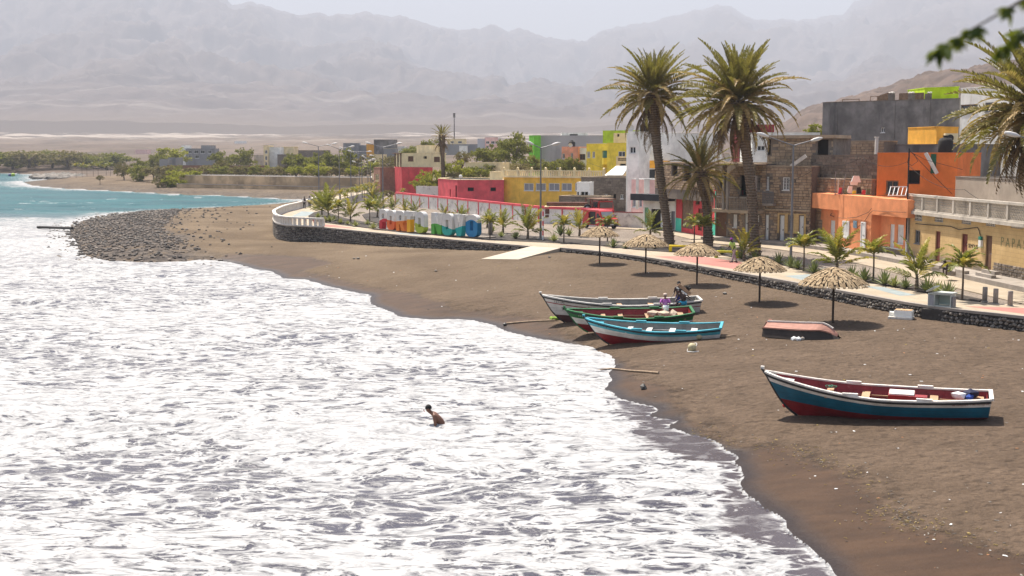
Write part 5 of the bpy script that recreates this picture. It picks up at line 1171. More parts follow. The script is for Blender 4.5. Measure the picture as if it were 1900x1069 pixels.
# ================================================================== PLANTS
def leafmat(name, a, b, trans=0.35, rough=.5, spec=.35):
    t = NT(name); ri = t.n('NewGeometry').outputs['Random Per Island']; oi = t.n('ObjectInfo').outputs['Random']
    c = t.mix(ri, a, b); c = t.mix(t.math('MULTIPLY', oi, .35), c, dark(b, 1.25)); 
    t.set(Base_Color=c, Roughness=rough, Specular_IOR_Level=spec)
    tr = t.n('BsdfTranslucent'); t.l(t.mix(.5, c, (0.30, 0.32, 0.03), 'MIX'), tr.inputs[0]); mx = t.n('MixShader'); mx.inputs[0].default_value = trans
    t.l(t.b.outputs[0], mx.inputs[1]); t.l(tr.outputs[0], mx.inputs[2]); t.l(mx.outputs[0], t.out.inputs[0]); return t.m
M_DATE = leafmat('date_palm_leaf', (0.085, 0.078, 0.018), (0.24, 0.185, 0.055), .25)
M_DATEY = leafmat('yellowing_palm_leaf', (0.20, 0.13, 0.045), (0.40, 0.27, 0.11), .25)
M_DEADF = leafmat('dead_palm_leaf', (0.12, 0.078, 0.042), (0.25, 0.165, 0.085), .1, .8)
M_COCO = leafmat('coconut_leaf', (0.085, 0.105, 0.016), (0.24, 0.24, 0.045), .35)
M_COCOY = leafmat('yellow_coconut_leaf', (0.28, 0.24, 0.03), (0.48, 0.37, 0.06), .35)
M_AGAVE = leafmat('agave_leaf', (0.075, 0.105, 0.035), (0.17, 0.20, 0.075), .1)
M_AGAVEY = leafmat('striped_agave_leaf', (0.16, 0.19, 0.05), (0.34, 0.34, 0.13), .15)
M_CROWN = leafmat('acacia_leaf', (0.080, 0.088, 0.022), (0.20, 0.195, 0.055), .3, .8, .08)
M_CROWNB = leafmat('bright_acacia_leaf', (0.15, 0.165, 0.02), (0.31, 0.30, 0.05), .35, .8, .08)
M_CROWND = leafmat('dusty_scrub_leaf', (0.11, 0.090, 0.045), (0.22, 0.175, 0.09), .2, .8, .08)
t = NT('palm_bark'); p = t.pos(); wv_ = t.n('TexWave', wave_type='BANDS', bands_direction='Z'); wv_.inputs['Scale'].default_value = 1.6; wv_.inputs['Distortion'].default_value = 4; wv_.inputs['Detail'].default_value = 3; t.l(p, wv_.inputs['Vector'])
ri = t.n('NewGeometry').outputs['Random Per Island']
c = t.mix(t.ramp(wv_.outputs['Fac'], .2, .8), (0.085, 0.062, 0.045), (0.20, 0.155, 0.115)); c = t.mix(t.math('MULTIPLY', ri, .5), c, (0.26, 0.205, 0.15)); t.set(Base_Color=c, Roughness=.95, Specular_IOR_Level=.1); t.bump(wv_.outputs['Fac'], .6, .05); M_BARK = t.m
M_TWIG = mat('grey_bark', (0.13, 0.10, 0.075), .95, .3, 2, .3)
def frond_mesh(name, L, n, lw, ll, droop, curl, m, rnd, rach=.022, vshape=.55, lean=.62, bare=.14, tipfall=0.0):
    """feather frond along +x from the origin: rachis bending down, two rows of leaflets"""
    mb = MB(); pts = []
    for i in range(n + 1):
        t_ = i / n; a = curl * t_ + droop * t_ * t_
        pts.append((t_, a))
    P = [Vector((0, 0, 0))]; st = L / n
    for i in range(n):
        a = pts[i][1]; P.append(P[-1] + Vector((math.cos(a), 0, -math.sin(a))) * st)
    mb.tube(P, [rach * (1 - .8 * i / n) for i in range(n + 1)], 3, cap=False)
    for i in range(n):
        t_ = i / n
        if t_ < bare: continue
        a = pts[i][1]; fw = Vector((math.cos(a), 0, -math.sin(a))); up = Vector((math.sin(a), 0, math.cos(a)))
        le = ll * (math.sin(math.pi * min(1, .10 + .9 * t_)) ** .55) * (.55 + .45 * (1 - t_)) * rnd.uniform(.8, 1.15)
        for sgn in (1, -1):
            for k in range(2):
                q = P[i].lerp(P[i + 1], k * .5 + rnd.uniform(0, .3))
                d = (fw * (lean + rnd.uniform(-.12, .18)) + Vector((0, sgn, 0)) * (1 - .35 * t_) + up * (vshape + rnd.uniform(-.3, .2))).normalized()
                w_ = fw * lw * .5 + up * lw * rnd.uniform(-.2, .2)
                e = q + d * le + Vector((0, 0, -tipfall * le)); md = q + d * le * .55 + Vector((0, 0, -tipfall * le * .2))
                mb.add([q - w_ * .6, q + w_ * .6, md + w_, e, md - w_], [(0, 1, 2, 3, 4)])
    return mb.mesh(name, m)
rf_ = random.Random(11)
DF = [frond_mesh('frond', 3.5, 26, .085, .46, .30, .05, M_DATE, rf_), frond_mesh('frond', 3.6, 26, .085, .46, .50, .08, M_DATE, rf_), frond_mesh('frond', 3.5, 26, .085, .44, .75, .10, M_DATE, rf_, tipfall=.25)]
DFY = [frond_mesh('frond', 3.5, 26, .075, .40, .8, .12, M_DATEY, rf_), frond_mesh('frond', 3.3, 26, .075, .38, 1.2, .18, M_DATEY, rf_, tipfall=.3)]
DFD = [frond_mesh('dead_frond', 3.4, 20, .05, .40, 1.0, .3, M_DEADF, rf_, tipfall=.7, vshape=.2), frond_mesh('dead_frond', 3.0, 18, .05, .36, .6, .2, M_DEADF, rf_, tipfall=.9, vshape=0)]
def orient(az, el, roll=0.0):
    return (Matrix.Rotation(az, 4, 'Z') @ Matrix.Rotation(-el, 4, 'Y') @ Matrix.Rotation(roll, 4, 'X'))
def date_palm(base, top, rad, label, seed, nf=92, size=1.0, ndead=14, skirt=0, lean_mid=0.0, ragged=0.0, full=True):
    rn = random.Random(seed); base = Vector(base); top = Vector(top)
    r = thing('date_palm', label, 'palm', tuple(base), 0, 'date palms'); H = top.z - base.z; dv = top - base
    pts = []; rads = []; N = 26
    for i in range(N + 1):
        t_ = i / N; q = dv * t_ + Vector((lean_mid * math.sin(math.pi * t_), 0, 0)); pts.append(q); k = 1.0 + .35 * max(0, 1 - t_ / .12) + .42 * min(1, max(0, (t_ - .66) / .14))
        rads.append(rad * k * (1 + rn.uniform(-.05, .05)))
    pts[0].z -= .5
    tr = MB().tube(pts, rads, 12).build('trunk', M_BARK, r)
    # stubs of old leaves
    st = MB()
    zz = 0.25
    while zz < H:
        t_ = zz / H; dens = 1 if t_ < .62 else 1.6; i = min(N - 1, int(t_ * N)); q = pts[i].lerp(pts[i + 1], t_ * N - i); rd = rads[i]
        for k in range(7):
            a = k * 2 * math.pi / 7 + zz * 2.2 + rn.uniform(-.15, .15); d = Vector((math.cos(a), math.sin(a), 0)); s_ = Vector((-d.y, d.x, 0)); ln = rn.uniform(.06, .13) * (2.3 if t_ > .8 else 1.0); wd = .10
            b = q + d * rd * .92
            st.add([b - s_ * wd, b + s_ * wd, b + s_ * wd * .5 + d * ln + Vector((0, 0, .16 + ln)), b - s_ * wd * .5 + d * ln + Vector((0, 0, .16 + ln)), b + d * .02 + Vector((0, 0, .26))], [(0, 1, 2, 3), (3, 2, 4), (1, 4, 2), (0, 3, 4)])
        zz += .21
    tag(st.build('leaf_bases', M_BARK, r), kind='stuff')
    c = pts[-1]
    for k in range(nf):
        g = k / nf; az = k * 2.39996 + rn.uniform(-.2, .2)
        el = R(88 - 112 * g ** .88) + rn.uniform(-.22, .22)
        pool = DF if (g < .42 or rn.random() < .36) else DFY
        me = pool[min(len(pool) - 1, int(g * len(pool) * .999 + (rn.random() < .3)))]
        f = link('frond', me, r); f.matrix_local = Matrix.Translation(c + Vector((0, 0, .35 - .75 * g)) + Vector((math.cos(az), math.sin(az), 0)) * rad * .5) @ orient(az, el, rn.uniform(-.5, .5)) @ Matrix.Scale(size * rn.uniform(.70, 1.10) * (.72 + .28 * min(1, g * 4)), 4)
    for k in range(ndead):
        az = rn.uniform(0, 6.28); el = R(rn.uniform(-68, -30)); f = link('dead_frond', DFD[k % 2], r)
        f.matrix_local = Matrix.Translation(c + Vector((math.cos(az) * rad, math.sin(az) * rad, -.7 - rn.uniform(0, .5)))) @ orient(az, el, rn.uniform(-.6, .6)) @ Matrix.Scale(size * rn.uniform(.6, .95), 4)
    for k in range(skirt):
        az = rn.uniform(0, 6.28); el = R(rn.uniform(-89, -70)); f = link('dead_frond', DFD[1], r)
        f.matrix_local = Matrix.Translation(c + Vector((math.cos(az) * rad, math.sin(az) * rad, -1.0 - rn.uniform(0, 1.6)))) @ orient(az, el, rn.uniform(-.6, .6)) @ Matrix.Scale(size * rn.uniform(.5, .75), 4)
    return r
pb = G(1243, 452, ZP); date_palm(pb, GY(1210, 174, pb.y + .5), .33, 'tall date palm with a bent trunk, the left one of the two tall palms', 1, 132, 1.27, 16, 4, lean_mid=-.15)
pb = G(1401, 473, ZP); date_palm(pb, GY(1368, 188, pb.y + .5), .34, 'tall date palm with dry hanging fronds and a fuller crown, right of the short palm', 2, 160, 1.42, 26, 6, lean_mid=.25)
pb = G(1314, 456, ZP); date_palm(pb, GY(1299, 318, pb.y + .3), .33, 'shorter date palm with wind blown crown between the two tall palms', 3, 66, .98, 10, lean_mid=.2)
pb = G(1925, 545, ZP); date_palm(pb, GY(1932, 205, pb.y), .38, 'date palm at the right edge overhanging the balustraded terrace', 4, 180, 1.40, 44)
pb = GY(824, 372, 205); pb.z = 1.6; date_palm(pb, GY(820, 253, 205), .30, 'lone slim palm with a skirt of dead leaves beyond the crimson house', 5, 44, .66, 20, 40)

# ---- young coconut palms, thin palms, agaves
CF = [frond_mesh('frond', 2.3, 18, .07, .50, .75, .0, M_COCO, rf_, .02, .25, .55, .16, .35), frond_mesh('frond', 2.2, 18, .07, .48, 1.15, .1, M_COCO, rf_, .02, .2, .55, .16, .45), frond_mesh('frond', 2.1, 18, .07, .46, .65, .0, M_COCOY, rf_, .02, .25, .55, .16, .3)]
TF = [frond_mesh('frond', 1.25, 13, .085, .36, 1.5, .1, M_COCO, rf_, .016, .3, .5, .12, .25), frond_mesh('frond', 1.2, 13, .085, .34, 1.2, .1, M_COCOY, rf_, .016, .3, .5, .12, .25)]
def coco(loc, h, label, seed, nf=11, size=1.0, spread=1.0, yel=.3):
    rn = random.Random(seed); r = thing('coconut_palm', label, 'palm', tuple(loc), 0, 'young coconut palms in the planting beds')
    MB().tube([(0, 0, -.2), (.02, 0, h * .3), (0.03, .02, h * .6), (0, 0, h)], [.13, .11, .09, .06], 8).build('trunk', M_BARK, r)
    for k in range(nf):
        g = k / nf; az = k * 2.39996 + rn.uniform(-.3, .3); el = R(84 - 62 * spread * g) + rn.uniform(-.1, .1)
        me = CF[2] if rn.random() < yel else CF[1 if g > .55 else 0]
        f = link('frond', me, r); f.matrix_local = Matrix.Translation(Vector((0, 0, h * (1 - .45 * g)))) @ orient(az, el, rn.uniform(-.7, .7)) @ Matrix.Scale(size * rn.uniform(.8, 1.1), 4)
    return r
def thin_palm(loc, h, label, seed, nf=11, size=1.0, yel=.35):
    rn = random.Random(seed); r = thing('thin_palm', label, 'palm', tuple(loc), 0, 'thin stemmed palms in the planting beds')
    MB().tube([(0, 0, -.2), (.015, 0, h * .5), (0, 0, h)], [.07, .05, .045], 7).build('trunk', M_TWIG, r)
    for k in range(nf):
        g = k / nf; az = k * 2.39996 + rn.uniform(-.3, .3); el = R(75 - 60 * g) + rn.uniform(-.1, .1)
        f = link('frond', TF[1] if rn.random() < yel else TF[0], r); f.matrix_local = Matrix.Translation(Vector((0, 0, h - .1 * g))) @ orient(az, el, rn.uniform(-.4, .4)) @ Matrix.Scale(size * rn.uniform(.85, 1.1), 4)
    return r
ZB = ZP + .03
for i, (px, py, ytop, lab) in enumerate([(1552, 510, 428, 'young coconut palm between the two thin palms near the middle of the right bed'), (1700, 537, 452, 'largest young coconut palm, in the right bed left of the dumped fridge'), (1380, 484, 425, 'sparse young coconut palm beside the trunk of the fuller tall palm'),
         (979, 443, 386, 'young coconut palm beside the nearer lamp post of the middle bed'), (933, 431, 391, 'small young coconut palm left of the one by the lamp post'), (1075, 437, 392, 'young coconut palm left of the red van'), (1206, 440, 396, 'dark young palm in front of the grey garage'),
         (609, 408, 352, 'bushy coconut palm in the head bed behind the red bench'), (650, 414, 372, 'coconut palm in the head bed right of a thin palm'), (597, 401, 360, 'leaning coconut palm at the tip of the head bed'), (700, 403, 362, 'coconut palm just left of the letter P'), (728, 396, 368, 'coconut palm behind the letter R'), (770, 402, 372, 'coconut palm behind the first word of the sign'),
         (752, 398, 372, 'spiky coconut palm behind the letter T'), (824, 412, 384, 'coconut palm behind the second letter O'), (856, 418, 384, 'coconut palm behind the letter N'), (692, 378, 344, 'coconut palm on the bend of the path by the lamp post'), (904, 421, 392, 'coconut palm at the right end of the sign')]):
    c = G(px, py, ZB); top = GY(px, ytop, c.y).z; H = top - c.z
    coco(c, H * .34, lab, 40 + i, 14 if H > 2.6 else 11, H / 2.4, 1.0 if i != 6 else 1.25, .35 if i != 6 else 0)
TH = [(1491, 502, 440, 'thin stemmed palm left of the first coconut palm beside the big lamp post'), (1620, 521, 452, 'thin stemmed palm in front of the white door of the orange house'), (1785, 556, 472, 'thin stemmed palm right of the dumped fridge'), (1305, 463, 404, 'thin stemmed palm with a bushy crown in front of the crimson shop'), (1288, 449, 404, 'slender thin palm left of the bushy crowned one'),
      (1046, 450, 404, 'thin stemmed palm between the lamp post and the first parasol'), (1127, 446, 404, 'thin stemmed palm right of the red van'), (628, 413, 374, 'thin stemmed palm in the head bed between two coconut palms'), (686, 415, 374, 'thin stemmed palm with drooping crown left of the sign'), (852, 372, 352, 'thin stemmed palm by the crimson end wall'), (748, 368, 352, 'thin stemmed palm before the tall crimson house'),
      (909, 443, 402, 'thin stemmed palm at the end of the word on the sign')]
for i, (px, py, ytop, lab) in enumerate(TH):
    if i == 9: continue
    c = G(px, py, ZB); H = GY(px, ytop, c.y).z - c.z; thin_palm(c, H * .74, lab, 70 + i, 15, H / 2.0)
# avenue of thin palms on the far path
for i, (px, py, ytop) in enumerate([(618, 384, 356), (632, 379, 352), (645, 376, 350), (655, 372, 347), (664, 369, 345), (672, 367, 342), (681, 364, 341), (690, 361, 340), (698, 358, 340), (640, 382, 358), (662, 376, 350), (676, 372, 347)]):
    c = G(px, py, ZB); H = GY(px, ytop, c.y).z - c.z; thin_palm(c, H * .72, 'thin palm in the far path row behind the walkers, %s from the sea' % 'first second third fourth fifth sixth seventh eighth ninth tenth eleventh twelfth'.split()[i], 90 + i, 10, H / 2.4, .5)
def agave_mesh(n, L, m, rn):
    mb = MB()
    for k in range(n):
        az = k * 2.39996; g = k / n; el = R(82 - 66 * g) + rn.uniform(-.12, .12); l = L * rn.uniform(.75, 1.1); d = Vector((math.cos(az) * math.cos(el), math.sin(az) * math.cos(el), math.sin(el))); s_ = Vector((-math.sin(az), math.cos(az), 0)); w_ = .05
        u = d.cross(s_)
        mb.add([s_ * w_ * .7, -s_ * w_ * .7, d * l * .45 - s_ * w_ + u * .0, d * l - Vector((0, 0, .06 * l)), d * l * .45 + s_ * w_, d * l * .45 - u * .02], [(0, 1, 2, 5), (0, 5, 4), (5, 2, 3), (4, 5, 3)])
    return mb.mesh('leaves', m)
AG = [agave_mesh(34, .78, M_AGAVE, rf_), agave_mesh(30, .70, M_AGAVEY, rf_), agave_mesh(38, .66, M_AGAVE, rf_)]
AGP = [(1445, 490, 0, 1), (1467, 496, 0, 1), (1480, 499, 2, .95), (1510, 507, 0, 1), (1540, 510, 2, .7), (1580, 517, 0, 1), (1604, 522, 0, 1.0), (1588, 519, 1, .7), (1641, 529, 0, 1.05), (1659, 532, 1, .9), (1680, 535, 2, .85), (1720, 542, 0, 1.05), (1740, 545, 1, 1.0), (1758, 551, 0, 1.05), (1422, 488, 2, .8), (1340, 472, 2, .8), (1362, 476, 2, .9), (1376, 480, 0, 1), (1400, 484, 0, 1), (1215, 462, 2, .7),
       (1138, 459, 0, .95), (1161, 461, 2, .8), (914, 430, 1, .95), (930, 440, 1, .85), (957, 443, 2, 1.05), (1028, 448, 1, 1.0), (1040, 436, 0, 1.3), (1056, 437, 1, 1.1), (693, 425, 1, 1.0), (660, 420, 1, .9), (632, 415, 1, .9), (645, 417, 1, .7), (612, 412, 1, 1.1), (590, 405, 1, 1.0), (620, 410, 1, 1.0), (604, 412, 1, 1.0), (682, 417, 1, .8), (768, 408, 0, 1.4), (715, 408, 2, .9)]
AGN = [(590, 'the red bench'), (605, 'the bushy head bed palm'), (613, 'the red bench end'), (628, 'the thin palm in the head bed'), (650, 'the right palm of the head bed'), (690, 'the letter P'), (715, 'the first word of the sign'), (768, 'the letters behind the sign gap'), (912, 'the post at the sign end'), (932, 'the small coconut palm'), (958, 'the lamp post palm'), (1028, 'the slipway lamp post'), (1042, 'the thin palm before the trailer'), (1058, 'the rusty trailer'), (1138, 'the first parasol'), (1161, 'the second parasol'), (1215, 'the left tall palm trunk'), (1338, 'the olive bench'), (1362, 'the sparse coconut palm'), (1378, 'the foot of the sparse coconut palm'), (1400, 'the fuller tall palm trunk'), (1424, 'the right side of the fuller tall palm'), (1446, 'the fourth parasol'), (1466, 'the big lamp post foot'), (1480, 'the right side of the big lamp post'), (1510, 'the thin palm beside the big lamp post'), (1541, 'the nearest parasol, left side'), (1580, 'the nearest parasol top'), (1589, 'the parasol top, right side'), (1604, 'the parasol and the white door palm'), (1641, 'the white door thin palm'), (1660, 'the gap before the largest coconut palm'), (1680, 'the largest coconut palm, left side'), (1720, 'the largest coconut palm, right side'), (1740, 'the fridge, just behind it'), (1758, 'the last thin palm')]
for i, (px, py, k, s_) in enumerate(AGP):
    c = G(px, py, ZB); r = thing('agave', '', 'agave', tuple(c), random.uniform(0, 6), 'agaves in the planting beds')
    near = min([(abs(px - x), n) for x, n in AGN])[1]; r['label'] = '%s %s agave rosette by %s' % (['dark green', 'yellow striped', 'compact dark'][k], 'big' if s_ > 1.04 else 'small' if s_ < .9 else 'medium', near)
    r.scale = (s_ * 1.22,) * 3; tag(link('leaves', AG[k], r), kind='stuff'); MB().lathe([(0, -.05), (.09, 0), (.08, .12), (0, .16)], 7).build('stem', M_TWIG, r)

# ---- trees
def crown_mesh(m, seed, clumps=46, leaves=46, R_=(3.2, 3.2, 1.7), leaf=.26):
    rn = random.Random(seed); mb = MB()
    for c in range(clumps):
        while True:
            p = Vector((rn.uniform(-1, 1), rn.uniform(-1, 1), rn.uniform(-1, 1)))
            if .35 < p.length < 1: break
        cr = rn.uniform(.5, 1.05)
        q0 = Vector((p.x * R_[0], p.y * R_[1], p.z * R_[2])) * rn.uniform(.8, 1.08)
        for k in range(leaves):
            d = Vector((rn.gauss(0, 1), rn.gauss(0, 1), rn.gauss(0, .6))); d = d.normalized() * cr * rn.random() ** .45
            q = q0 + Vector((d.x, d.y, d.z * .7)); a = Vector((rn.gauss(0, 1), rn.gauss(0, 1), rn.gauss(0, .7))).normalized(); b = a.cross(Vector((rn.gauss(0, 1), rn.gauss(0, 1), rn.gauss(0, 1)))).normalized()
            s_ = leaf * rn.uniform(.5, 1.2); mb.add([q - a * s_, q + b * s_ * .5, q + a * s_, q - b * s_ * .5], [(0, 1, 2, 3)])
    return mb.mesh('crown', m)
CR = {'a': [crown_mesh(M_CROWN, 1), crown_mesh(M_CROWN, 2), crown_mesh(M_CROWN, 3)], 'b': [crown_mesh(M_CROWNB, 4), crown_mesh(M_CROWNB, 5)], 'd': [crown_mesh(M_CROWND, 6, 40, 40), crown_mesh(M_CROWND, 7, 34, 36)]}
def trunk_mesh(seed):
    rn = random.Random(seed); mb = MB(); mb.tube([(0, 0, -3.4), (.15, .05, -2.2), (.05, .1, -1.0)], [.26, .20, .15], 7)
    for k in range(6):
        a = k * 1.05 + rn.uniform(-.3, .3); mb.tube([(.05, .1, -1.6 + .1 * k), (math.cos(a) * .9, math.sin(a) * .9, -.5), (math.cos(a) * 2.2, math.sin(a) * 2.2, rn.uniform(.0, .7))], [.12, .08, .03], 5)
    return mb.mesh('trunk', M_TWIG)
TR = [trunk_mesh(1), trunk_mesh(2)]
TREES = [  # px centre, crown top, crown bottom, crown width px, depth, kind, label
 (955, 248, 296, 62, 255, 'a', 'tallest dark acacia, left of the green stair tower'), (905, 272, 300, 60, 250, 'a', 'spreading acacia left of the tallest one'), (925, 268, 300, 50, 262, 'a', 'acacia joining the tallest one on its left'), (985, 290, 318, 60, 245, 'a', 'low acacia below the green stair tower'),
 (1035, 292, 322, 56, 232, 'a', 'rounded acacia in front of the salmon house, left half'), (1062, 294, 322, 44, 230, 'a', 'rounded acacia in front of the salmon house, right half'), (955, 302, 318, 60, 222, 'd', 'dusty bush behind the cream parapet of the ochre hall'),
 (845, 300, 338, 56, 206, 'b', 'bright green tree right of the lone slim palm'), (800, 318, 350, 50, 208, 'b', 'bright green tree left of the lone slim palm'), (785, 328, 352, 44, 205, 'b', 'bright low tree against the crimson gable'), (880, 308, 330, 50, 210, 'a', 'green tree behind the low crimson house'), (905, 306, 320, 40, 214, 'a', 'small green tree by the cream yard wall'),
 (842, 318, 334, 26, 203, 'd', 'brown dry bush by the lone slim palm'), (858, 280, 305, 34, 240, 'd', 'bare greyish tree beyond the bright tree'), (800, 262, 284, 44, 300, 'a', 'distant tree behind the cream house'), (765, 272, 290, 50, 310, 'a', 'distant low trees left of the cream house'),
 (560, 282, 318, 60, 330, 'a', 'large acacia behind the first lamp post'), (600, 284, 318, 56, 320, 'a', 'large acacia between two lamp posts'), (640, 278, 318, 60, 322, 'a', 'large acacia behind the row of lamp posts'), (680, 284, 322, 50, 318, 'd', 'dusty acacia behind the row of lamp posts'), (725, 288, 312, 44, 300, 'd', 'dusty trees right of the row of lamp posts'),
 (588, 304, 322, 48, 290, 'b', 'bright bushy tree above the sea wall'), (550, 310, 322, 30, 292, 'b', 'small bright bush above the sea wall'), (655, 308, 322, 30, 290, 'b', 'bright bush by the white wall under the lamp posts'), (520, 312, 326, 44, 330, 'b', 'bright low bush right of the brown yard wall'),
 (415, 279, 308, 48, 420, 'a', 'acacia right of the dark flats'), (450, 278, 308, 46, 410, 'a', 'dark acacia left of the white porch house'), (495, 308, 322, 44, 352, 'b', 'green bushes at the end of the brown yard wall'), (445, 312, 322, 40, 340, 'b', 'low green bushes along the brown yard wall'), (410, 296, 322, 40, 345, 'd', 'brown bush in front of the brown yard wall'),
 (318, 276, 300, 60, 445, 'b', 'broad flat crowned tree left of the dark flats'), (295, 284, 312, 36, 430, 'a', 'dark tree by the shore house'), (350, 318, 340, 60, 312, 'b', 'spreading green bush at the end of the sea wall'), (325, 318, 345, 50, 305, 'b', 'yellow green bush hanging over the shore bank'), (300, 322, 345, 30, 306, 'd', 'dry brown bush on the shore bank'),
 (226, 300, 322, 28, 380, 'd', 'round dusty bush on the bare bank'), (258, 294, 314, 30, 395, 'a', 'round topped tree on the bare bank'), (258, 316, 334, 26, 340, 'a', 'dark bush on the pale slope'), (248, 312, 322, 24, 350, 'b', 'small green bush on the pale slope'), (185, 325, 333, 16, 330, 'd', 'small dry shrub near the dark rocks'),
 (1515, 232, 252, 40, 165, 'b', 'bush peeping over the roof beside the big cement house'), (720, 352, 364, 26, 190, 'd', 'dry shrub near the far path'), (835, 392, 412, 34, 130, 'd', 'dark shrub behind the sign')]
for i in range(18): TREES.append((230 + i * 24.5 + (i * 7) % 9, 306 + (i % 3) * 2, 324, 34 + (i * 11) % 14, 352 - (i % 4) * 6 - i * 2, 'dad'[i % 3], 'low scrub bush filling the ground behind the far bay, %s from the left' % 'first second third fourth fifth sixth seventh eighth ninth tenth eleventh twelfth thirteenth fourteenth fifteenth sixteenth seventeenth eighteenth'.split()[i]))
for i in range(17):
    px = -20 + i * 14.5; TREES.append((px, 279 + (i * 7) % 5 + (4 if i > 10 else 0), 306 - (i % 3) * 3, 62 + (i * 17) % 30, 560 + (i * 37) % 90, 'adda'[i % 4], 'thicket tree on the far left shore, at place %s counted from the left edge' % 'one two three four five six seven eight nine ten eleven twelve thirteen fourteen fifteen sixteen seventeen'.split()[i]))
for i, (px, yt, yb, wd, D, k, lab) in enumerate(TREES):
    c = GY(px, (yt + yb) / 2, D); W_ = wd / F * D; Hh = (yb - yt) / F * D
    r = thing('acacia_tree', lab, 'tree', (c.x, c.y, c.z), 0, 'trees and bushes between the houses' if i < 43 else 'scrub bushes behind the far bay' if i < 61 else 'thicket on the far left shore')
    cm = CR[k][i % len(CR[k])]; o = link('crown', cm, r); o.scale = (W_ / 5.8, W_ / 5.8, Hh / 2.9); o.location.z = -.06 * Hh; o.rotation_euler.z = i * 1.3
    tk = link('trunk', TR[i % 2], r); gz = max(ground(c.x, c.y) - .2, 0.0); s_ = W_ / 6.9; hh_ = max(.3, (c.z - gz) / 3.4); tk.scale = (s_, s_, min(hh_, 1.6)); tk.rotation_euler.z = i * 2.1
# fan palms and stumps on the far bank
for i, px in enumerate((141, 152, 161, 173, 182, 197, 205)):
    c = GY(px, 318, 420 + 7 * (i % 3)); c.z = ground(c.x, c.y); H = GY(px, 303 + (i % 3) * 2, c.y).z - c.z; thin_palm(c, max(1.2, H * .8), 'stubby far palm in the row on the bare bank, number %s from the left' % ['one', 'two', 'three', 'four', 'five', 'six', 'seven'][i], 200 + i, 9, 1.6, .2)
pf = GY(690, 312, 285); thin_palm((pf.x, pf.y, 2.0), 3.4, 'palm with a broad crown behind the brown brick house', 233, 13, 2.6, .3)

# ---- blurred twig close to the viewer, hanging from a tree out of view
tw = thing('overhanging_branch', 'blurred leafy acacia branch hanging in at the upper right, close to the viewer', 'branch', tuple(GY(1960, -60, 4.6)))
o = Vector(tw.location)
M_TWL = leafmat('twig_leaf', (0.018, 0.028, 0.007), (0.09, 0.14, 0.02), .35)
for si, (pts, dens) in enumerate((([(1990, -40), (1900, -2), (1850, 28), (1790, 62), (1760, 82), (1725, 102)], 1.0), ([(1990, 20), (1930, 45), (1895, 55), (1870, 85), (1838, 112)], .8))):
    P = [GY(x, y, 4.6 + .05 * i + .3 * si) - o for i, (x, y) in enumerate(pts)]
    MB().tube(P, [.008, .006, .005, .004, .003, .002][:len(P)], 5).build('twig', M_TWIG, tw)
    lm = MB(); rn = random.Random(si + 5)
    for i in range(len(P) - 1):
        L = (P[i + 1] - P[i]).length; n = int(L / .022 * dens)
        for k in range(n):
            q = P[i].lerp(P[i + 1], k / n)
            if rn.random() < .28: continue
            for j in range(15):
                d = Vector((rn.uniform(-.8, .5), rn.uniform(-.5, .5), rn.uniform(-1.0, -.1))).normalized(); l = rn.uniform(.03, .085) * (1 if j else .6); s_ = d.cross(Vector((rn.random(), 1, rn.random()))).normalized() * .009
                lm.add([q, q + d * l * .5 + s_, q + d * l, q + d * l * .5 - s_], [(0, 1, 2, 3)])
    tag(lm.build('leaflets', M_TWL, tw), kind='stuff')
# ================================================================== PARASOLS
t = NT('palm_thatch'); p = t.pos(); ri = t.n('NewGeometry').outputs['Random Per Island']
c = t.mix(ri, (0.23, 0.16, 0.092), (0.42, 0.32, 0.20)); c = t.mix(t.ramp(t.noise(p, 14, 3, .6), .5, .72, 0, .5), c, (0.17, 0.115, 0.065)); t.set(Base_Color=c, Roughness=.9, Specular_IOR_Level=.15); M_THATCH = t.m
M_POLE = mat('dark_pole', (0.05, 0.035, 0.025), .8, .3, 6, .2)
def parasol(px, pyb, wpx, ytop, label, seed):
    rn = random.Random(seed); b = B(px, pyb); r_ = wpx / 2 / F * b.y; zt = GY(px, ytop, b.y).z - b.z
    r = thing('thatched_parasol', label, 'parasol', tuple(b), 0, 'thatched parasols on the beach')
    MB().tube([(0, 0, -.4), (0, 0, zt - .1)], .055, 8).build('pole', M_POLE, r)
    hc_ = r_ * .47; zr = zt - hc_
    prof = lambda q: zr + hc_ * (1 - q ** 1.55)
    MB().lathe([(0.02, zt - .02), (r_ * .3, prof(.3) - .03), (r_ * .6, prof(.6) - .03), (r_ * .93, prof(.93) - .03), (r_ * .9, prof(.9) - .14), (r_ * .5, prof(.55) - .16), (.05, zt - .25)], 20).build('frame', M_POLE, r)
    th = MB(); rows = 11
    for k in range(rows, -1, -1):
        q = (k + .6) / rows; n = int(6 + 46 * q)
        for j in range(n):
            a = 2 * math.pi * (j + rn.random() * .8) / n + k * .3; q1 = min(1.05, q + 1.9 / rows * rn.uniform(.7, 1.1)); q0 = max(.01, q - .4 / rows); w_ = .085 * rn.uniform(.6, 1.3)
            A = Vector((math.cos(a), math.sin(a), 0)); T = Vector((-A.y, A.x, 0)); sk = rn.uniform(-.06, .06)
            h0 = .012 + rn.uniform(0, .03); h1 = .02 + rn.uniform(0, .05)
            P0 = A * r_ * q0 + Vector((0, 0, prof(q0) + h0)); P1 = A * r_ * q1 + T * sk + Vector((0, 0, prof(q1) + h1 - (.05 if q1 > 1 else 0)))
            th.add([P0 - T * w_ * .7, P0 + T * w_ * .7, P1 + T * w_ * .6, P1 - T * w_ * .6, P1 + T * w_ * .6 - Vector((0, 0, .03)), P1 - T * w_ * .6 - Vector((0, 0, .03))], [(0, 1, 2, 3), (3, 2, 4, 5)])
    tag(th.build('thatch', M_THATCH, r), kind='stuff'); return r
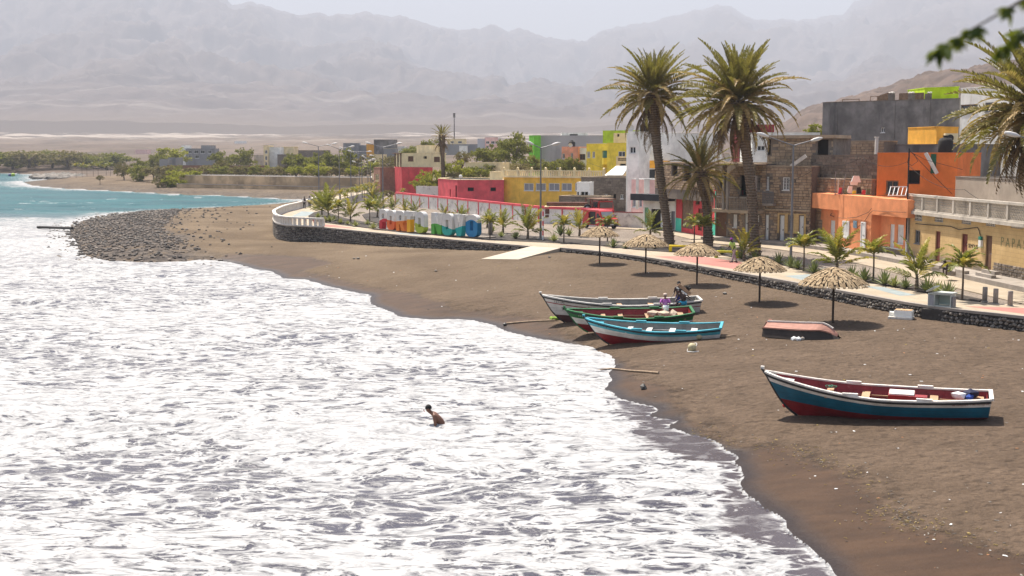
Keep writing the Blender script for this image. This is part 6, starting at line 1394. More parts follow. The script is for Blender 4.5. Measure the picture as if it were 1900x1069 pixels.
for i, (px, pb_, wd, yt, lab) in enumerate(((1112.5, 489, 70, 420, 'smallest and farthest thatched parasol, nearest the slipway'), (1198, 507, 83, 435, 'second thatched parasol from the slipway, before the yellow bench'), (1293, 528, 84, 451, 'middle thatched parasol of the five, in front of the walking person'), (1409, 561, 94, 477, 'thatched parasol in front of the fuller tall palm, fourth from the slipway'), (1545, 599, 124, 497, 'largest and nearest thatched parasol, yellower than the others'))):
    parasol(px, pb_, wd, yt, lab, i)

# ================================================================== BOATS
def bpaint(name, col, chip=(0.25, 0.2, 0.16), amt=.5, rough=.45):
    t = NT(name); p = t.pos(obj=True); n_ = t.noise(p, 7, 6, .75); s_ = t.noise(t.pos((.6, 3, 6), obj=True), 3, 5, .7)
    c = t.mix(t.ramp(t.noise(p, 2, 4, .6), .3, .7), dark(col, .78), dark(col, 1.08)); c = t.mix(t.ramp(n_, .62, .72, 0, amt), c, chip); c = t.mix(t.ramp(s_, .55, .8, 0, amt * .6), c, dark(col, .5))
    sz = t.n('SeparateXYZ'); t.l(t.pos(obj=True), sz.inputs[0]); fr_ = t.math('FRACT', t.math('ADD', t.math('MULTIPLY', sz.outputs[2], 6.2), t.math('MULTIPLY', t.noise(t.pos((.4, 1, 1), obj=True), .8, 1), .6))); ln_ = t.ramp(t.math('ABSOLUTE', t.math('SUBTRACT', fr_, .5)), .03, .07)
    c = t.mix(t.math('MULTIPLY', t.math('SUBTRACT', 1.0, ln_), .45), c, dark(col, .35)); t.set(Base_Color=c, Roughness=rough, Specular_IOR_Level=.4); t.bump(t.math('ADD', n_, t.math('MULTIPLY', ln_, .8)), .25, .015); return t.m
BM = {'teal': bpaint('teal_boat_paint', (0.004, 0.105, 0.170), (.02, .06, .08)), 'red': bpaint('red_boat_paint', (0.20, 0.008, 0.012), (.3, .2, .18), .35), 'white': bpaint('white_boat_paint', (0.66, 0.63, 0.58), (.30, .22, .16), .55), 'turq': bpaint('turquoise_boat_paint', (0.06, 0.36, 0.45), (.4, .4, .38), .35), 'green': bpaint('green_boat_paint', (0.012, 0.13, 0.035), (.2, .25, .18), .35),
      'brown': bpaint('brown_boat_paint', (0.085, 0.03, 0.028), (.2, .15, .12), .4), 'black': bpaint('black_boat_trim', (0.012, 0.012, 0.014), (.1, .1, .1), .3), 'inred': bpaint('red_boat_inside', (0.26, 0.018, 0.018), (.35, .22, .2), .5), 'wood': bpaint('boat_plank', (0.42, 0.26, 0.15), (.25, .15, .09), .5, .75), 'pink': bpaint('faded_red_bottom', (0.36, 0.175, 0.13), (.5, .36, .3), .6, .8), 'tar': bpaint('tarred_hull', (0.035, 0.026, 0.021), (.07, .06, .05), .5, .8), 'grey': bpaint('grey_boat_inside', (0.24, 0.23, 0.20), (.12, .11, .1), .5), 'rail': bpaint('worn_white_rail', (0.70, 0.66, 0.60), (.42, .2, .16), .7)}
class Hull:
    def __init__(s, L, beam, h_mid, h_bow, h_st, tr=.62, rake=.95, fine=.5):
        s.L, s.beam, s.hm, s.hb, s.hs, s.tr, s.rake, s.fine = L, beam, h_mid, h_bow, h_st, tr, rake, fine
    def half(s, t):
        return s.beam / 2 * (min(1, (t / .52)) ** s.fine if t < .52 else 1 - (1 - s.tr) * ((t - .52) / .48) ** 1.8) * (1 - .25 * max(0, 1 - t / .52) ** 3)
    def sheer(s, t):
        return s.hm + (s.hb - s.hm) * max(0, 1 - t / .55) ** 1.9 + (s.hs - s.hm) * max(0, (t - .55) / .45) ** 2
    def keel(s, t): return .30 * max(0, 1 - t / .16) ** 2.2 * 0 + .02
    def P(s, t, k, side, inset=0.0):
        """k: 0 sheer .. 1 keel"""
        H = s.sheer(t); z0 = s.keel(t); z = H + (z0 - H) * k
        fl = max(0.0, 1 - t / .35)             # V section at the bow, rounder aft
        q = 1 - k
        w = (q ** (.42 + .75 * fl)) if q > 0 else 0.0
        lift = .34 * max(0, (t - .5) / .5) ** 1.6
        if k > .55: z = z + lift * (k - .55) / .45
        b = max(0.0, s.half(t) * w - inset)
        x = s.L * t + s.rake * (.72 * k + .28 * k ** 5) * max(0, 1 - t / .5) ** 1.0
        if t > .85: x -= .12 * k * (t - .85) / .15
        return Vector((x, side * b, z + (inset * .8 if k > .5 else 0)))
def hull_boat(name, label, hull, bands, inside_m, rail_m, loc, rz, roll=0.0, pitch=0.0, seats=(), seat_m=None, ribs=True, stripe=None, group=None, ns=30, extra=None):
    """bands: list of (k0, k1, material) from the sheer down"""
    r = thing(name, label, 'boat', tuple(loc), 0, group); r.rotation_euler = (roll, pitch, rz)
    T = [i / ns for i in range(ns + 1)]; T[0] = .004
    for bi, (k0, k1, m) in enumerate(bands):
        mb = MB(); nk = max(1, int((k1 - k0) * 12))
        for side in (1, -1):
            V_ = [[hull.P(t, k0 + (k1 - k0) * j / nk, side) for j in range(nk + 1)] for t in T]
            flat = [v for row in V_ for v in row]; w_ = nk + 1
            fs = []
            for i in range(ns):
                for j in range(nk):
                    q = (i * w_ + j, (i + 1) * w_ + j, (i + 1) * w_ + j + 1, i * w_ + j + 1); fs.append(q if side == -1 else q[::-1])
            mb.add(flat, fs, 0, True)
        # transom part of this band
        st = [[hull.P(1, k0 + (k1 - k0) * j / nk, sd) for j in range(nk + 1)] for sd in (1, -1)]
        for j in range(nk): mb.quad(st[1][j], st[0][j], st[0][j + 1], st[1][j + 1])
        mb.build(['top_strake', 'hull_side', 'hull_side', 'hull_bottom', 'hull_bottom'][min(bi, 4)] if bi < len(bands) - 1 else 'hull_bottom', m, r)
    ins = MB(); nk = 8
    for side in (1, -1):
        V_ = [[hull.P(max(t, .05), .0 + .93 * j / nk, side, .05) for j in range(nk + 1)] for t in T]; flat = [v for row in V_ for v in row]; w_ = nk + 1
        ins.add(flat, [((i * w_ + j, i * w_ + j + 1, (i + 1) * w_ + j + 1, (i + 1) * w_ + j) if side == -1 else (i * w_ + j, (i + 1) * w_ + j, (i + 1) * w_ + j + 1, i * w_ + j + 1)) for i in range(ns) for j in range(nk)], 0, True)
    bt = [[hull.P(t, .93, sd, .05) for t in T] for sd in (1, -1)]
    for i in range(ns): ins.quad(bt[1][i], bt[1][i + 1], bt[0][i + 1], bt[0][i])
    a = [hull.P(.985, .93 * j / nk, 1, .05) for j in range(nk + 1)]; b = [hull.P(.985, .93 * j / nk, -1, .05) for j in range(nk + 1)]
    for j in range(nk): ins.quad(a[j], b[j], b[j + 1], a[j + 1])
    ins.build('inside', inside_m, r)
    for side in (1, -1):
        g = MB(); pts = [hull.P(t, 0, side) + Vector((0, -side * .02, .03)) for t in T]
        for i in range(ns): g.bar(pts[i], pts[i + 1] + (pts[i + 1] - pts[i]) * .02, .11, .05)
        for tt in (.40, .72):
            c = hull.P(tt, 0, side) + Vector((0, -side * .02, .085)); g.box(tuple(c), (.5, .10, .07))
        g.build('gunwale', rail_m, r)
        rb = MB(); pts = [hull.P(t, .055, side) + Vector((0, side * .018, 0)) for t in T]
        for i in range(ns): rb.bar(pts[i], pts[i + 1], .05, .06)
        rb.build('rubbing_strake', BM['black'], r)
    g = MB(); a, b = hull.P(1, 0, 1) + Vector((0, 0, .03)), hull.P(1, 0, -1) + Vector((0, 0, .03)); g.bar(a, b, .13, .08); g.build('transom_rail', rail_m, r)
    sp = MB(); pts = [hull.P(.004, k / 10, 1) + Vector((-.03, 0, 0)) for k in range(11)]; pts[0] += Vector((-.04, 0, .02)); pts = [pts[0] + Vector((-.07, 0, .10))] + pts
    for i in range(len(pts) - 1): sp.bar(pts[i], pts[i + 1], .07, .09, up=(0, 1, 0))
    hd_ = MB().box(tuple(pts[0] + Vector((.03, 0, .02))), (.12, .09, .10)); hd_.build('stem_head', rail_m, r); sp.build('stem_post', BM['black'] if stripe is None else stripe, r)
    kd = MB(); kp = [hull.P(t, 1, 1) for t in T]
    for i in range(3, ns): kd.bar(kp[i] + Vector((0, 0, -.04)), kp[i + 1] + Vector((0, 0, -.04)), .08, .10)
    a = hull.P(.80, 1, 1); b = hull.P(.93, 1, 1); b2 = hull.P(.93, .55, 1)
    kd.add([(a.x, .05, a.z), (b.x + .1, .05, a.z - .06), (b.x + .1, .05, b.z + .12), (a.x, -.05, a.z), (b.x + .1, -.05, a.z - .06), (b.x + .1, -.05, b.z + .12)], [(0, 1, 2), (5, 4, 3), (0, 3, 4, 1), (1, 4, 5, 2)])
    kd.build('keel', bands[-1][2], r)
    for tt, w_ in seats:
        z = hull.sheer(tt) - .20; k = .20 / (hull.sheer(tt) - .02); y = hull.P(tt, k, 1, .03).y
        MB().box((hull.L * tt, 0, z), (w_, 2 * y, .05)).build('thwart', seat_m or BM['wood'], r)
    if ribs:
        for tt in [.16, .24, .32, .40, .48, .56, .64, .72, .80, .88]:
            for side in (1, -1):
                rb = MB(); pts = [hull.P(tt, k, side, .065) for k in (.02, .2, .4, .6, .8, .92)]
                for i in range(5): rb.bar(pts[i], pts[i + 1], .05, .05, up=(1, 0, 0))
                rb.build('rib', inside_m, r)
        for side in (1, -1):
            sr = MB(); pts = [hull.P(t, .30, side, .10) for t in T[3:]]
            for i in range(len(pts) - 1): sr.bar(pts[i], pts[i + 1], .06, .05)
            sr.build('stringer', seat_m or BM['wood'], r)
    dk = MB(); P_ = [hull.P(t, .06, sd, .06) for t in (.03, .08, .13) for sd in (1, -1)]
    dk.add(P_, [(0, 1, 3, 2), (2, 3, 5, 4)]); dk.build('bow_deck', rail_m, r)
    return r
def hull_text(r, hull, body, t0, k, size, m, side=-1):
    """letters laid on the hull one by one so they follow its curve"""
    mb_parts = []; x = 0; a = hull.P(t0, k, side)
    root = None
    for ch in body:
        adv = size * .62
        if ch != ' ':
            tt = t0 + x / hull.L; p0 = hull.P(tt, k, side); p1 = hull.P(tt + .02, k, side); up = (hull.P(tt, max(0, k - .05), side) - p0)
            X = (p1 - p0).normalized(); 
            if side == 1: X = -X
            Z = X.cross(up.normalized()).normalized(); Y = Z.cross(X)
            p = p0 + Z * .008
            me = text_mesh(ch, size, 'letter', .002); me.materials.clear(); me.materials.append(m); o = link('letter', me, r)
            o.matrix_local = Matrix(((X.x, Y.x, Z.x, p.x), (X.y, Y.y, Z.y, p.y), (X.z, Y.z, Z.z, p.z), (0, 0, 0, 1)))
        x += adv
def seat_boat(bow_px, stern_px, zc):
    """bow and stern keel points on the sand -> location and heading"""
    a, b = B(*bow_px), B(*stern_px); return a, b
# near teal boat: bow left, seen from its port side (local -y faces the viewer when heading +x)
a, b = B(1487, 771), B(1822, 776)
dv = (b - a); rz = math.atan2(dv.y, dv.x); LL = dv.length
hA = Hull(LL * 1.26, 2.0, .98, 1.50, 1.12, .62, 1.15)
locA = a - Vector((math.cos(rz), math.sin(rz), 0)) * 1.28; locA.z = min(a.z, b.z) - .02
bA = hull_boat('rowing_boat', 'teal and dark red wooden rowing boat with worn white rails, nearest on the sand', hA, [(0, .20, BM['rail']), (.20, .61, BM['teal']), (.61, 1, BM['red'])], BM['inred'], BM['rail'], locA, rz, R(4), R(0.0), [(.30, .22), (.46, .26), (.76, .26)], BM['wood'])
q = hA.L
eb = MB(); eb.box((q * .62, 0.02, .78), (.85, .72, .5)); eb.build('engine_box', BM['inred'], bA); MB().box((q * .62, .02, 1.05), (.80, .6, .05)).build('engine_box_lid', BM['rail'], bA); MB().box((q * .69, -.22, .98), (.6, .34, .10)).build('toolbox', BM['inred'], bA)
MB().box((q * .93, 0, .92), (.62, 1.1, .05)).build('stern_deck', BM['wood'], bA)
hull_text(bA, hA, 'GERASON PATRICIA', .835, .125, .115, BM['inred'])
rt = bA.matrix_basis
def onboat(bo, v): return bo.matrix_basis @ Vector(v)
bag = thing('bag', 'dark blue and white bag of nets in the stern of the teal boat', 'bag', tuple(onboat(bA, (q * .90, .25, .96))))
MB().rock((.1, 0, .12), .33, (1, .8, .6)).build('sack', mat('navy_cloth', (.012, .016, .05), .8, .3, 5, .2), bag); MB().rock((-.32, -.05, .08), .24, (1, .9, .7)).build('cloth', M_WHITE, bag); MB().rock((-.02, -.25, .05), .2, (1.2, .7, .6)).build('blue_cloth', mat('blue_cloth', (.02, .06, .28), .8, .3, 5, .2), bag)
ropeA = thing('rope', 'tangle of green rope on the forward thwart of the teal boat', 'rope', tuple(onboat(bA, (q * .30, .2, 1.02)))); mb = MB()
mb.tube([(math.cos(k * .7) * .12 + .01 * k - .1, math.sin(k * .9) * .2, .03 + .012 * (k % 5)) for k in range(24)], .015, 4); mb.build('coil', mat('green_rope', (.04, .14, .09), .9, .3, 8, 0), ropeA)
# turquoise boat
a, b = B(1136, 639), B(1318, 624)
dv = b - a; rz = math.atan2(dv.y, dv.x); LL = dv.length
hB = Hull(LL * 1.38, 1.85, .92, 1.28, 1.12, .66, 1.2)
locB = a - Vector((math.cos(rz), math.sin(rz), 0)) * 1.32; locB.z = min(a.z, b.z) - .02
bB = hull_boat('rowing_boat', 'turquoise, white and red wooden boat, front one of the three drawn up together', hB, [(0, .24, BM['turq']), (.24, .52, BM['white']), (.52, 1, BM['red'])], BM['grey'], BM['turq'], locB, rz, R(6.5), 0, [(.33, .24), (.47, .26), (.64, .28), (.80, .3)], BM['white'])
hull_text(bB, hB, '2223-P', .085, .16, .14, BM['black'])
# green boat
a, b = B(1095, 616), B(1268, 600)
dv = b - a; rz = math.atan2(dv.y, dv.x); LL = dv.length
hC = Hull(LL * 1.34, 1.9, .95, 1.20, 1.15, .66, 1.15)
locC = a - Vector((math.cos(rz), math.sin(rz), 0)) * 1.25; locC.z = min(a.z, b.z) - .02
bC = hull_boat('rowing_boat', 'green, white and red wooden boat with a dark red inside, middle one of the three', hC, [(0, .30, BM['green']), (.30, .60, BM['white']), (.60, 1, BM['red'])], BM['inred'], BM['green'], locC, rz, R(9), 0, [(.30, .22), (.44, .24), (.66, .28), (.90, .5)], BM['wood'], stripe=BM['green'])
hull_text(bC, hC, '2320-P', .075, .17, .15, BM['white'])
nt_ = thing('fishing_net', 'pile of pale fishing net and sacks in the green boat', 'net', tuple(onboat(bC, (hC.L * .77, -.05, .86))))
for k, (x, y, s_) in enumerate(((-.5, .1, .36), (.05, -.1, .42), (.5, .12, .33), (.2, .3, .3))): MB().rock((x, y, .1), s_, (1.1, .8, .6), j=.3).build('heap', mat('pale_net', (.50, .40, .30), .9, .3, 7, .4), nt_)
# white boat
a, b = B(1052, 598), B(1290, 577)
dv = b - a; rz = math.atan2(dv.y, dv.x); LL = dv.length
hD = Hull(LL * 1.22, 1.95, 1.05, 1.50, 1.25, .66, 1.25)
locD = a - Vector((math.cos(rz), math.sin(rz), 0)) * 1.36; locD.z = min(a.z, b.z) - .02
bD = hull_boat('rowing_boat', 'white and brown wooden boat with a black star, rear one of the three', hD, [(0, .07, BM['white']), (.07, .215, BM['white']), (.215, .255, BM['inred']), (.255, .70, BM['white']), (.70, 1, BM['brown'])], BM['grey'], BM['white'], locD, rz, R(4), 0, [(.3, .24), (.5, .26), (.7, .26)], BM['wood'])
hull_text(bD, hD, '121-PL', .055, .19, .17, BM['black']); hull_text(bD, hD, 'DULCE', .80, .18, .15, BM['black'])
stp = []
for k in range(10): a_ = math.pi / 2 + k * math.pi / 5; rr_ = .16 if k % 2 == 0 else .066; stp.append((math.cos(a_) * rr_, math.sin(a_) * rr_, 0))
sm = MB(); sm.add(stp + [(0, 0, 0)], [(k, (k + 1) % 10, 10) for k in range(10)]); so = sm.build('star', BM['black'], bD)
p0 = hD.P(.105, .40, -1); p1 = hD.P(.125, .40, -1); up = hD.P(.105, .35, -1) - p0; X = (p1 - p0).normalized(); Zz = X.cross(up.normalized()).normalized(); Yy = Zz.cross(X); p = p0 + Zz * .01
so.matrix_local = Matrix(((X.x, Yy.x, Zz.x, p.x), (X.y, Yy.y, Zz.y, p.y), (X.z, Yy.z, Zz.z, p.z), (0, 0, 0, 1)))
# overturned boat
a, b = B(1424, 622), B(1569, 629); dv = b - a; rz = math.atan2(dv.y, dv.x); LL = dv.length
od = thing('overturned_boat', 'upturned old boat with a faded pink bottom and tarred black sides', 'boat', tuple(a), rz)
def oP(t, k, s_):
    w_ = (.62 + .16 * math.sin(math.pi * min(1, t * 1.1))) * (1 if t < .6 else 1 - .80 * ((t - .6) / .4) ** 1.6); zt_ = .80 - .10 * (1 - t) - .0 * t; z = [0.02, .46, .74][k]
    z = z * (1 - .0) * (1 if t < .78 else 1 - .55 * ((t - .78) / .22) ** 1.5) * (.86 + .2 * t)
    wf = [1.12, .92, .0][k]; return Vector((LL * (t + (.0 if k else .0)) + (0 if k == 0 else -.35 * t * (t > .5)), s_ * w_ * wf, z))
Ts = [i / 14 for i in range(15)]; side_ = MB(); bot = MB()
for s_ in (1, -1):
    for i in range(14):
        A_ = [oP(Ts[i], k, s_) for k in range(3)]; B_ = [oP(Ts[i + 1], k, s_) for k in range(3)]
        side_.quad(A_[0], B_[0], B_[1], A_[1]); bot.quad(A_[1], B_[1], B_[2], A_[2])
side_.build('side', BM['tar'], od); bot.build('bottom', BM['pink'], od)
for s_ in (1, -1, 0):
    kd = MB()
    for i in range(13): 
        k = 2 if s_ == 0 else 1; up = Vector((0, 0, .035)); kd.bar(oP(Ts[i], k, s_ or 1) + up, oP(Ts[i + 1], k, s_ or 1) + up, .07, .06)
    kd.build('keel' if s_ == 0 else 'chine_rail', BM['rail'] if s_ == 0 else BM['pink'], od)
tm = MB(); A_ = [oP(0, k, 1) for k in range(3)]; B_ = [oP(0, k, -1) for k in range(3)]
tm.add([A_[1] + Vector((-.04, 0, 0)), A_[2] + Vector((-.04, 0, 0)), B_[1] + Vector((-.04, 0, 0)), Vector((-.04, -.42, .15)), Vector((-.04, 0, .28)), Vector((-.04, .42, .15))], [(0, 1, 2, 3, 4, 5)]); tm.build('transom', BM['inred'], od)
kb = MB(); kb.box((-.06, 0, .45), (.06, .12, .4)); kb.box((-.07, 0, .38), (.06, .4, .08)); kb.tube([(-.25, .72, .02), (-.2, .68, .5), (-.1, .62, .64)], .09, 6); kb.build('stern_knee', BM['pink'], od)
for i, (px, py) in enumerate(((1473, 631), (1482, 632), (1489, 631))):
    c = B(px, py); s = MB(); s.rock((0, 0, .06), .17 if i < 2 else .15, (1, .8, .7)); o = s.build('beach_stone', M_WHITE if i < 2 else M_CONC, None, tuple(c)); tag(o, ['pale stone left of the three by the upturned boat', 'pale stone in the middle of three by the upturned boat', 'greyish stone right of the three by the upturned boat'][i], 'stone', 'stones by the upturned boat')

# ================================================================== FLOATS, STICKS, DEBRIS
M_FLOAT = mat('cream_float', (.48, .42, .25), .6, .2, 4, .1, obj=True)
def sphere(r, m, nm, parent=None, loc=None, sq=1.0):
    n = 8; prof = [(max(.001, r * math.sin(math.pi * k / n)), -r * math.cos(math.pi * k / n) * sq) for k in range(n + 1)]
    return MB().lathe(prof, 14).build(nm, m, parent, loc)
c = B(1297, 630); o = thing('float', 'round yellowish float leaning against the turquoise boat', 'float', tuple(c)); sphere(.155, M_FLOAT, 'ball', o, (0, 0, .15)); MB().lathe([(0, .29), (.04, .29), (.035, .34), (0, .34)], 8).build('neck', M_FLOAT, o)
c = B(1284, 652); o = thing('float', 'cream float wrapped in rope lying on the sand', 'float', tuple(c)); sphere(.20, M_FLOAT, 'ball', o, (0, 0, .18)); mb = MB(); mb.tube([(math.cos(k * .4) * .215, math.sin(k * .4) * .10, .18 + math.sin(k * .4 + 1) * .19) for k in range(17)], .018, 5); mb.tube([(-.2, -.2, .02), (0, -.3, .02), (.25, -.2, .03), (.3, -.1, .02)], .018, 5); mb.build('rope', M_WHR, o)
c = B(1664, 776); o = thing('float', 'small olive float under the teal boat', 'float', tuple(c + Vector((0, -.1, 0)))); sphere(.11, mat('olive_float', (.20, .17, .06), .7, .2, 4, .1), 'ball', o, (0, 0, .09)); MB().lathe([(0, .19), (.03, .19), (.03, .22), (0, .22)], 8).build('neck', M_FLOAT, o)
c = B(1460, 756); o = thing('float', 'little red float by the bow of the teal boat', 'float', tuple(GY(1456, 752, locA.y + .3))); sphere(.08, mat('red_float', (.5, .03, .03), .5, .2, 4, 0), 'ball', o); MB().tube([(.0, 0, 0), (.16, .05, .02)], .02, 5).build('toggle', M_CRIM, o)
c = B(1194, 722); o = MB().rock((0, 0, .08), .17, (1.15, .9, .8)).build('beach_rock', mat('wet_dark_rock', (.06, .055, .05), .5, .4, 4, .3), None, tuple(c)); tag(o, 'dark wet rock on the sand right of the driftwood branch', 'rock')
def stick(pts, r, label, name='driftwood'):
    P = [B(x, y) for x, y in pts]; o_ = P[0].copy(); P = [p - o_ + Vector((0, 0, .05)) for p in P]
    o = MB().tube(P, [r * (1 - .4 * i / len(P)) for i in range(len(P))], 6).build(name, mat('driftwood', (.34, .25, .17), .9, .25, 5, .2), None, tuple(o_)); tag(o, label, 'driftwood'); return o
stick([(1222, 694), (1200, 692), (1170, 690), (1134, 686), (1102, 690)], .05, 'long pale driftwood branch reaching into the foam')
stick([(940, 602), (970, 599), (1000, 597), (1030, 596)], .05, 'pale driftwood pole with a stone end left of the white boat')
stick([(1333, 626), (1350, 626), (1365, 623)], .035, 'short pale stick behind the turquoise boat')
c = B(937, 604); o = MB().rock((0, 0, .06), .15, (1.3, .8, .7)).build('beach_rock', mat('wet_dark_rock', (.06, .055, .05)), None, tuple(c)); tag(o, 'dark rock at the left end of the driftwood pole', 'rock')
c = B(1032, 594); o = thing('net_bundle', 'bright green bundle of net under the bow of the white boat', 'net', tuple(c))
for k in range(4): MB().rock((k * .16 - .25, 0, .1), .16, (1.2, .8, .7)).build('fold', mat('lime_net', (.24, .38, .05), .8, .3, 6, .3), o)
for px, py, s_, lab in ((657, 481, .12, 'dark small stone on the open sand, left of a pair'), (664, 481, .15, 'dark small stone on the open sand, right of a pair'), (809, 504, .13, 'dark clod on the sand between slipway and water'), (1019, 478, .14, 'dark stone on the sand below the slipway'), (1345, 546, .13, 'dark stone left of the parasol before the fuller palm'), (1243, 513, .1, 'dark stone right of the second parasol'), (1209, 917, .10, 'orange brown stone on the wet sand near the bottom right')):
    c = B(px, py); o = MB().rock((0, 0, s_ * .4), s_, (1.2, .9, .7)).build('beach_stone', mat('orange_stone', (.40, .17, .07), .8, .2, 5, .1) if 'orange' in lab else M_LAVA, None, tuple(c)); tag(o, lab, 'stone')
# broken slab by the wall
c = B(1672, 591); o = thing('broken_slab', 'broken pale concrete block with an orange brick top, by the foot of the wall', 'rubble', tuple(c), R(-28))
MB().box((0, 0, .05), (1.15, .75, .1)).build('slab', M_CONCW, o); MB().box((.12, .02, .26), (.85, .55, .32)).build('block', M_WHR, o); MB().box((.12, .02, .435), (.8, .5, .03)).build('top', mat('pale_brick', (.5, .32, .18), .9, .2, 5, .1), o); MB().box((-.45, .1, .2), (.24, .4, .2)).build('chunk', M_WHR, o)
# litter
lit = MB(); rn = random.Random(77); lm = [M_WHITE, mat('straw_litter', (.30, .22, .08), .9, .3, 6, 0), M_LAVA, mat('cork_litter', (.4, .2, .1), .9, .3, 6, 0)]
for k in range(520):
    px, py = rn.uniform(560, 1900), rn.uniform(440, 1069); p = B(px, py)
    if p.z < .12 or p.y > 150 or inside(np.array([p.x]), np.array([p.y]), TOWNP)[0]: continue
    s_ = rn.uniform(.010, .038) * (1 + p.y / 110); lit.rock((p.x, p.y, p.z + s_ * .2), s_, (1.4, .8, .35), rn.choice((0, 0, 1, 2, 2, 2, 3)), rnd=rn)
for k in range(420):
    i = rn.uniform(1, 10); a_ = WETL[int(i)].lerp(WETL[int(i) + 1], i - int(i)); x, y = a_.x + rn.gauss(0, .35) + (rn.random() < .3) * rn.uniform(-1.5, .4), a_.y + rn.gauss(0, .35); z = ground(x, y); an = rn.uniform(0, 3.14); l = rn.uniform(.03, .12)
    lit.bar((x, y, z + .012), (x + math.cos(an) * l, y + math.sin(an) * l, z + .02), .014, .01, 1 if rn.random() < .6 else 2)
tag(lit.build('beach_litter', lm), kind='stuff')
# cobbles of the spit and the wrack of stones along it
cb = MB(); rn = random.Random(5); sp_ = [(p.x, p.y) for p in SPIT]; xs = [p[0] for p in sp_]; ys = [p[1] for p in sp_]
N = 30000; cx_ = np.random.uniform(min(xs) - 8, max(xs) + 22, N); cy_ = np.random.uniform(min(ys) - 8, max(ys) + 6, N)
cz_, cd_, cl_, cw_, ct_ = land_z(cx_, cy_); ins_ = inside(cx_, cy_, sp_); dsp, _ = poly_dist(cx_, cy_, sp_ + sp_[:1])
cz_ = cz_ + np.where(cl_ & ins_, 0.5 * sstep(0, 8, dsp) * sstep(0, 6, cd_), 0)
for i in range(N):
    pr_ = 1.0 if ins_[i] else math.exp(-dsp[i] / 4.0) * .16
    if not cl_[i]:
        if cd_[i] > 3 or rn.random() > .30: continue
        pr_ = 1.0
    if ct_[i] or rn.random() > pr_: continue
    east = max(0, (cx_[i] - min(xs)) / (max(xs) - min(xs)))
    if rn.random() < (east - .45) * 1.3: continue
    s_ = rn.uniform(.07, .20) * (1.4 if not cl_[i] else 1); cb.rock((cx_[i], cy_[i], max(cz_[i], -.12) + s_ * .25), s_, (1.2, .9, .75), j=.3, rnd=rn)
t = NT('spit_cobble'); p = t.pos(); ri = t.n('NewGeometry').outputs['Random Per Island']; ng = t.n('Math', operation='POWER'); t.l(ri, ng.inputs[0]); ng.inputs[1].default_value = 2.2
c = t.mix(ng.outputs[0], (0.03, 0.026, 0.024), (0.20, 0.16, 0.125)); t.set(Base_Color=c, Roughness=.75, Specular_IOR_Level=.4); M_COBBLE = t.m
tag(cb.build('cobbles', M_COBBLE), kind='stuff')
rk = MB()
for k in range(70):
    px = rn.uniform(64, 160); py = 331 + rn.uniform(-6, 3) * (1 - abs(px - 110) / 60); c = G(px, py, .2); rk.rock((c.x, c.y, .3), rn.uniform(.8, 2.2), (1.5, 1, .7), rnd=rn)
tag(rk.build('shore_rocks', M_LAVA), kind='stuff')
# outfall pipe
a, b = G(70, 421.5, .25), G(134, 423.5, .6); o = MB().tube([(0, 0, 0), tuple((b - a) * .5), tuple(b - a)], .16, 8).build('outfall_pipe', M_DARK, None, tuple(a)); tag(o, 'dark outfall pipe sticking out of the stony spit into the water', 'pipe')
c = G(50, 407.5, 0); o = MB().rock((0, 0, .1), .6, (1.6, .8, .4)).build('sea_rock', M_LAVA, None, tuple(c)); tag(o, 'flat dark rock awash left of the stony spit', 'rock')
c = G(23, 327, 0); o = thing('sea_buoy', 'yellow green buoy floating far out at the left edge', 'buoy', tuple(c)); sphere(.75, mat('buoy_green', (.35, .5, .03), .5, .1, 2, 0), 'ball', o, (.3, 0, .5)); sphere(.6, mat('buoy_blue', (.02, .05, .2), .5, .1, 2, 0), 'blue_ball', o, (-1.0, 0, .4))

# ================================================================== SIGN LETTERS
def letter_poly(ch):
    """outer and inner outlines in a 1 x 1.75 box, chunky rounded block letters"""
    H = 1.75
    def arc(cx, cy, rx, ry, a0, a1, n=7): return [(cx + rx * math.cos(R(a0 + (a1 - a0) * k / n)), cy + ry * math.sin(R(a0 + (a1 - a0) * k / n))) for k in range(n + 1)]
    if ch == 'O': return arc(.62, .45, .38, .45, -90, 0) + arc(.62, H - .45, .38, .45, 0, 90) + arc(.38, H - .45, .38, .45, 90, 180) + arc(.38, .45, .38, .45, 180, 270), [[(.36, .5), (.36, H - .5), (.64, H - .5), (.64, .5)]]
    if ch == 'P': return [(0, 0), (.38, 0), (.38, .62), (.60, .62)] + arc(.62, 1.00, .38, .38, -90, 0) + arc(.62, H - .38, .38, .38, 0, 90) + [(0, H)], [[(.36, .95), (.36, H - .38), (.64, H - .38), (.64, .95)]]
    if ch == 'R': return [(0, 0), (.36, 0), (.36, .60), (.42, .60), (.66, 0), (1.06, 0), (.78, .66)] + arc(.62, 1.06, .38, .38, -50, 0) + arc(.62, H - .38, .38, .38, 0, 90) + [(0, H)], [[(.36, .95), (.36, H - .38), (.64, H - .38), (.64, .95)]]
    if ch == 'T': return [(.31, 0), (.69, 0), (.69, H - .42), (1.0, H - .42), (1.0, H), (0, H), (0, H - .42), (.31, H - .42)], []
    if ch == 'N': return [(0, 0), (.34, 0), (.34, .85), (.68, 0), (1.02, 0), (1.02, H), (.68, H), (.68, .9), (.34, H), (0, H)], []
    if ch == 'V': return [(.30, 0), (.72, 0), (1.02, H), (.66, H), (.51, .6), (.36, H), (0, H)], []
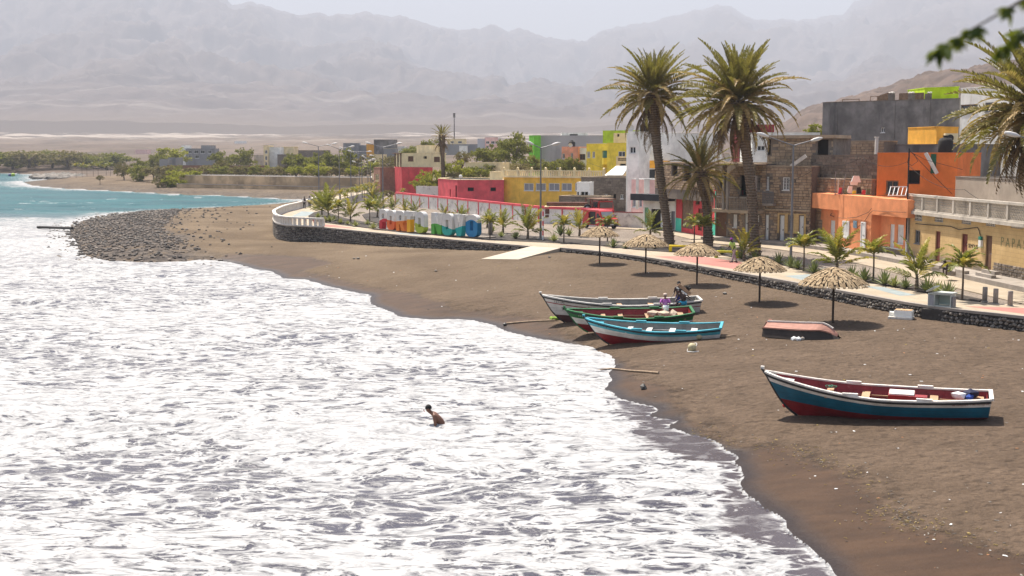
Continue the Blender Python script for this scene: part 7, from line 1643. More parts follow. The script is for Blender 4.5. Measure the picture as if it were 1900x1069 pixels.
def letter_mesh(ch, size, depth, m_top, m_col, wave):
    from mathutils.geometry import tessellate_polygon
    out, holes = letter_poly(ch); loops = [out] + holes; P = [Vector((x, y, 0)) for l in loops for x, y in l]
    tri = tessellate_polygon([[Vector((x, y, 0)) for x, y in l] for l in loops])
    bm = bmesh.new(); f0 = [bm.verts.new((p.x * size, 0, p.y * size)) for p in P]; f1 = [bm.verts.new((p.x * size, depth, p.y * size)) for p in P]
    for a, b, c in tri:
        for vs_, rev in ((f0, 0), (f1, 1)):
            try: bm.faces.new([vs_[i] for i in ((a, b, c) if not rev else (c, b, a))])
            except ValueError: pass
    o = 0
    for l in loops:
        n = len(l)
        for i in range(n): bm.faces.new((f0[o + i], f0[o + (i + 1) % n], f1[o + (i + 1) % n], f1[o + i]))
        o += n
    # cut along the painted wave: several slices so that the two colours follow a curve
    n = 12; w_ = size * 1.06
    for k in range(1, n): bmesh.ops.bisect_plane(bm, geom=bm.verts[:] + bm.edges[:] + bm.faces[:], plane_co=(w_ * k / n, 0, 0), plane_no=(1, 0, 0))
    for k in range(n):
        x0, x1 = w_ * k / n, w_ * (k + 1) / n; z0, z1 = wave(k / n) * size, wave((k + 1) / n) * size
        fs = [f for f in bm.faces if x0 - 1e-4 <= f.calc_center_median().x <= x1 + 1e-4]
        ge = list({v for f in fs for v in f.verts}) + list({e for f in fs for e in f.edges}) + fs
        bmesh.ops.bisect_plane(bm, geom=ge, plane_co=(x0, 0, z0), plane_no=Vector((-(z1 - z0), 0, x1 - x0)).normalized())
    bmesh.ops.recalc_face_normals(bm, faces=bm.faces[:])
    me = bpy.data.meshes.new('letter_block'); me.materials.append(m_top); me.materials.append(m_col)
    for f in bm.faces:
        c = f.calc_center_median(); f.material_index = 1 if c.z < wave(min(1, max(0, c.x / w_))) * size else 0
    bm.to_mesh(me); bm.free(); return me
LC = [('P', (0.42, 0.014, 0.03), 'red'), ('O', (0.56, 0.10, 0.02), 'red orange'), ('R', (0.60, 0.155, 0.012), 'orange'), ('T', (0.74, 0.36, 0.005), 'amber'), ('O', (0.30, 0.36, 0.025), 'olive green'), ('N', (0.06, 0.30, 0.035), 'leaf green'), ('O', (0.005, 0.27, 0.25), 'teal'), ('V', (0.006, 0.30, 0.30), 'turquoise'), ('O', (0.005, 0.16, 0.36), 'blue')]
LX = [704, 718, 735, 750, 770, 800, 820, 841, 864]          # front lower-left corners
LY = [424.5, 426.3, 428.1, 429.8, 431.6, 433.8, 436.1, 437.4, 438.8]
LT = [388, 390, 391, 391.5, 392.5, 394.5, 396, 397, 398]
waves = [lambda x: .72 + .22 * min(1, x * 1.8), lambda x: .90 - .12 * x, lambda x: .82 + .12 * x, lambda x: 1.06, lambda x: .84 - .36 * x, lambda x: .80 + .10 * math.sin(x * 3.1) - .06 * x, lambda x: .78 - .28 * x, lambda x: .54 + .36 * x, lambda x: 1.14 + .25 * math.sin(x * 3.14) - .06 * x]
for i, (ch, col, cn) in enumerate(LC):
    c = G(LX[i], LY[i], ZP + .12); hgt = GY(LX[i], LT[i], c.y).z - c.z; size = hgt / 1.75
    ang = R(-50)
    me = letter_mesh(ch, size, .48, mat('letter_white', (.54, .53, .51), .6, .05, 2, .03, stain=.1, stain_col=(.5, .47, .42)), mat('letter_' + cn.replace(' ', '_'), col, .5, .06, 2, .03), waves[i])
    o = link('sign_letter', me, None, tuple(c), ang); wpx = [15, 15.5, 17, 18, 18.5, 19, 20, 20.5, 22.5][i]; o.scale.x = wpx / F * c.y / math.cos(ang) / size; tag(o, 'big block letter %s of the town sign, white above and %s below' % (ch, cn), 'sign letter', 'letters of the town sign')
pl = thing('sign_plinth', 'long low dark plinth under the big town letters', 'plinth', tuple(G(703, 427, ZP)))
o = Vector(pl.location); A_ = [G(698, 426.2, ZP), G(897, 443.2, ZP)]
for j, z in enumerate((0.06,)):
    MB().bar(A_[0] - o + Vector((.5, .6, z)), A_[1] - o + Vector((.5, .6, z)), 1.6, .12).build('slab', M_GREYBL, pl); MB().bar(A_[0] - o + Vector((-.2, -.2, z)), A_[1] - o + Vector((-.2, -.2, z)), .1, .16).build('kerb', M_DSTONE, pl)

# ================================================================== LAMP POSTS, BOLLARDS, BENCHES
M_LAMPM = mat('grey_lamp_steel', (.19, .19, .20), .45, .12, 2, 0, metal=.4); M_LHEAD = mat('pale_lamp_head', (.62, .60, .57), .5, .1, 2, 0)
def lamp(base, ytop, arms, label, hx=None, thick=.085):
    """arms: pixel ends of the lamp heads"""
    b = Vector(base); r = thing('street_lamp', label, 'street lamp', tuple(b), 0, 'double armed street lamps along the promenade'); zt = GY(0, ytop, b.y).z - b.z
    px0 = 950 + F * b.x / b.y
    MB().tube([(0, 0, 0), (0, 0, zt * .35), (0, 0, zt)], [thick * 1.15, thick, thick * .6], 8).build('post', M_LAMPM, r); MB().lathe([(.0, -.02), (.26, 0), (.26, .06), (thick * 1.3, .10), (thick * 1.3, .6), (thick, .62)], 10).build('base', M_LAMPM, r)
    for ax, ay in arms:
        e = GY(ax, ay, b.y) - b; d = Vector((e.x, 0, e.z - zt)); k = Vector((d.x, 0, d.z)).normalized(); n = e - k * .75
        MB().tube([(0, 0, zt - .05), tuple(n)], [.045, .035], 6).build('arm', M_LAMPM, r)
        MB().tube([tuple(n - k * .05), tuple(n + k * .2), tuple(n + k * .5), tuple(e)], [.05, .12, .13, .05], 8).build('lamp_head', M_LHEAD, r)
lamp(G(1467, 491, ZP), 269, [(1405, 247), (1526, 256)], 'nearest double armed street lamp, in front of the stone houses')
lamp(G(1003, 444, ZP), 274, [(975, 262), (1040, 265)], 'double armed street lamp by the slipway, left of the red van')
lamp(G(711, 394, ZP), 273, [(678, 264), (746, 265)], 'double armed street lamp behind the first letters of the sign')
lamp(G(592.5, 385, ZP), 271, [(561, 264), (626, 266)], 'double armed street lamp behind the two walkers at the promenade head')
for i, (px, pb_, yt, aL, aR, lab) in enumerate(((630.5, 376, 276, (605, 268), (658, 271), 'second street lamp from the walkers along the far path'), (651.5, 366, 282, (629, 273), (690, 281), 'third street lamp from the walkers along the far path'), (672, 360, 286, (645, 279), (693, 289), 'fourth street lamp along the far path'), (667, 356, 303, (653, 299), (690, 297), 'low street lamp over the white wall'), (683, 354, 293, (670, 289), (697, 296), 'fifth street lamp along the far path'), (688, 351, 298, (674, 291), (697, 296), 'last street lamp along the far path, at the brick house'))):
    lamp(G(px, pb_, ZP), yt, [aL, aR], lab, thick=.075)
b = G(1915, 560, ZP); lamp(b, 262, [(1864, 246)], 'street lamp at the right edge with its head over the terrace')
b = G(855, 374, ZP); r = thing('globe_lamp', 'thin lamp post with a round globe before the low crimson house', 'street lamp', tuple(b)); zt = GY(855, 330, b.y).z - b.z; MB().tube([(0, 0, 0), (0, 0, zt)], .06, 6).build('post', M_LAMPM, r); sphere(.28, M_LHEAD, 'globe', r, (0, 0, zt + .2))
r = thing('antenna_mast', 'tall radio mast far behind the beige house', 'mast', tuple(GY(843, 262, 520))); zt = GY(843, 210, 520).z - r.location.z; MB().tube([(0, 0, -3), (0, 0, zt)], [.28, .16], 6).build('mast', M_BIGGREY, r)
for k in range(4): MB().box((0, 0, zt * (.86 + .04 * k)), (1.0, 1.0, .35)).build('aerial', M_BIGGREY, r)
r = thing('banner_pole', 'thin red and white striped pole beside the lamp post at the slipway', 'pole', tuple(G(1007.5, 446, ZP))); zt = GY(1007, 392, r.location.y).z - ZP
for k in range(6): MB().tube([(0, 0, zt * k / 6), (0, 0, zt * (k + .98) / 6)], .07, 7).build('band', M_CRIM2 if k % 2 else M_WHITE, r)
for px, py in ((1827, 560), (1847, 563.5), (1874, 568)):
    b = G(px, py, ZP); r = thing('bollard', {1827: 'left concrete bollard of three at the right edge', 1847: 'middle concrete bollard of three at the right edge', 1874: 'right concrete bollard of three at the right edge'}[px], 'bollard', tuple(b), 0, 'concrete bollards'); MB().lathe([(0, -.05), (.125, -.05), (.125, .72), (.11, .76), (0, .77)], 12).build('shaft', M_CONC, r); MB().lathe([(.13, -.01), (.17, -.01), (.17, .03), (.127, .04)], 12).build('collar', M_CONC, r)
b = G(910, 436, ZP); r = thing('bollard', 'grey concrete post at the right end of the town sign', 'bollard', tuple(b)); MB().lathe([(0, 0), (.2, 0), (.2, 1.6), (0, 1.62)], 12).build('shaft', M_CONC, r); MB().lathe([(0, 1.62), (.14, 1.63), (.1, 1.8), (0, 1.82)], 10).build('cap', M_DARK, r)
def bench(px, py, m, label, L=2.0, rz=0.0):
    b = G(px, py, ZP); r = thing('bench', label, 'bench', tuple(b), rz, 'painted concrete benches')
    MB().box((L / 2, 0, .44), (L, .5, .12)).build('seat', m, r); MB().box((.12, 0, .19), (.24, .5, .379)).build('leg', m, r); MB().box((L - .12, 0, .19), (.24, .5, .379)).build('leg', m, r); return r
bench(1241, 467, mat('bright_yellow_paint', (.72, .52, .01), .6, .08, 2, 0), 'bright yellow concrete bench beside the trunk of the left tall palm', 1.9, R(-8))
bench(1326, 478, mat('olive_yellow_paint', (.45, .42, .02), .6, .08, 2, 0), 'olive yellow concrete bench near the walking person', 1.75, R(-14))
bench(583, 413.5, mat('bright_red_paint', (.52, .035, .012), .6, .08, 2, 0), 'small red concrete bench at the promenade head', 1.0, R(-10))
# dumped fridge on the wall
c = G(1721, 568, ZP); dv_ = G(1768, 572, ZP) - c; fr = thing('fridge', 'dumped old white fridge lying on its back on the promenade edge, door ajar', 'fridge', tuple(c), math.atan2(dv_.y, dv_.x)); M_FR = mat('dirty_fridge_white', (.52, .55, .50), .5, .12, 3, .03, stain=.3, stain_col=(.3, .26, .2)); M_FRI = mat('fridge_liner', (.42, .50, .44), .5, .15, 3, 0); M_FRG = mat('fridge_side_grey', (.33, .34, .36), .5, .15, 3, 0)
L_ = dv_.length
body = MB(); w_, h_, d_2 = L_ - .1, .66, .6
for bx, sz in (((w_ / 2, .30, .03), (w_, d_2, .06)), ((w_ / 2, .30, h_ - .03), (w_, d_2, .06)), ((.03, .30, h_ / 2), (.06, d_2, h_ - .13)), ((w_ - .03, .30, h_ / 2), (.06, d_2, h_ - .13)), ((w_ * .27, .30, h_ / 2), (.05, d_2 - .04, h_ - .13))): body.box(bx, sz)
body.build('cabinet', M_FR, fr); MB().box((w_ * .63, .57, h_ / 2), (w_ * .68, .05, h_ - .14)).build('liner', M_FRI, fr); MB().box((w_ * .14, .02, h_ / 2 - .02), (w_ * .22, .05, h_ - .16)).build('freezer_door', M_FRG, fr)
MB().box((w_ * .66, .28, h_ + .04), (w_ * .78, .62, .07)).build('door', M_FR, fr); mb = MB(); M_ = Matrix.Translation((w_ * .1, .28, h_ + .2)) @ Matrix.Rotation(R(-32), 4, 'Y'); mb.box((0, 0, 0), (w_ * .42, .6, .06), M=M_); mb.build('loose_panel', M_FR, fr)
MB().box((w_ + .06, .2, .3), (.05, .4, .5)).build('back_grille', M_STEEL, fr)
o = MB().box((0, 0, 0), (1.6, .3, .62)).build('dark_mortar_block', M_MORT, None, tuple(G(1743, 570, ZP) + Vector((0, .1, -.45))), math.atan2(dv_.y, dv_.x)); tag(o, 'dark block of mortar in the wall below the fridge', 'masonry')  # dark mortar block set into the wall under the fridge

# ================================================================== VEHICLES
M_CARR = mat('red_car_paint', (.48, .02, .025), .3, .08, 1, 0, spec=.5, obj=True); M_TYRE = mat('tyre', (.015, .015, .016), .8, .2, 5, 0); M_RIM = mat('wheel_rim', (.45, .45, .45), .4, .1, 3, 0, metal=.6)
def wheel(parent, c, r=.32, w_=.2):
    wobj = MB(); pr_ = [(r * .6, -w_ / 2), (r * .95, -w_ / 2), (r, -w_ / 4), (r, w_ / 4), (r * .95, w_ / 2), (r * .6, w_ / 2)]
    wobj.lathe(pr_, 16); wobj.v = [(x, z, y) for x, y, z in wobj.v]; o = wobj.build('wheel', M_TYRE, parent, c); rm_ = MB().lathe([(0, -w_ * .3), (r * .6, -w_ * .36), (r * .62, w_ * .36), (0, w_ * .3)], 12); rm_.v = [(x, z, y) for x, y, z in rm_.v]; rm_.build('rim', M_RIM, o); return o
def van(px, py, rz, label):
    b = G(px, py, ZP); v = thing('red_van', label, 'van', tuple(b), rz)
    # side profile along x (front at +x), width along y
    prof = [(-2.0, .35), (2.05, .35), (2.12, .75), (2.02, 1.02), (1.55, 1.12), (1.15, 1.75), (.95, 1.86), (-1.85, 1.88), (-2.05, 1.6)]
    W_ = .82; bd = MB(); n = len(prof); P = [(x, -W_ * (1 if z < 1.2 else .93), z) for x, z in prof] + [(x, W_ * (1 if z < 1.2 else .93), z) for x, z in prof]
    bd.add(P, [tuple(range(n))[::1], tuple(range(2 * n - 1, n - 1, -1))] + [(i, n + i, n + (i + 1) % n, (i + 1) % n) for i in range(n)]); bd.build('body', M_CARR, v)
    g = MB(); g.add([(1.53, -.70, 1.17), (1.53, .70, 1.17), (1.20, .66, 1.70), (1.20, -.66, 1.70)], [(0, 1, 2, 3)]); g.v = [(x + .03, y, z + .02) for x, y, z in g.v]; g.build('windscreen', mat('pale_windscreen', (.30, .33, .34), .15, .1, 2, 0, spec=.6), v)
    for s_ in (-1, 1):
        MB().add([(.55, s_ * .835, .45), (.55, s_ * .78, 1.62), (1.05, s_ * .78, 1.62), (1.38, s_ * .80, 1.15), (1.42, s_ * .835, .5)], [(0, 1, 2, 3, 4) if s_ > 0 else (4, 3, 2, 1, 0)]).build('door', M_CARR, v)
        MB().add([(.66, s_ * .84, 1.12), (.66, s_ * .80, 1.55), (1.02, s_ * .80, 1.55), (1.26, s_ * .83, 1.14)], [(0, 1, 2, 3) if s_ > 0 else (3, 2, 1, 0)]).build('window', M_GLASS, v)
        MB().add([(-1.7, s_ * .80, 1.12), (-1.7, s_ * .79, 1.6), (-.7, s_ * .79, 1.6), (-.7, s_ * .80, 1.12)], [(0, 1, 2, 3) if s_ > 0 else (3, 2, 1, 0)]).build('window', M_GLASS, v)
        MB().box((2.09, s_ * .58, .82), (.08, .24, .16)).build('headlight', M_LHEAD, v); MB().box((1.40, s_ * .95, 1.25), (.08, .16, .2)).build('mirror', M_DARK, v)
        for x in (-1.35, 1.4): wheel(v, (x, s_ * .74, .31))
    MB().add([(-.62, -.835, .42), (.45, -.835, .42), (.45, -.79, 1.7), (-.62, -.79, 1.7)], [(0, 1, 2, 3)]).build('doorway', M_DARK, v); MB().box((-1.15, -.92, 1.02), (1.0, .06, 1.25)).build('sliding_door', M_CARR, v)
    MB().box((2.14, 0, .46), (.14, 1.6, .2)).build('bumper', M_DARK, v); MB().box((2.12, 0, .64), (.05, .7, .12)).build('grille', M_DARK, v); MB().box((2.225, 0, .5), (.02, .45, .11)).build('number_plate', M_WHITE, v)
    return v
van(1113, 424, R(-62), 'parked red minivan with its side door open, behind the first parasol')
b = G(1116, 417, ZP); tk_ = thing('red_truck', 'dark red high sided truck with a spare wheel, behind the minivan', 'truck', tuple(b + Vector((0, 3.0, 0))), R(-70))
MB().box((-.4, 0, 1.05), (4.2, 1.9, .5)).build('chassis_box', M_MAROON, tk_); cbm = MB(); cbm.box((.9, 0, 1.9), (1.6, 1.8, 1.1), taper=.9); cbm.build('cab', M_CARR, tk_); MB().box((.2, 0, 2.62), (3.6, 2.0, .08)).build('roof_rack', M_BROWNW, tk_); MB().box((1.74, 0, 2.0), (.04, 1.5, .6)).build('windscreen', M_GLASS, tk_)
for s_ in (-1, 1):
    MB().box((.95, s_ * .92, 2.05), (1.0, .06, .6)).build('window', M_GLASS, tk_)
    for x in (-.4, -1.6, .05): MB().bar((x, s_ * .9, 1.3), (x, s_ * .9, 2.6), .08).build('rail_post', M_MAROON, tk_)
    for x in (-1.7, 1.1): wheel(tk_, (x, s_ * .85, .42), .42, .26)
sw = thing('spare_wheel', 'spare tyre hung on the side of the dark red truck', 'tyre', tuple(GY(1090, 386, b.y + 2.2)), R(10)); wheel(sw, (0, 0, 0), .42, .24)
b = G(1062, 417, ZP); tr_ = thing('trailer', 'rusty brown flat trailer under a sheet left of the red van', 'trailer', tuple(b + Vector((-.4, 3.5, 0))), R(-6))
MB().box((0, 0, .75), (4.6, 1.8, .22)).build('bed', M_BROWNW, tr_); MB().box((0, -.9, 1.25), (4.6, .08, .5)).build('side_board', mat('rusty_board', (.13, .06, .045), .9, .3, 2, .3), tr_); MB().box((0, 0, 1.75), (4.8, 2.0, .1)).build('sheet', M_CREAM, tr_); MB().box((.0, .3, 2.0), (4.4, 1.4, .4)).build('load', mat('rusty_board', (.13, .06, .045)), tr_)
for x in (-1.9, 1.9): MB().bar((x, -.85, .8), (x, -.85, 1.75), .08).build('post', M_BROWNW, tr_)
for x in (-1.2, 1.2):
    for s_ in (-1, 1): wheel(tr_, (x, s_ * .8, .36), .36, .22)
# ================================================================== PEOPLE
M_SKIN = mat('brown_skin', (.150, .066, .038), .5, .12, 9, 0, spec=.4, obj=True); M_SKIND = mat('dark_brown_skin', (.045, .022, .016), .5, .12, 9, 0, spec=.4, obj=True); M_HAIR = mat('black_hair', (.008, .007, .007), .75, .3, 30, .3, obj=True)
def cloth(name, col): return mat(name, col, .85, .18, 8, .15, obj=True)
def skin_chain(name, verts, edges, rad, m, parent, sub=2, root=0):
    me = bpy.data.meshes.new(name); me.from_pydata([tuple(v) for v in verts], edges, []); me.materials.append(m)
    o = link(name, me, parent); s = o.modifiers.new('skin', 'SKIN'); s.use_smooth_shade = True
    sv = me.skin_vertices
    if not sv: me.skin_vertices_layer = None
    o2 = o
    for i, r_ in enumerate(rad): me.skin_vertices[0].data[i].radius = (r_, r_) if not isinstance(r_, tuple) else r_
    me.skin_vertices[0].data[root].use_root = True
    ss = o.modifiers.new('smooth', 'SUBSURF'); ss.levels = sub; ss.render_levels = sub; return o
def body(parent, J, m, s=1.0):
    """J: joints pelvis, chest, neck, head, (l/r) shoulder, elbow, wrist, hip, knee, ankle, toe; one continuous skin"""
    names = list(J); V_ = [Vector(J[k]) for k in names]; ix = {k: i for i, k in enumerate(names)}; E = []; rad = {'pelvis': (.135, .105), 'waist': (.125, .115), 'chest': (.15, .14), 'neck': .052, 'chin': .062, 'head': (.085, .098), 'crown': .055}
    for k in names:
        b = k[2:]
        rad.setdefault(k, {'shoulder': .062, 'elbow': .04, 'wrist': .028, 'hip': .085, 'knee': .057, 'ankle': .036, 'toe': .03}.get(b, .03))
    def e(a, b):
        if a in ix and b in ix: E.append((ix[a], ix[b]))
    for a, b in (('pelvis', 'waist'), ('waist', 'chest'), ('chest', 'neck'), ('neck', 'chin'), ('chin', 'head'), ('head', 'crown')): e(a, b)
    for q in 'lr':
        for a, b in (('chest', q + '_shoulder'), (q + '_shoulder', q + '_elbow'), (q + '_elbow', q + '_wrist'), ('pelvis', q + '_hip'), (q + '_hip', q + '_knee'), (q + '_knee', q + '_ankle'), (q + '_ankle', q + '_toe')): e(a, b)
    R_ = [rad[k] for k in names]
    # hands: palm, four unequal fingers, thumb from the side
    for q in 'lr':
        if q + '_wrist' not in ix: continue
        w_ = Vector(J[q + '_wrist']); d = (w_ - Vector(J[q + '_elbow'])).normalized(); sd = d.cross(Vector((0.2, 1, .1))).normalized(); dn = d.cross(sd)
        pi = len(V_); V_.append(w_ + d * .075 * s); R_.append((.036, .02)); E.append((ix[q + '_wrist'], pi))
        for k, l in zip((-1.5, -.5, .5, 1.5), (.062, .078, .074, .056)):
            a = len(V_); V_.append(w_ + d * .105 * s + sd * k * .016 * s); V_.append(w_ + d * (.105 + l) * s + sd * k * .020 * s + dn * .03 * s); R_ += [.010, .008]; E += [(pi, a), (a, a + 1)]
        a = len(V_); V_.append(w_ + d * .045 * s - sd * .05 * s); V_.append(w_ + d * .09 * s - sd * .065 * s + dn * .02 * s); R_ += [.011, .009]; E += [(pi, a), (a, a + 1)]
    R_ = [tuple(x * s for x in r_) if isinstance(r_, tuple) else r_ * s for r_ in R_]
    return skin_chain('body', V_, E, R_, m, parent)
def face_bits(parent, head, fwd, m, s=1.0, hair=True, hm=None):
    head = Vector(head); f = Vector(fwd).normalized(); up = Vector((0, 0, 1)); sd = f.cross(up).normalized()
    for k in (-1, 1):
        sphere(.013 * s, M_WHITE, 'eye', parent, head + f * .095 * s + sd * k * .033 * s + up * .012 * s); MB().rock((0, 0, 0), .026 * s, (.5, .8, 1.2), j=.05).build('ear', m, parent, head + sd * k * .098 * s)
    MB().rock((0, 0, 0), .022 * s, (.9, .9, 1.3), j=.05).build('nose', m, parent, head + f * .112 * s - up * .022 * s); MB().box((0, 0, 0), (.045 * s, .02 * s, .012 * s)).build('mouth', M_CRIM, parent, head + f * .098 * s - up * .062 * s, math.atan2(sd.y, sd.x))
    if hair:
        n = 7; pr_ = [(max(.001, .098 * s * math.sin(math.pi * .55 * k / n)), .106 * s * math.cos(math.pi * .55 * k / n)) for k in range(n + 1)]
        o = MB().lathe(pr_, 14).build('hair', hm or M_HAIR, parent, head - f * .026 * s + up * .016 * s); return o
def garment(parent, name, path, rad, m, n=10): return MB().tube(path, rad, n, cap=True).build(name, m, parent)
def standing(loc, rz, label, skin, s=1.0, stride=.25, arms=.15, bend=0.0, shirt=None, pants=None, long=True, fwd=(0, -1, 0), hairm=None, pack=None, skirt=None):
    """walking or standing figure facing -y before rotation"""
    r = thing('person', label, 'person', tuple(loc), rz); k = s
    by = -math.sin(bend); bz = math.cos(bend)
    hip = .90
    def up_(h): return Vector((0, by * h, hip + bz * h)) * k
    J = {'pelvis': Vector((0, 0, hip)) * k, 'waist': up_(.16), 'chest': up_(.42), 'neck': up_(.57), 'chin': up_(.64) + Vector((0, -.02, 0)) * k, 'head': up_(.73) + Vector((0, -.015, 0)) * k, 'crown': up_(.80)}
    for q, sx, st in (('l', 1, stride), ('r', -1, -stride)):
        sh = up_(.50) + Vector((sx * .185, 0, 0)) * k; J[q + '_shoulder'] = sh; el = sh + Vector((sx * .05, st * .35 - .02, -.29)) * k; J[q + '_elbow'] = el; J[q + '_wrist'] = el + Vector((sx * .0, -.07 + st * .3 - arms * .6, -.24 + arms * .3)) * k
        hp = Vector((sx * .09, 0, hip - .04)) * k; J[q + '_hip'] = hp; kn = Vector((sx * .095, -st * .5 - .03, .48)) * k; J[q + '_knee'] = kn; an = Vector((sx * .095, -st * 1.0 + (.05 if st < 0 else -.02), .08)) * k; J[q + '_ankle'] = an; J[q + '_toe'] = an + Vector((0, -.15, -.05)) * k
    body(r, J, skin, k); face_bits(r, J['head'], (0, -1, 0), skin, k, True, hairm)
    if shirt:
        t_ = MB(); t_.tube([J['pelvis'] + Vector((0, 0, .02)) * k, J['waist'], J['chest'], J['neck'] - (J['neck'] - J['chest']) * .15], [.165 * k, .15 * k, .18 * k, .085 * k], 12)
        for q in 'lr': t_.tube([J[q + '_shoulder'] + (J['chest'] - J[q + '_shoulder']) * .3, J[q + '_shoulder'], J[q + '_shoulder'].lerp(J[q + '_elbow'], .75)], [.075 * k, .078 * k, .066 * k], 10)
        t_.build('shirt', shirt, r)
    if pants:
        t_ = MB(); t_.tube([J['pelvis'] + Vector((0, 0, .08)) * k, J['pelvis'] - Vector((0, 0, .10)) * k], [.158 * k, .165 * k], 12)
        for q in 'lr':
            path = [J[q + '_hip'] + Vector((0, 0, .03)) * k, J[q + '_knee']] + ([J[q + '_knee'].lerp(J[q + '_ankle'], .9)] if long else []); t_.tube(path, [.10 * k, .075 * k, .062 * k][:len(path)], 10)
        t_.build('trousers' if long else 'shorts', pants, r)
    for q in 'lr': sh_ = MB().box((0, -.06 * k, 0), (.085 * k, .25 * k, .07 * k)); sh_.build('shoe', M_DARK if shirt else skin, r, J[q + '_ankle'] - Vector((0, 0, .045 * k)))
    if pack: MB().box((0, .17 * k, 1.25 * k), (.28 * k, .14 * k, .40 * k), taper=.85).build('backpack', pack, r)
    return r
# two walkers seen from behind
standing(G(565, 386.5, ZP), R(195), 'walker in a white shirt with a dark backpack, left one at the promenade head', M_SKIND, .92, .12, .05, 0, cloth('white_shirt', (.7, .68, .66)), cloth('black_trousers', (.02, .02, .025)), pack=cloth('dark_pack', (.05, .03, .03)))
standing(G(574.5, 386, ZP), R(190), 'walker in a pale shirt, right of the pair at the promenade head', M_SKIND, .93, -.12, .05, 0, cloth('pale_shirt', (.62, .60, .62)), cloth('black_trousers', (.02, .02, .025)))
# stooping walker in lime shirt and purple scarf
standing(G(1368, 487, ZP) + Vector((-.2, .15, 0)), R(-68), 'walking person in a lime shirt and purple headscarf behind the middle parasol', M_SKIND, 1.0, .20, .2, .35, cloth('lime_shirt', (.36, .55, .12)), cloth('mottled_trousers', (.40, .33, .34)), hairm=cloth('purple_scarf', (.26, .03, .28)))
# standing youth by the white boat
p = B(1259, 582); standing(p, R(-25), 'tall bare chested youth standing behind the green boat, plank on the shoulder', M_SKIND, 1.0, .06, .35, .05, None, cloth('navy_shorts', (.03, .03, .16)), False)
pk = thing('plank', 'pale wooden plank carried on the standing youth\'s shoulder', 'plank', tuple(p + Vector((.28, -.22, 1.30))), 0); mb = MB(); mb.bar((-.34, 0, .28), (.30, -.03, -.22), .09, .16); mb.build('board', BM['wood'], pk); mb = MB(); mb.bar((-.42, .02, .12), (.12, -.03, -.26), .05, .08); mb.build('batten', M_WHR, pk)
# second figure behind with bushy dark hair
p2 = B(1268, 584); r = standing(p2 + Vector((.05, .5, 0)), R(60), 'person with bushy black hair stooping behind the standing youth', M_SKIND, .88, .05, .3, .3, None, cloth('dark_skirt', (.03, .02, .03)), False)
for k in range(9): MB().rock((0, 0, 0), .085, (1, 1, 1), j=.2).build('curl', M_HAIR, r, (random.uniform(-.12, .12), -.36 + random.uniform(-.05, .14), 1.42 + random.uniform(-.16, .10)))
# crouching youth in turquoise shorts on the gunwale
p3 = B(1268, 592); r = thing('person', 'bare backed youth in turquoise shorts sitting on the green boat stern', 'person', tuple(p3 + Vector((.0, .0, .72))), R(35)); s = .95
J = {'pelvis': Vector((0, 0, .12)), 'waist': Vector((-.03, 0, .28)), 'chest': Vector((-.12, 0, .52)), 'neck': Vector((-.20, 0, .66)), 'chin': Vector((-.25, 0, .71)), 'head': Vector((-.29, 0, .79)), 'crown': Vector((-.29, 0, .86))}
for q, sy in (('l', 1), ('r', -1)):
    J[q + '_shoulder'] = Vector((-.15, sy * .18, .60)); J[q + '_elbow'] = Vector((-.30, sy * .2, .36)); J[q + '_wrist'] = Vector((-.50, sy * .1, .26)); J[q + '_hip'] = Vector((-.03, sy * .09, .10)); J[q + '_knee'] = Vector((-.42, sy * .11, .12)); J[q + '_ankle'] = Vector((-.48, sy * .11, -.30)); J[q + '_toe'] = Vector((-.62, sy * .11, -.34))
body(r, J, M_SKIND, s); face_bits(r, J['head'], (-1, 0, -.1), M_SKIND, s)
t_ = MB(); t_.tube([J['pelvis'] + Vector((0, 0, .10)), J['pelvis'] - Vector((0, 0, .08))], [.165, .175], 12)
for q in 'lr': t_.tube([J[q + '_hip'] + Vector((.02, 0, 0)), J[q + '_hip'].lerp(J[q + '_knee'], .7)], [.11, .09], 10)
t_.build('shorts', cloth('turquoise_shorts', (.01, .22, .36)), r)
# child in a purple shirt with a white bag, sitting on the far gunwale
p4 = onboat(bC, (hC.L * .80, .62, hC.sheer(.80) + .02)); r = thing('person', 'child in a purple and white shirt sitting on the far side of the green boat', 'person', tuple(p4), R(180)); s = .86
J = {'pelvis': Vector((0, 0, .10)), 'waist': Vector((0, .01, .24)), 'chest': Vector((0, .03, .44)), 'neck': Vector((0, .04, .56)), 'chin': Vector((0, .06, .60)), 'head': Vector((0, .07, .68)), 'crown': Vector((0, .06, .75))}
for q, sx in (('l', 1), ('r', -1)):
    J[q + '_shoulder'] = Vector((sx * .16, .02, .50)); J[q + '_elbow'] = Vector((sx * .25, .10, .30)); J[q + '_wrist'] = Vector((sx * .10, .26, .22)); J[q + '_hip'] = Vector((sx * .08, .02, .08)); J[q + '_knee'] = Vector((sx * .10, .32, .06)); J[q + '_ankle'] = Vector((sx * .09, .34, -.28)); J[q + '_toe'] = Vector((sx * .09, .45, -.32))
body(r, J, M_SKIN, s); face_bits(r, J['head'], (0, 1, -.2), M_SKIN, s)
t_ = MB(); t_.tube([J['pelvis'] + Vector((0, 0, -.02)), J['waist'], J['chest'], J['neck'] - Vector((0, 0, .02))], [.14, .135, .155, .075], 12)
for q in 'lr': t_.tube([J[q + '_shoulder'] + (J['chest'] - J[q + '_shoulder']) * .3, J[q + '_shoulder'], J[q + '_shoulder'].lerp(J[q + '_elbow'], .8)], [.065, .07, .06], 10)
t_.build('shirt', cloth('purple_shirt', (.42, .13, .42)), r); t_ = MB(); t_.tube([J['pelvis'] + Vector((0, 0, .05)), J['pelvis'] - Vector((0, 0, .08))], [.145, .15], 12)
for q in 'lr': t_.tube([J[q + '_hip'], J[q + '_knee']], [.09, .07], 10)
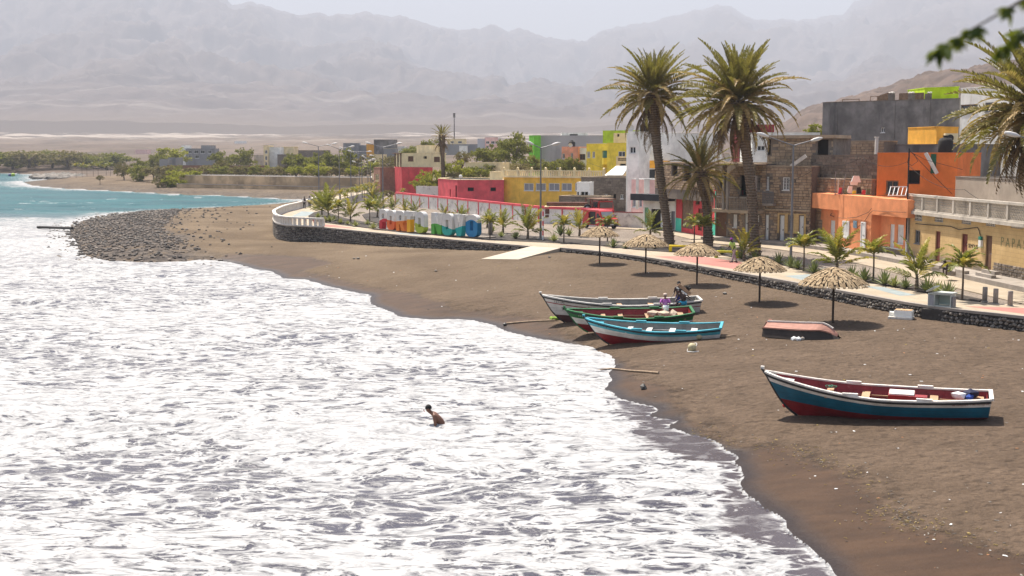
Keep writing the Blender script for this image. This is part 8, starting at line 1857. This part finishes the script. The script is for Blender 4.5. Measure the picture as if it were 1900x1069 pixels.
t_.build('shorts', cloth('beige_shorts', (.45, .36, .27)), r); MB().lathe([(0, .0), (.1, .0), (.105, .05), (.09, .09), (0, .12)], 12).build('cap', cloth('pale_cap', (.62, .5, .42)), r, J['head'] + Vector((0, -.01, .04)))
wb2 = thing('white_bucket', 'white plastic bucket held by the child in the purple shirt', 'bucket', tuple(p4 + Vector((0.02, -.34, .0)))); MB().lathe([(0, -.05), (.13, -.05), (.16, .24), (.14, .24), (.12, -.02), (0, -.02)], 14).build('pail', mat('bucket_white', (.62, .72, .70), .5, .08, 3, 0), wb2); MB().tube([(-.15, 0, .24), (-.1, 0, .33), (0, 0, .37), (.1, 0, .33), (.15, 0, .24)], .008, 5).build('handle', M_STEEL, wb2)
# crouching person by the yellow house
p5 = G(1762, 511, ZP + .28); r = thing('person', 'person in dark clothes crouching on a step before the yellow house', 'person', tuple(p5), R(-60)); s = .98
MB().box((0, .05, .12), (.5, .4, .26)).build('cushion', M_CONC, r)
J = {'pelvis': Vector((0, 0, .36)), 'waist': Vector((0, -.08, .50)), 'chest': Vector((0, -.22, .70)), 'neck': Vector((0, -.34, .78)), 'chin': Vector((0, -.41, .78)), 'head': Vector((0, -.48, .80)), 'crown': Vector((0, -.52, .85))}
for q, sx in (('l', 1), ('r', -1)):
    J[q + '_shoulder'] = Vector((sx * .18, -.27, .74)); J[q + '_elbow'] = Vector((sx * .22, -.45, .54)); J[q + '_wrist'] = Vector((sx * .06, -.58, .60)); J[q + '_hip'] = Vector((sx * .09, -.02, .34)); J[q + '_knee'] = Vector((sx * .12, -.44, .44)); J[q + '_ankle'] = Vector((sx * .11, -.40, .07)); J[q + '_toe'] = Vector((sx * .11, -.54, .03))
body(r, J, M_SKIND, s); face_bits(r, J['head'], (0, -1, -.5), M_SKIND, s)
t_ = MB(); t_.tube([J['pelvis'], J['waist'], J['chest'], J['neck'] + Vector((0, .05, -.03))], [.16, .15, .175, .08], 12); t_.build('shirt', cloth('dark_olive_shirt', (.06, .07, .03)), r)
t_ = MB(); t_.tube([J['pelvis'] + Vector((0, 0, .06)), J['pelvis'] - Vector((0, 0, .06))], [.165, .165], 12)
for q in 'lr': t_.tube([J[q + '_hip'], J[q + '_knee']], [.1, .075], 10)
t_.build('shorts', cloth('dark_shorts', (.03, .025, .025)), r)
# bather in the foam, looking left
pw = G(808, 790, 0.0); r = thing('person', 'bare chested boy wading in the white foam, leaning to the left', 'person', (pw.x, pw.y, -.66), 0); s = 1.0; r.scale = (1.2,) * 3
J = {'pelvis': Vector((.28, 0, .46)), 'waist': Vector((.19, .0, .62)), 'chest': Vector((.01, 0, .82)), 'neck': Vector((-.10, 0, .93)), 'chin': Vector((-.17, 0, .97)), 'head': Vector((-.225, 0, 1.055)), 'crown': Vector((-.21, 0, 1.13))}
for q, sy in (('l', -1), ('r', 1)):
    J[q + '_shoulder'] = Vector((-.02, sy * .19, .87)); J[q + '_elbow'] = Vector((.02, sy * .26, .60)); J[q + '_wrist'] = Vector((-.16, sy * .24, .44)); J[q + '_hip'] = Vector((.26, sy * .09, .42)); J[q + '_knee'] = Vector((-.05, sy * .1, .05)); J[q + '_ankle'] = Vector((.15, sy * .1, -.3)); J[q + '_toe'] = Vector((.0, sy * .1, -.35))
body(r, J, M_SKIN, s); face_bits(r, J['head'], (-1, -.25, -.12), M_SKIN, s)
t_ = MB(); t_.tube([J['pelvis'] + Vector((0, 0, .04)), J['pelvis'] - Vector((0, 0, .12))], [.155, .165], 12); t_.build('shorts', cloth('grey_shorts', (.2, .2, .22)), r)

# ================================================================== WIRES AND ROOF THINGS
def wire(pts, label, sag=.5, r=.014):
    P = [GY(*q) for q in pts]; o_ = P[0].copy(); t_ = thing('power_line', label, 'power line', tuple(o_))
    for a, b in zip(P[:-1], P[1:]):
        MB().tube([(a.lerp(b, k / 10) - o_ - Vector((0, 0, sag * 4 * (k / 10) * (1 - k / 10)))) for k in range(11)], r, 4, cap=False).build('cable', M_DARK, t_)
wire([(1684, 300, 86), (1600, 292, 97), (1505, 300, 101)], 'thin black power line from the orange corner pole to the stone house')
wire([(1684, 305, 86), (1790, 352, 79), (1905, 380, 72)], 'thin black power line crossing above the lattice terrace')
wire([(1505, 318, 99), (1420, 330, 104), (1330, 344, 108)], 'black cable slung along the stone facades')
wire([(1088, 300, 226), (1165, 318, 205)], 'thin cable from the lemon house to the modern house', .4, .02)
def dish(px, py, y, label, rz=0.0):
    c = GY(px, py, y); t_ = thing('satellite_dish', label, 'satellite dish', tuple(c), rz); MB().tube([(0, 0, -.4), (0, 0, .25)], .03, 5).build('mast', M_STEEL, t_)
    m_ = MB().lathe([(.02, 0), (.2, .03), (.36, .1), (.42, .16)], 12); m_.v = [(x, -.1 - z, y_ + .35) for x, y_, z in m_.v]; m_.build('bowl', M_LHEAD, t_)
dish(1170, 244, 136, 'satellite dish on the white modern house', -.3); dish(1345, 300, 106, 'satellite dish above the arched balcony', .3); dish(1058, 273, 234, 'satellite dish on the salmon house', .2)
for px, py, y, lab in ((1196, 246, 139, 'black water tank on the white modern house'),):
    tk = thing('water_tank', lab, 'tank', tuple(GY(px, py, y))); MB().lathe([(0, -.3), (.5, -.3), (.55, 0), (.55, .7), (.42, .95), (.15, 1.05), (0, 1.05)], 12).build('body', M_DARK if 'black' in lab else M_CONC, tk); MB().lathe([(0, 1.05), (.2, 1.05), (.2, 1.13), (0, 1.13)], 8).build('lid', M_DARK, tk)
# ================================================================== HAZE
hz = MB().box((0, 6200, 950), (26000, 16000, 1940))
t = NT('pale_haze'); t.t.nodes.remove(t.b)
pv = t.n('VolumePrincipled'); pv.inputs['Color'].default_value = (0.765, 0.81, 0.925, 1); pv.inputs['Density'].default_value = HAZE
pv.inputs['Anisotropy'].default_value = 0.0
t.l(pv.outputs[0], t.out.inputs['Volume'])
o = hz.build('haze', t.m); tag(o, kind='stuff')
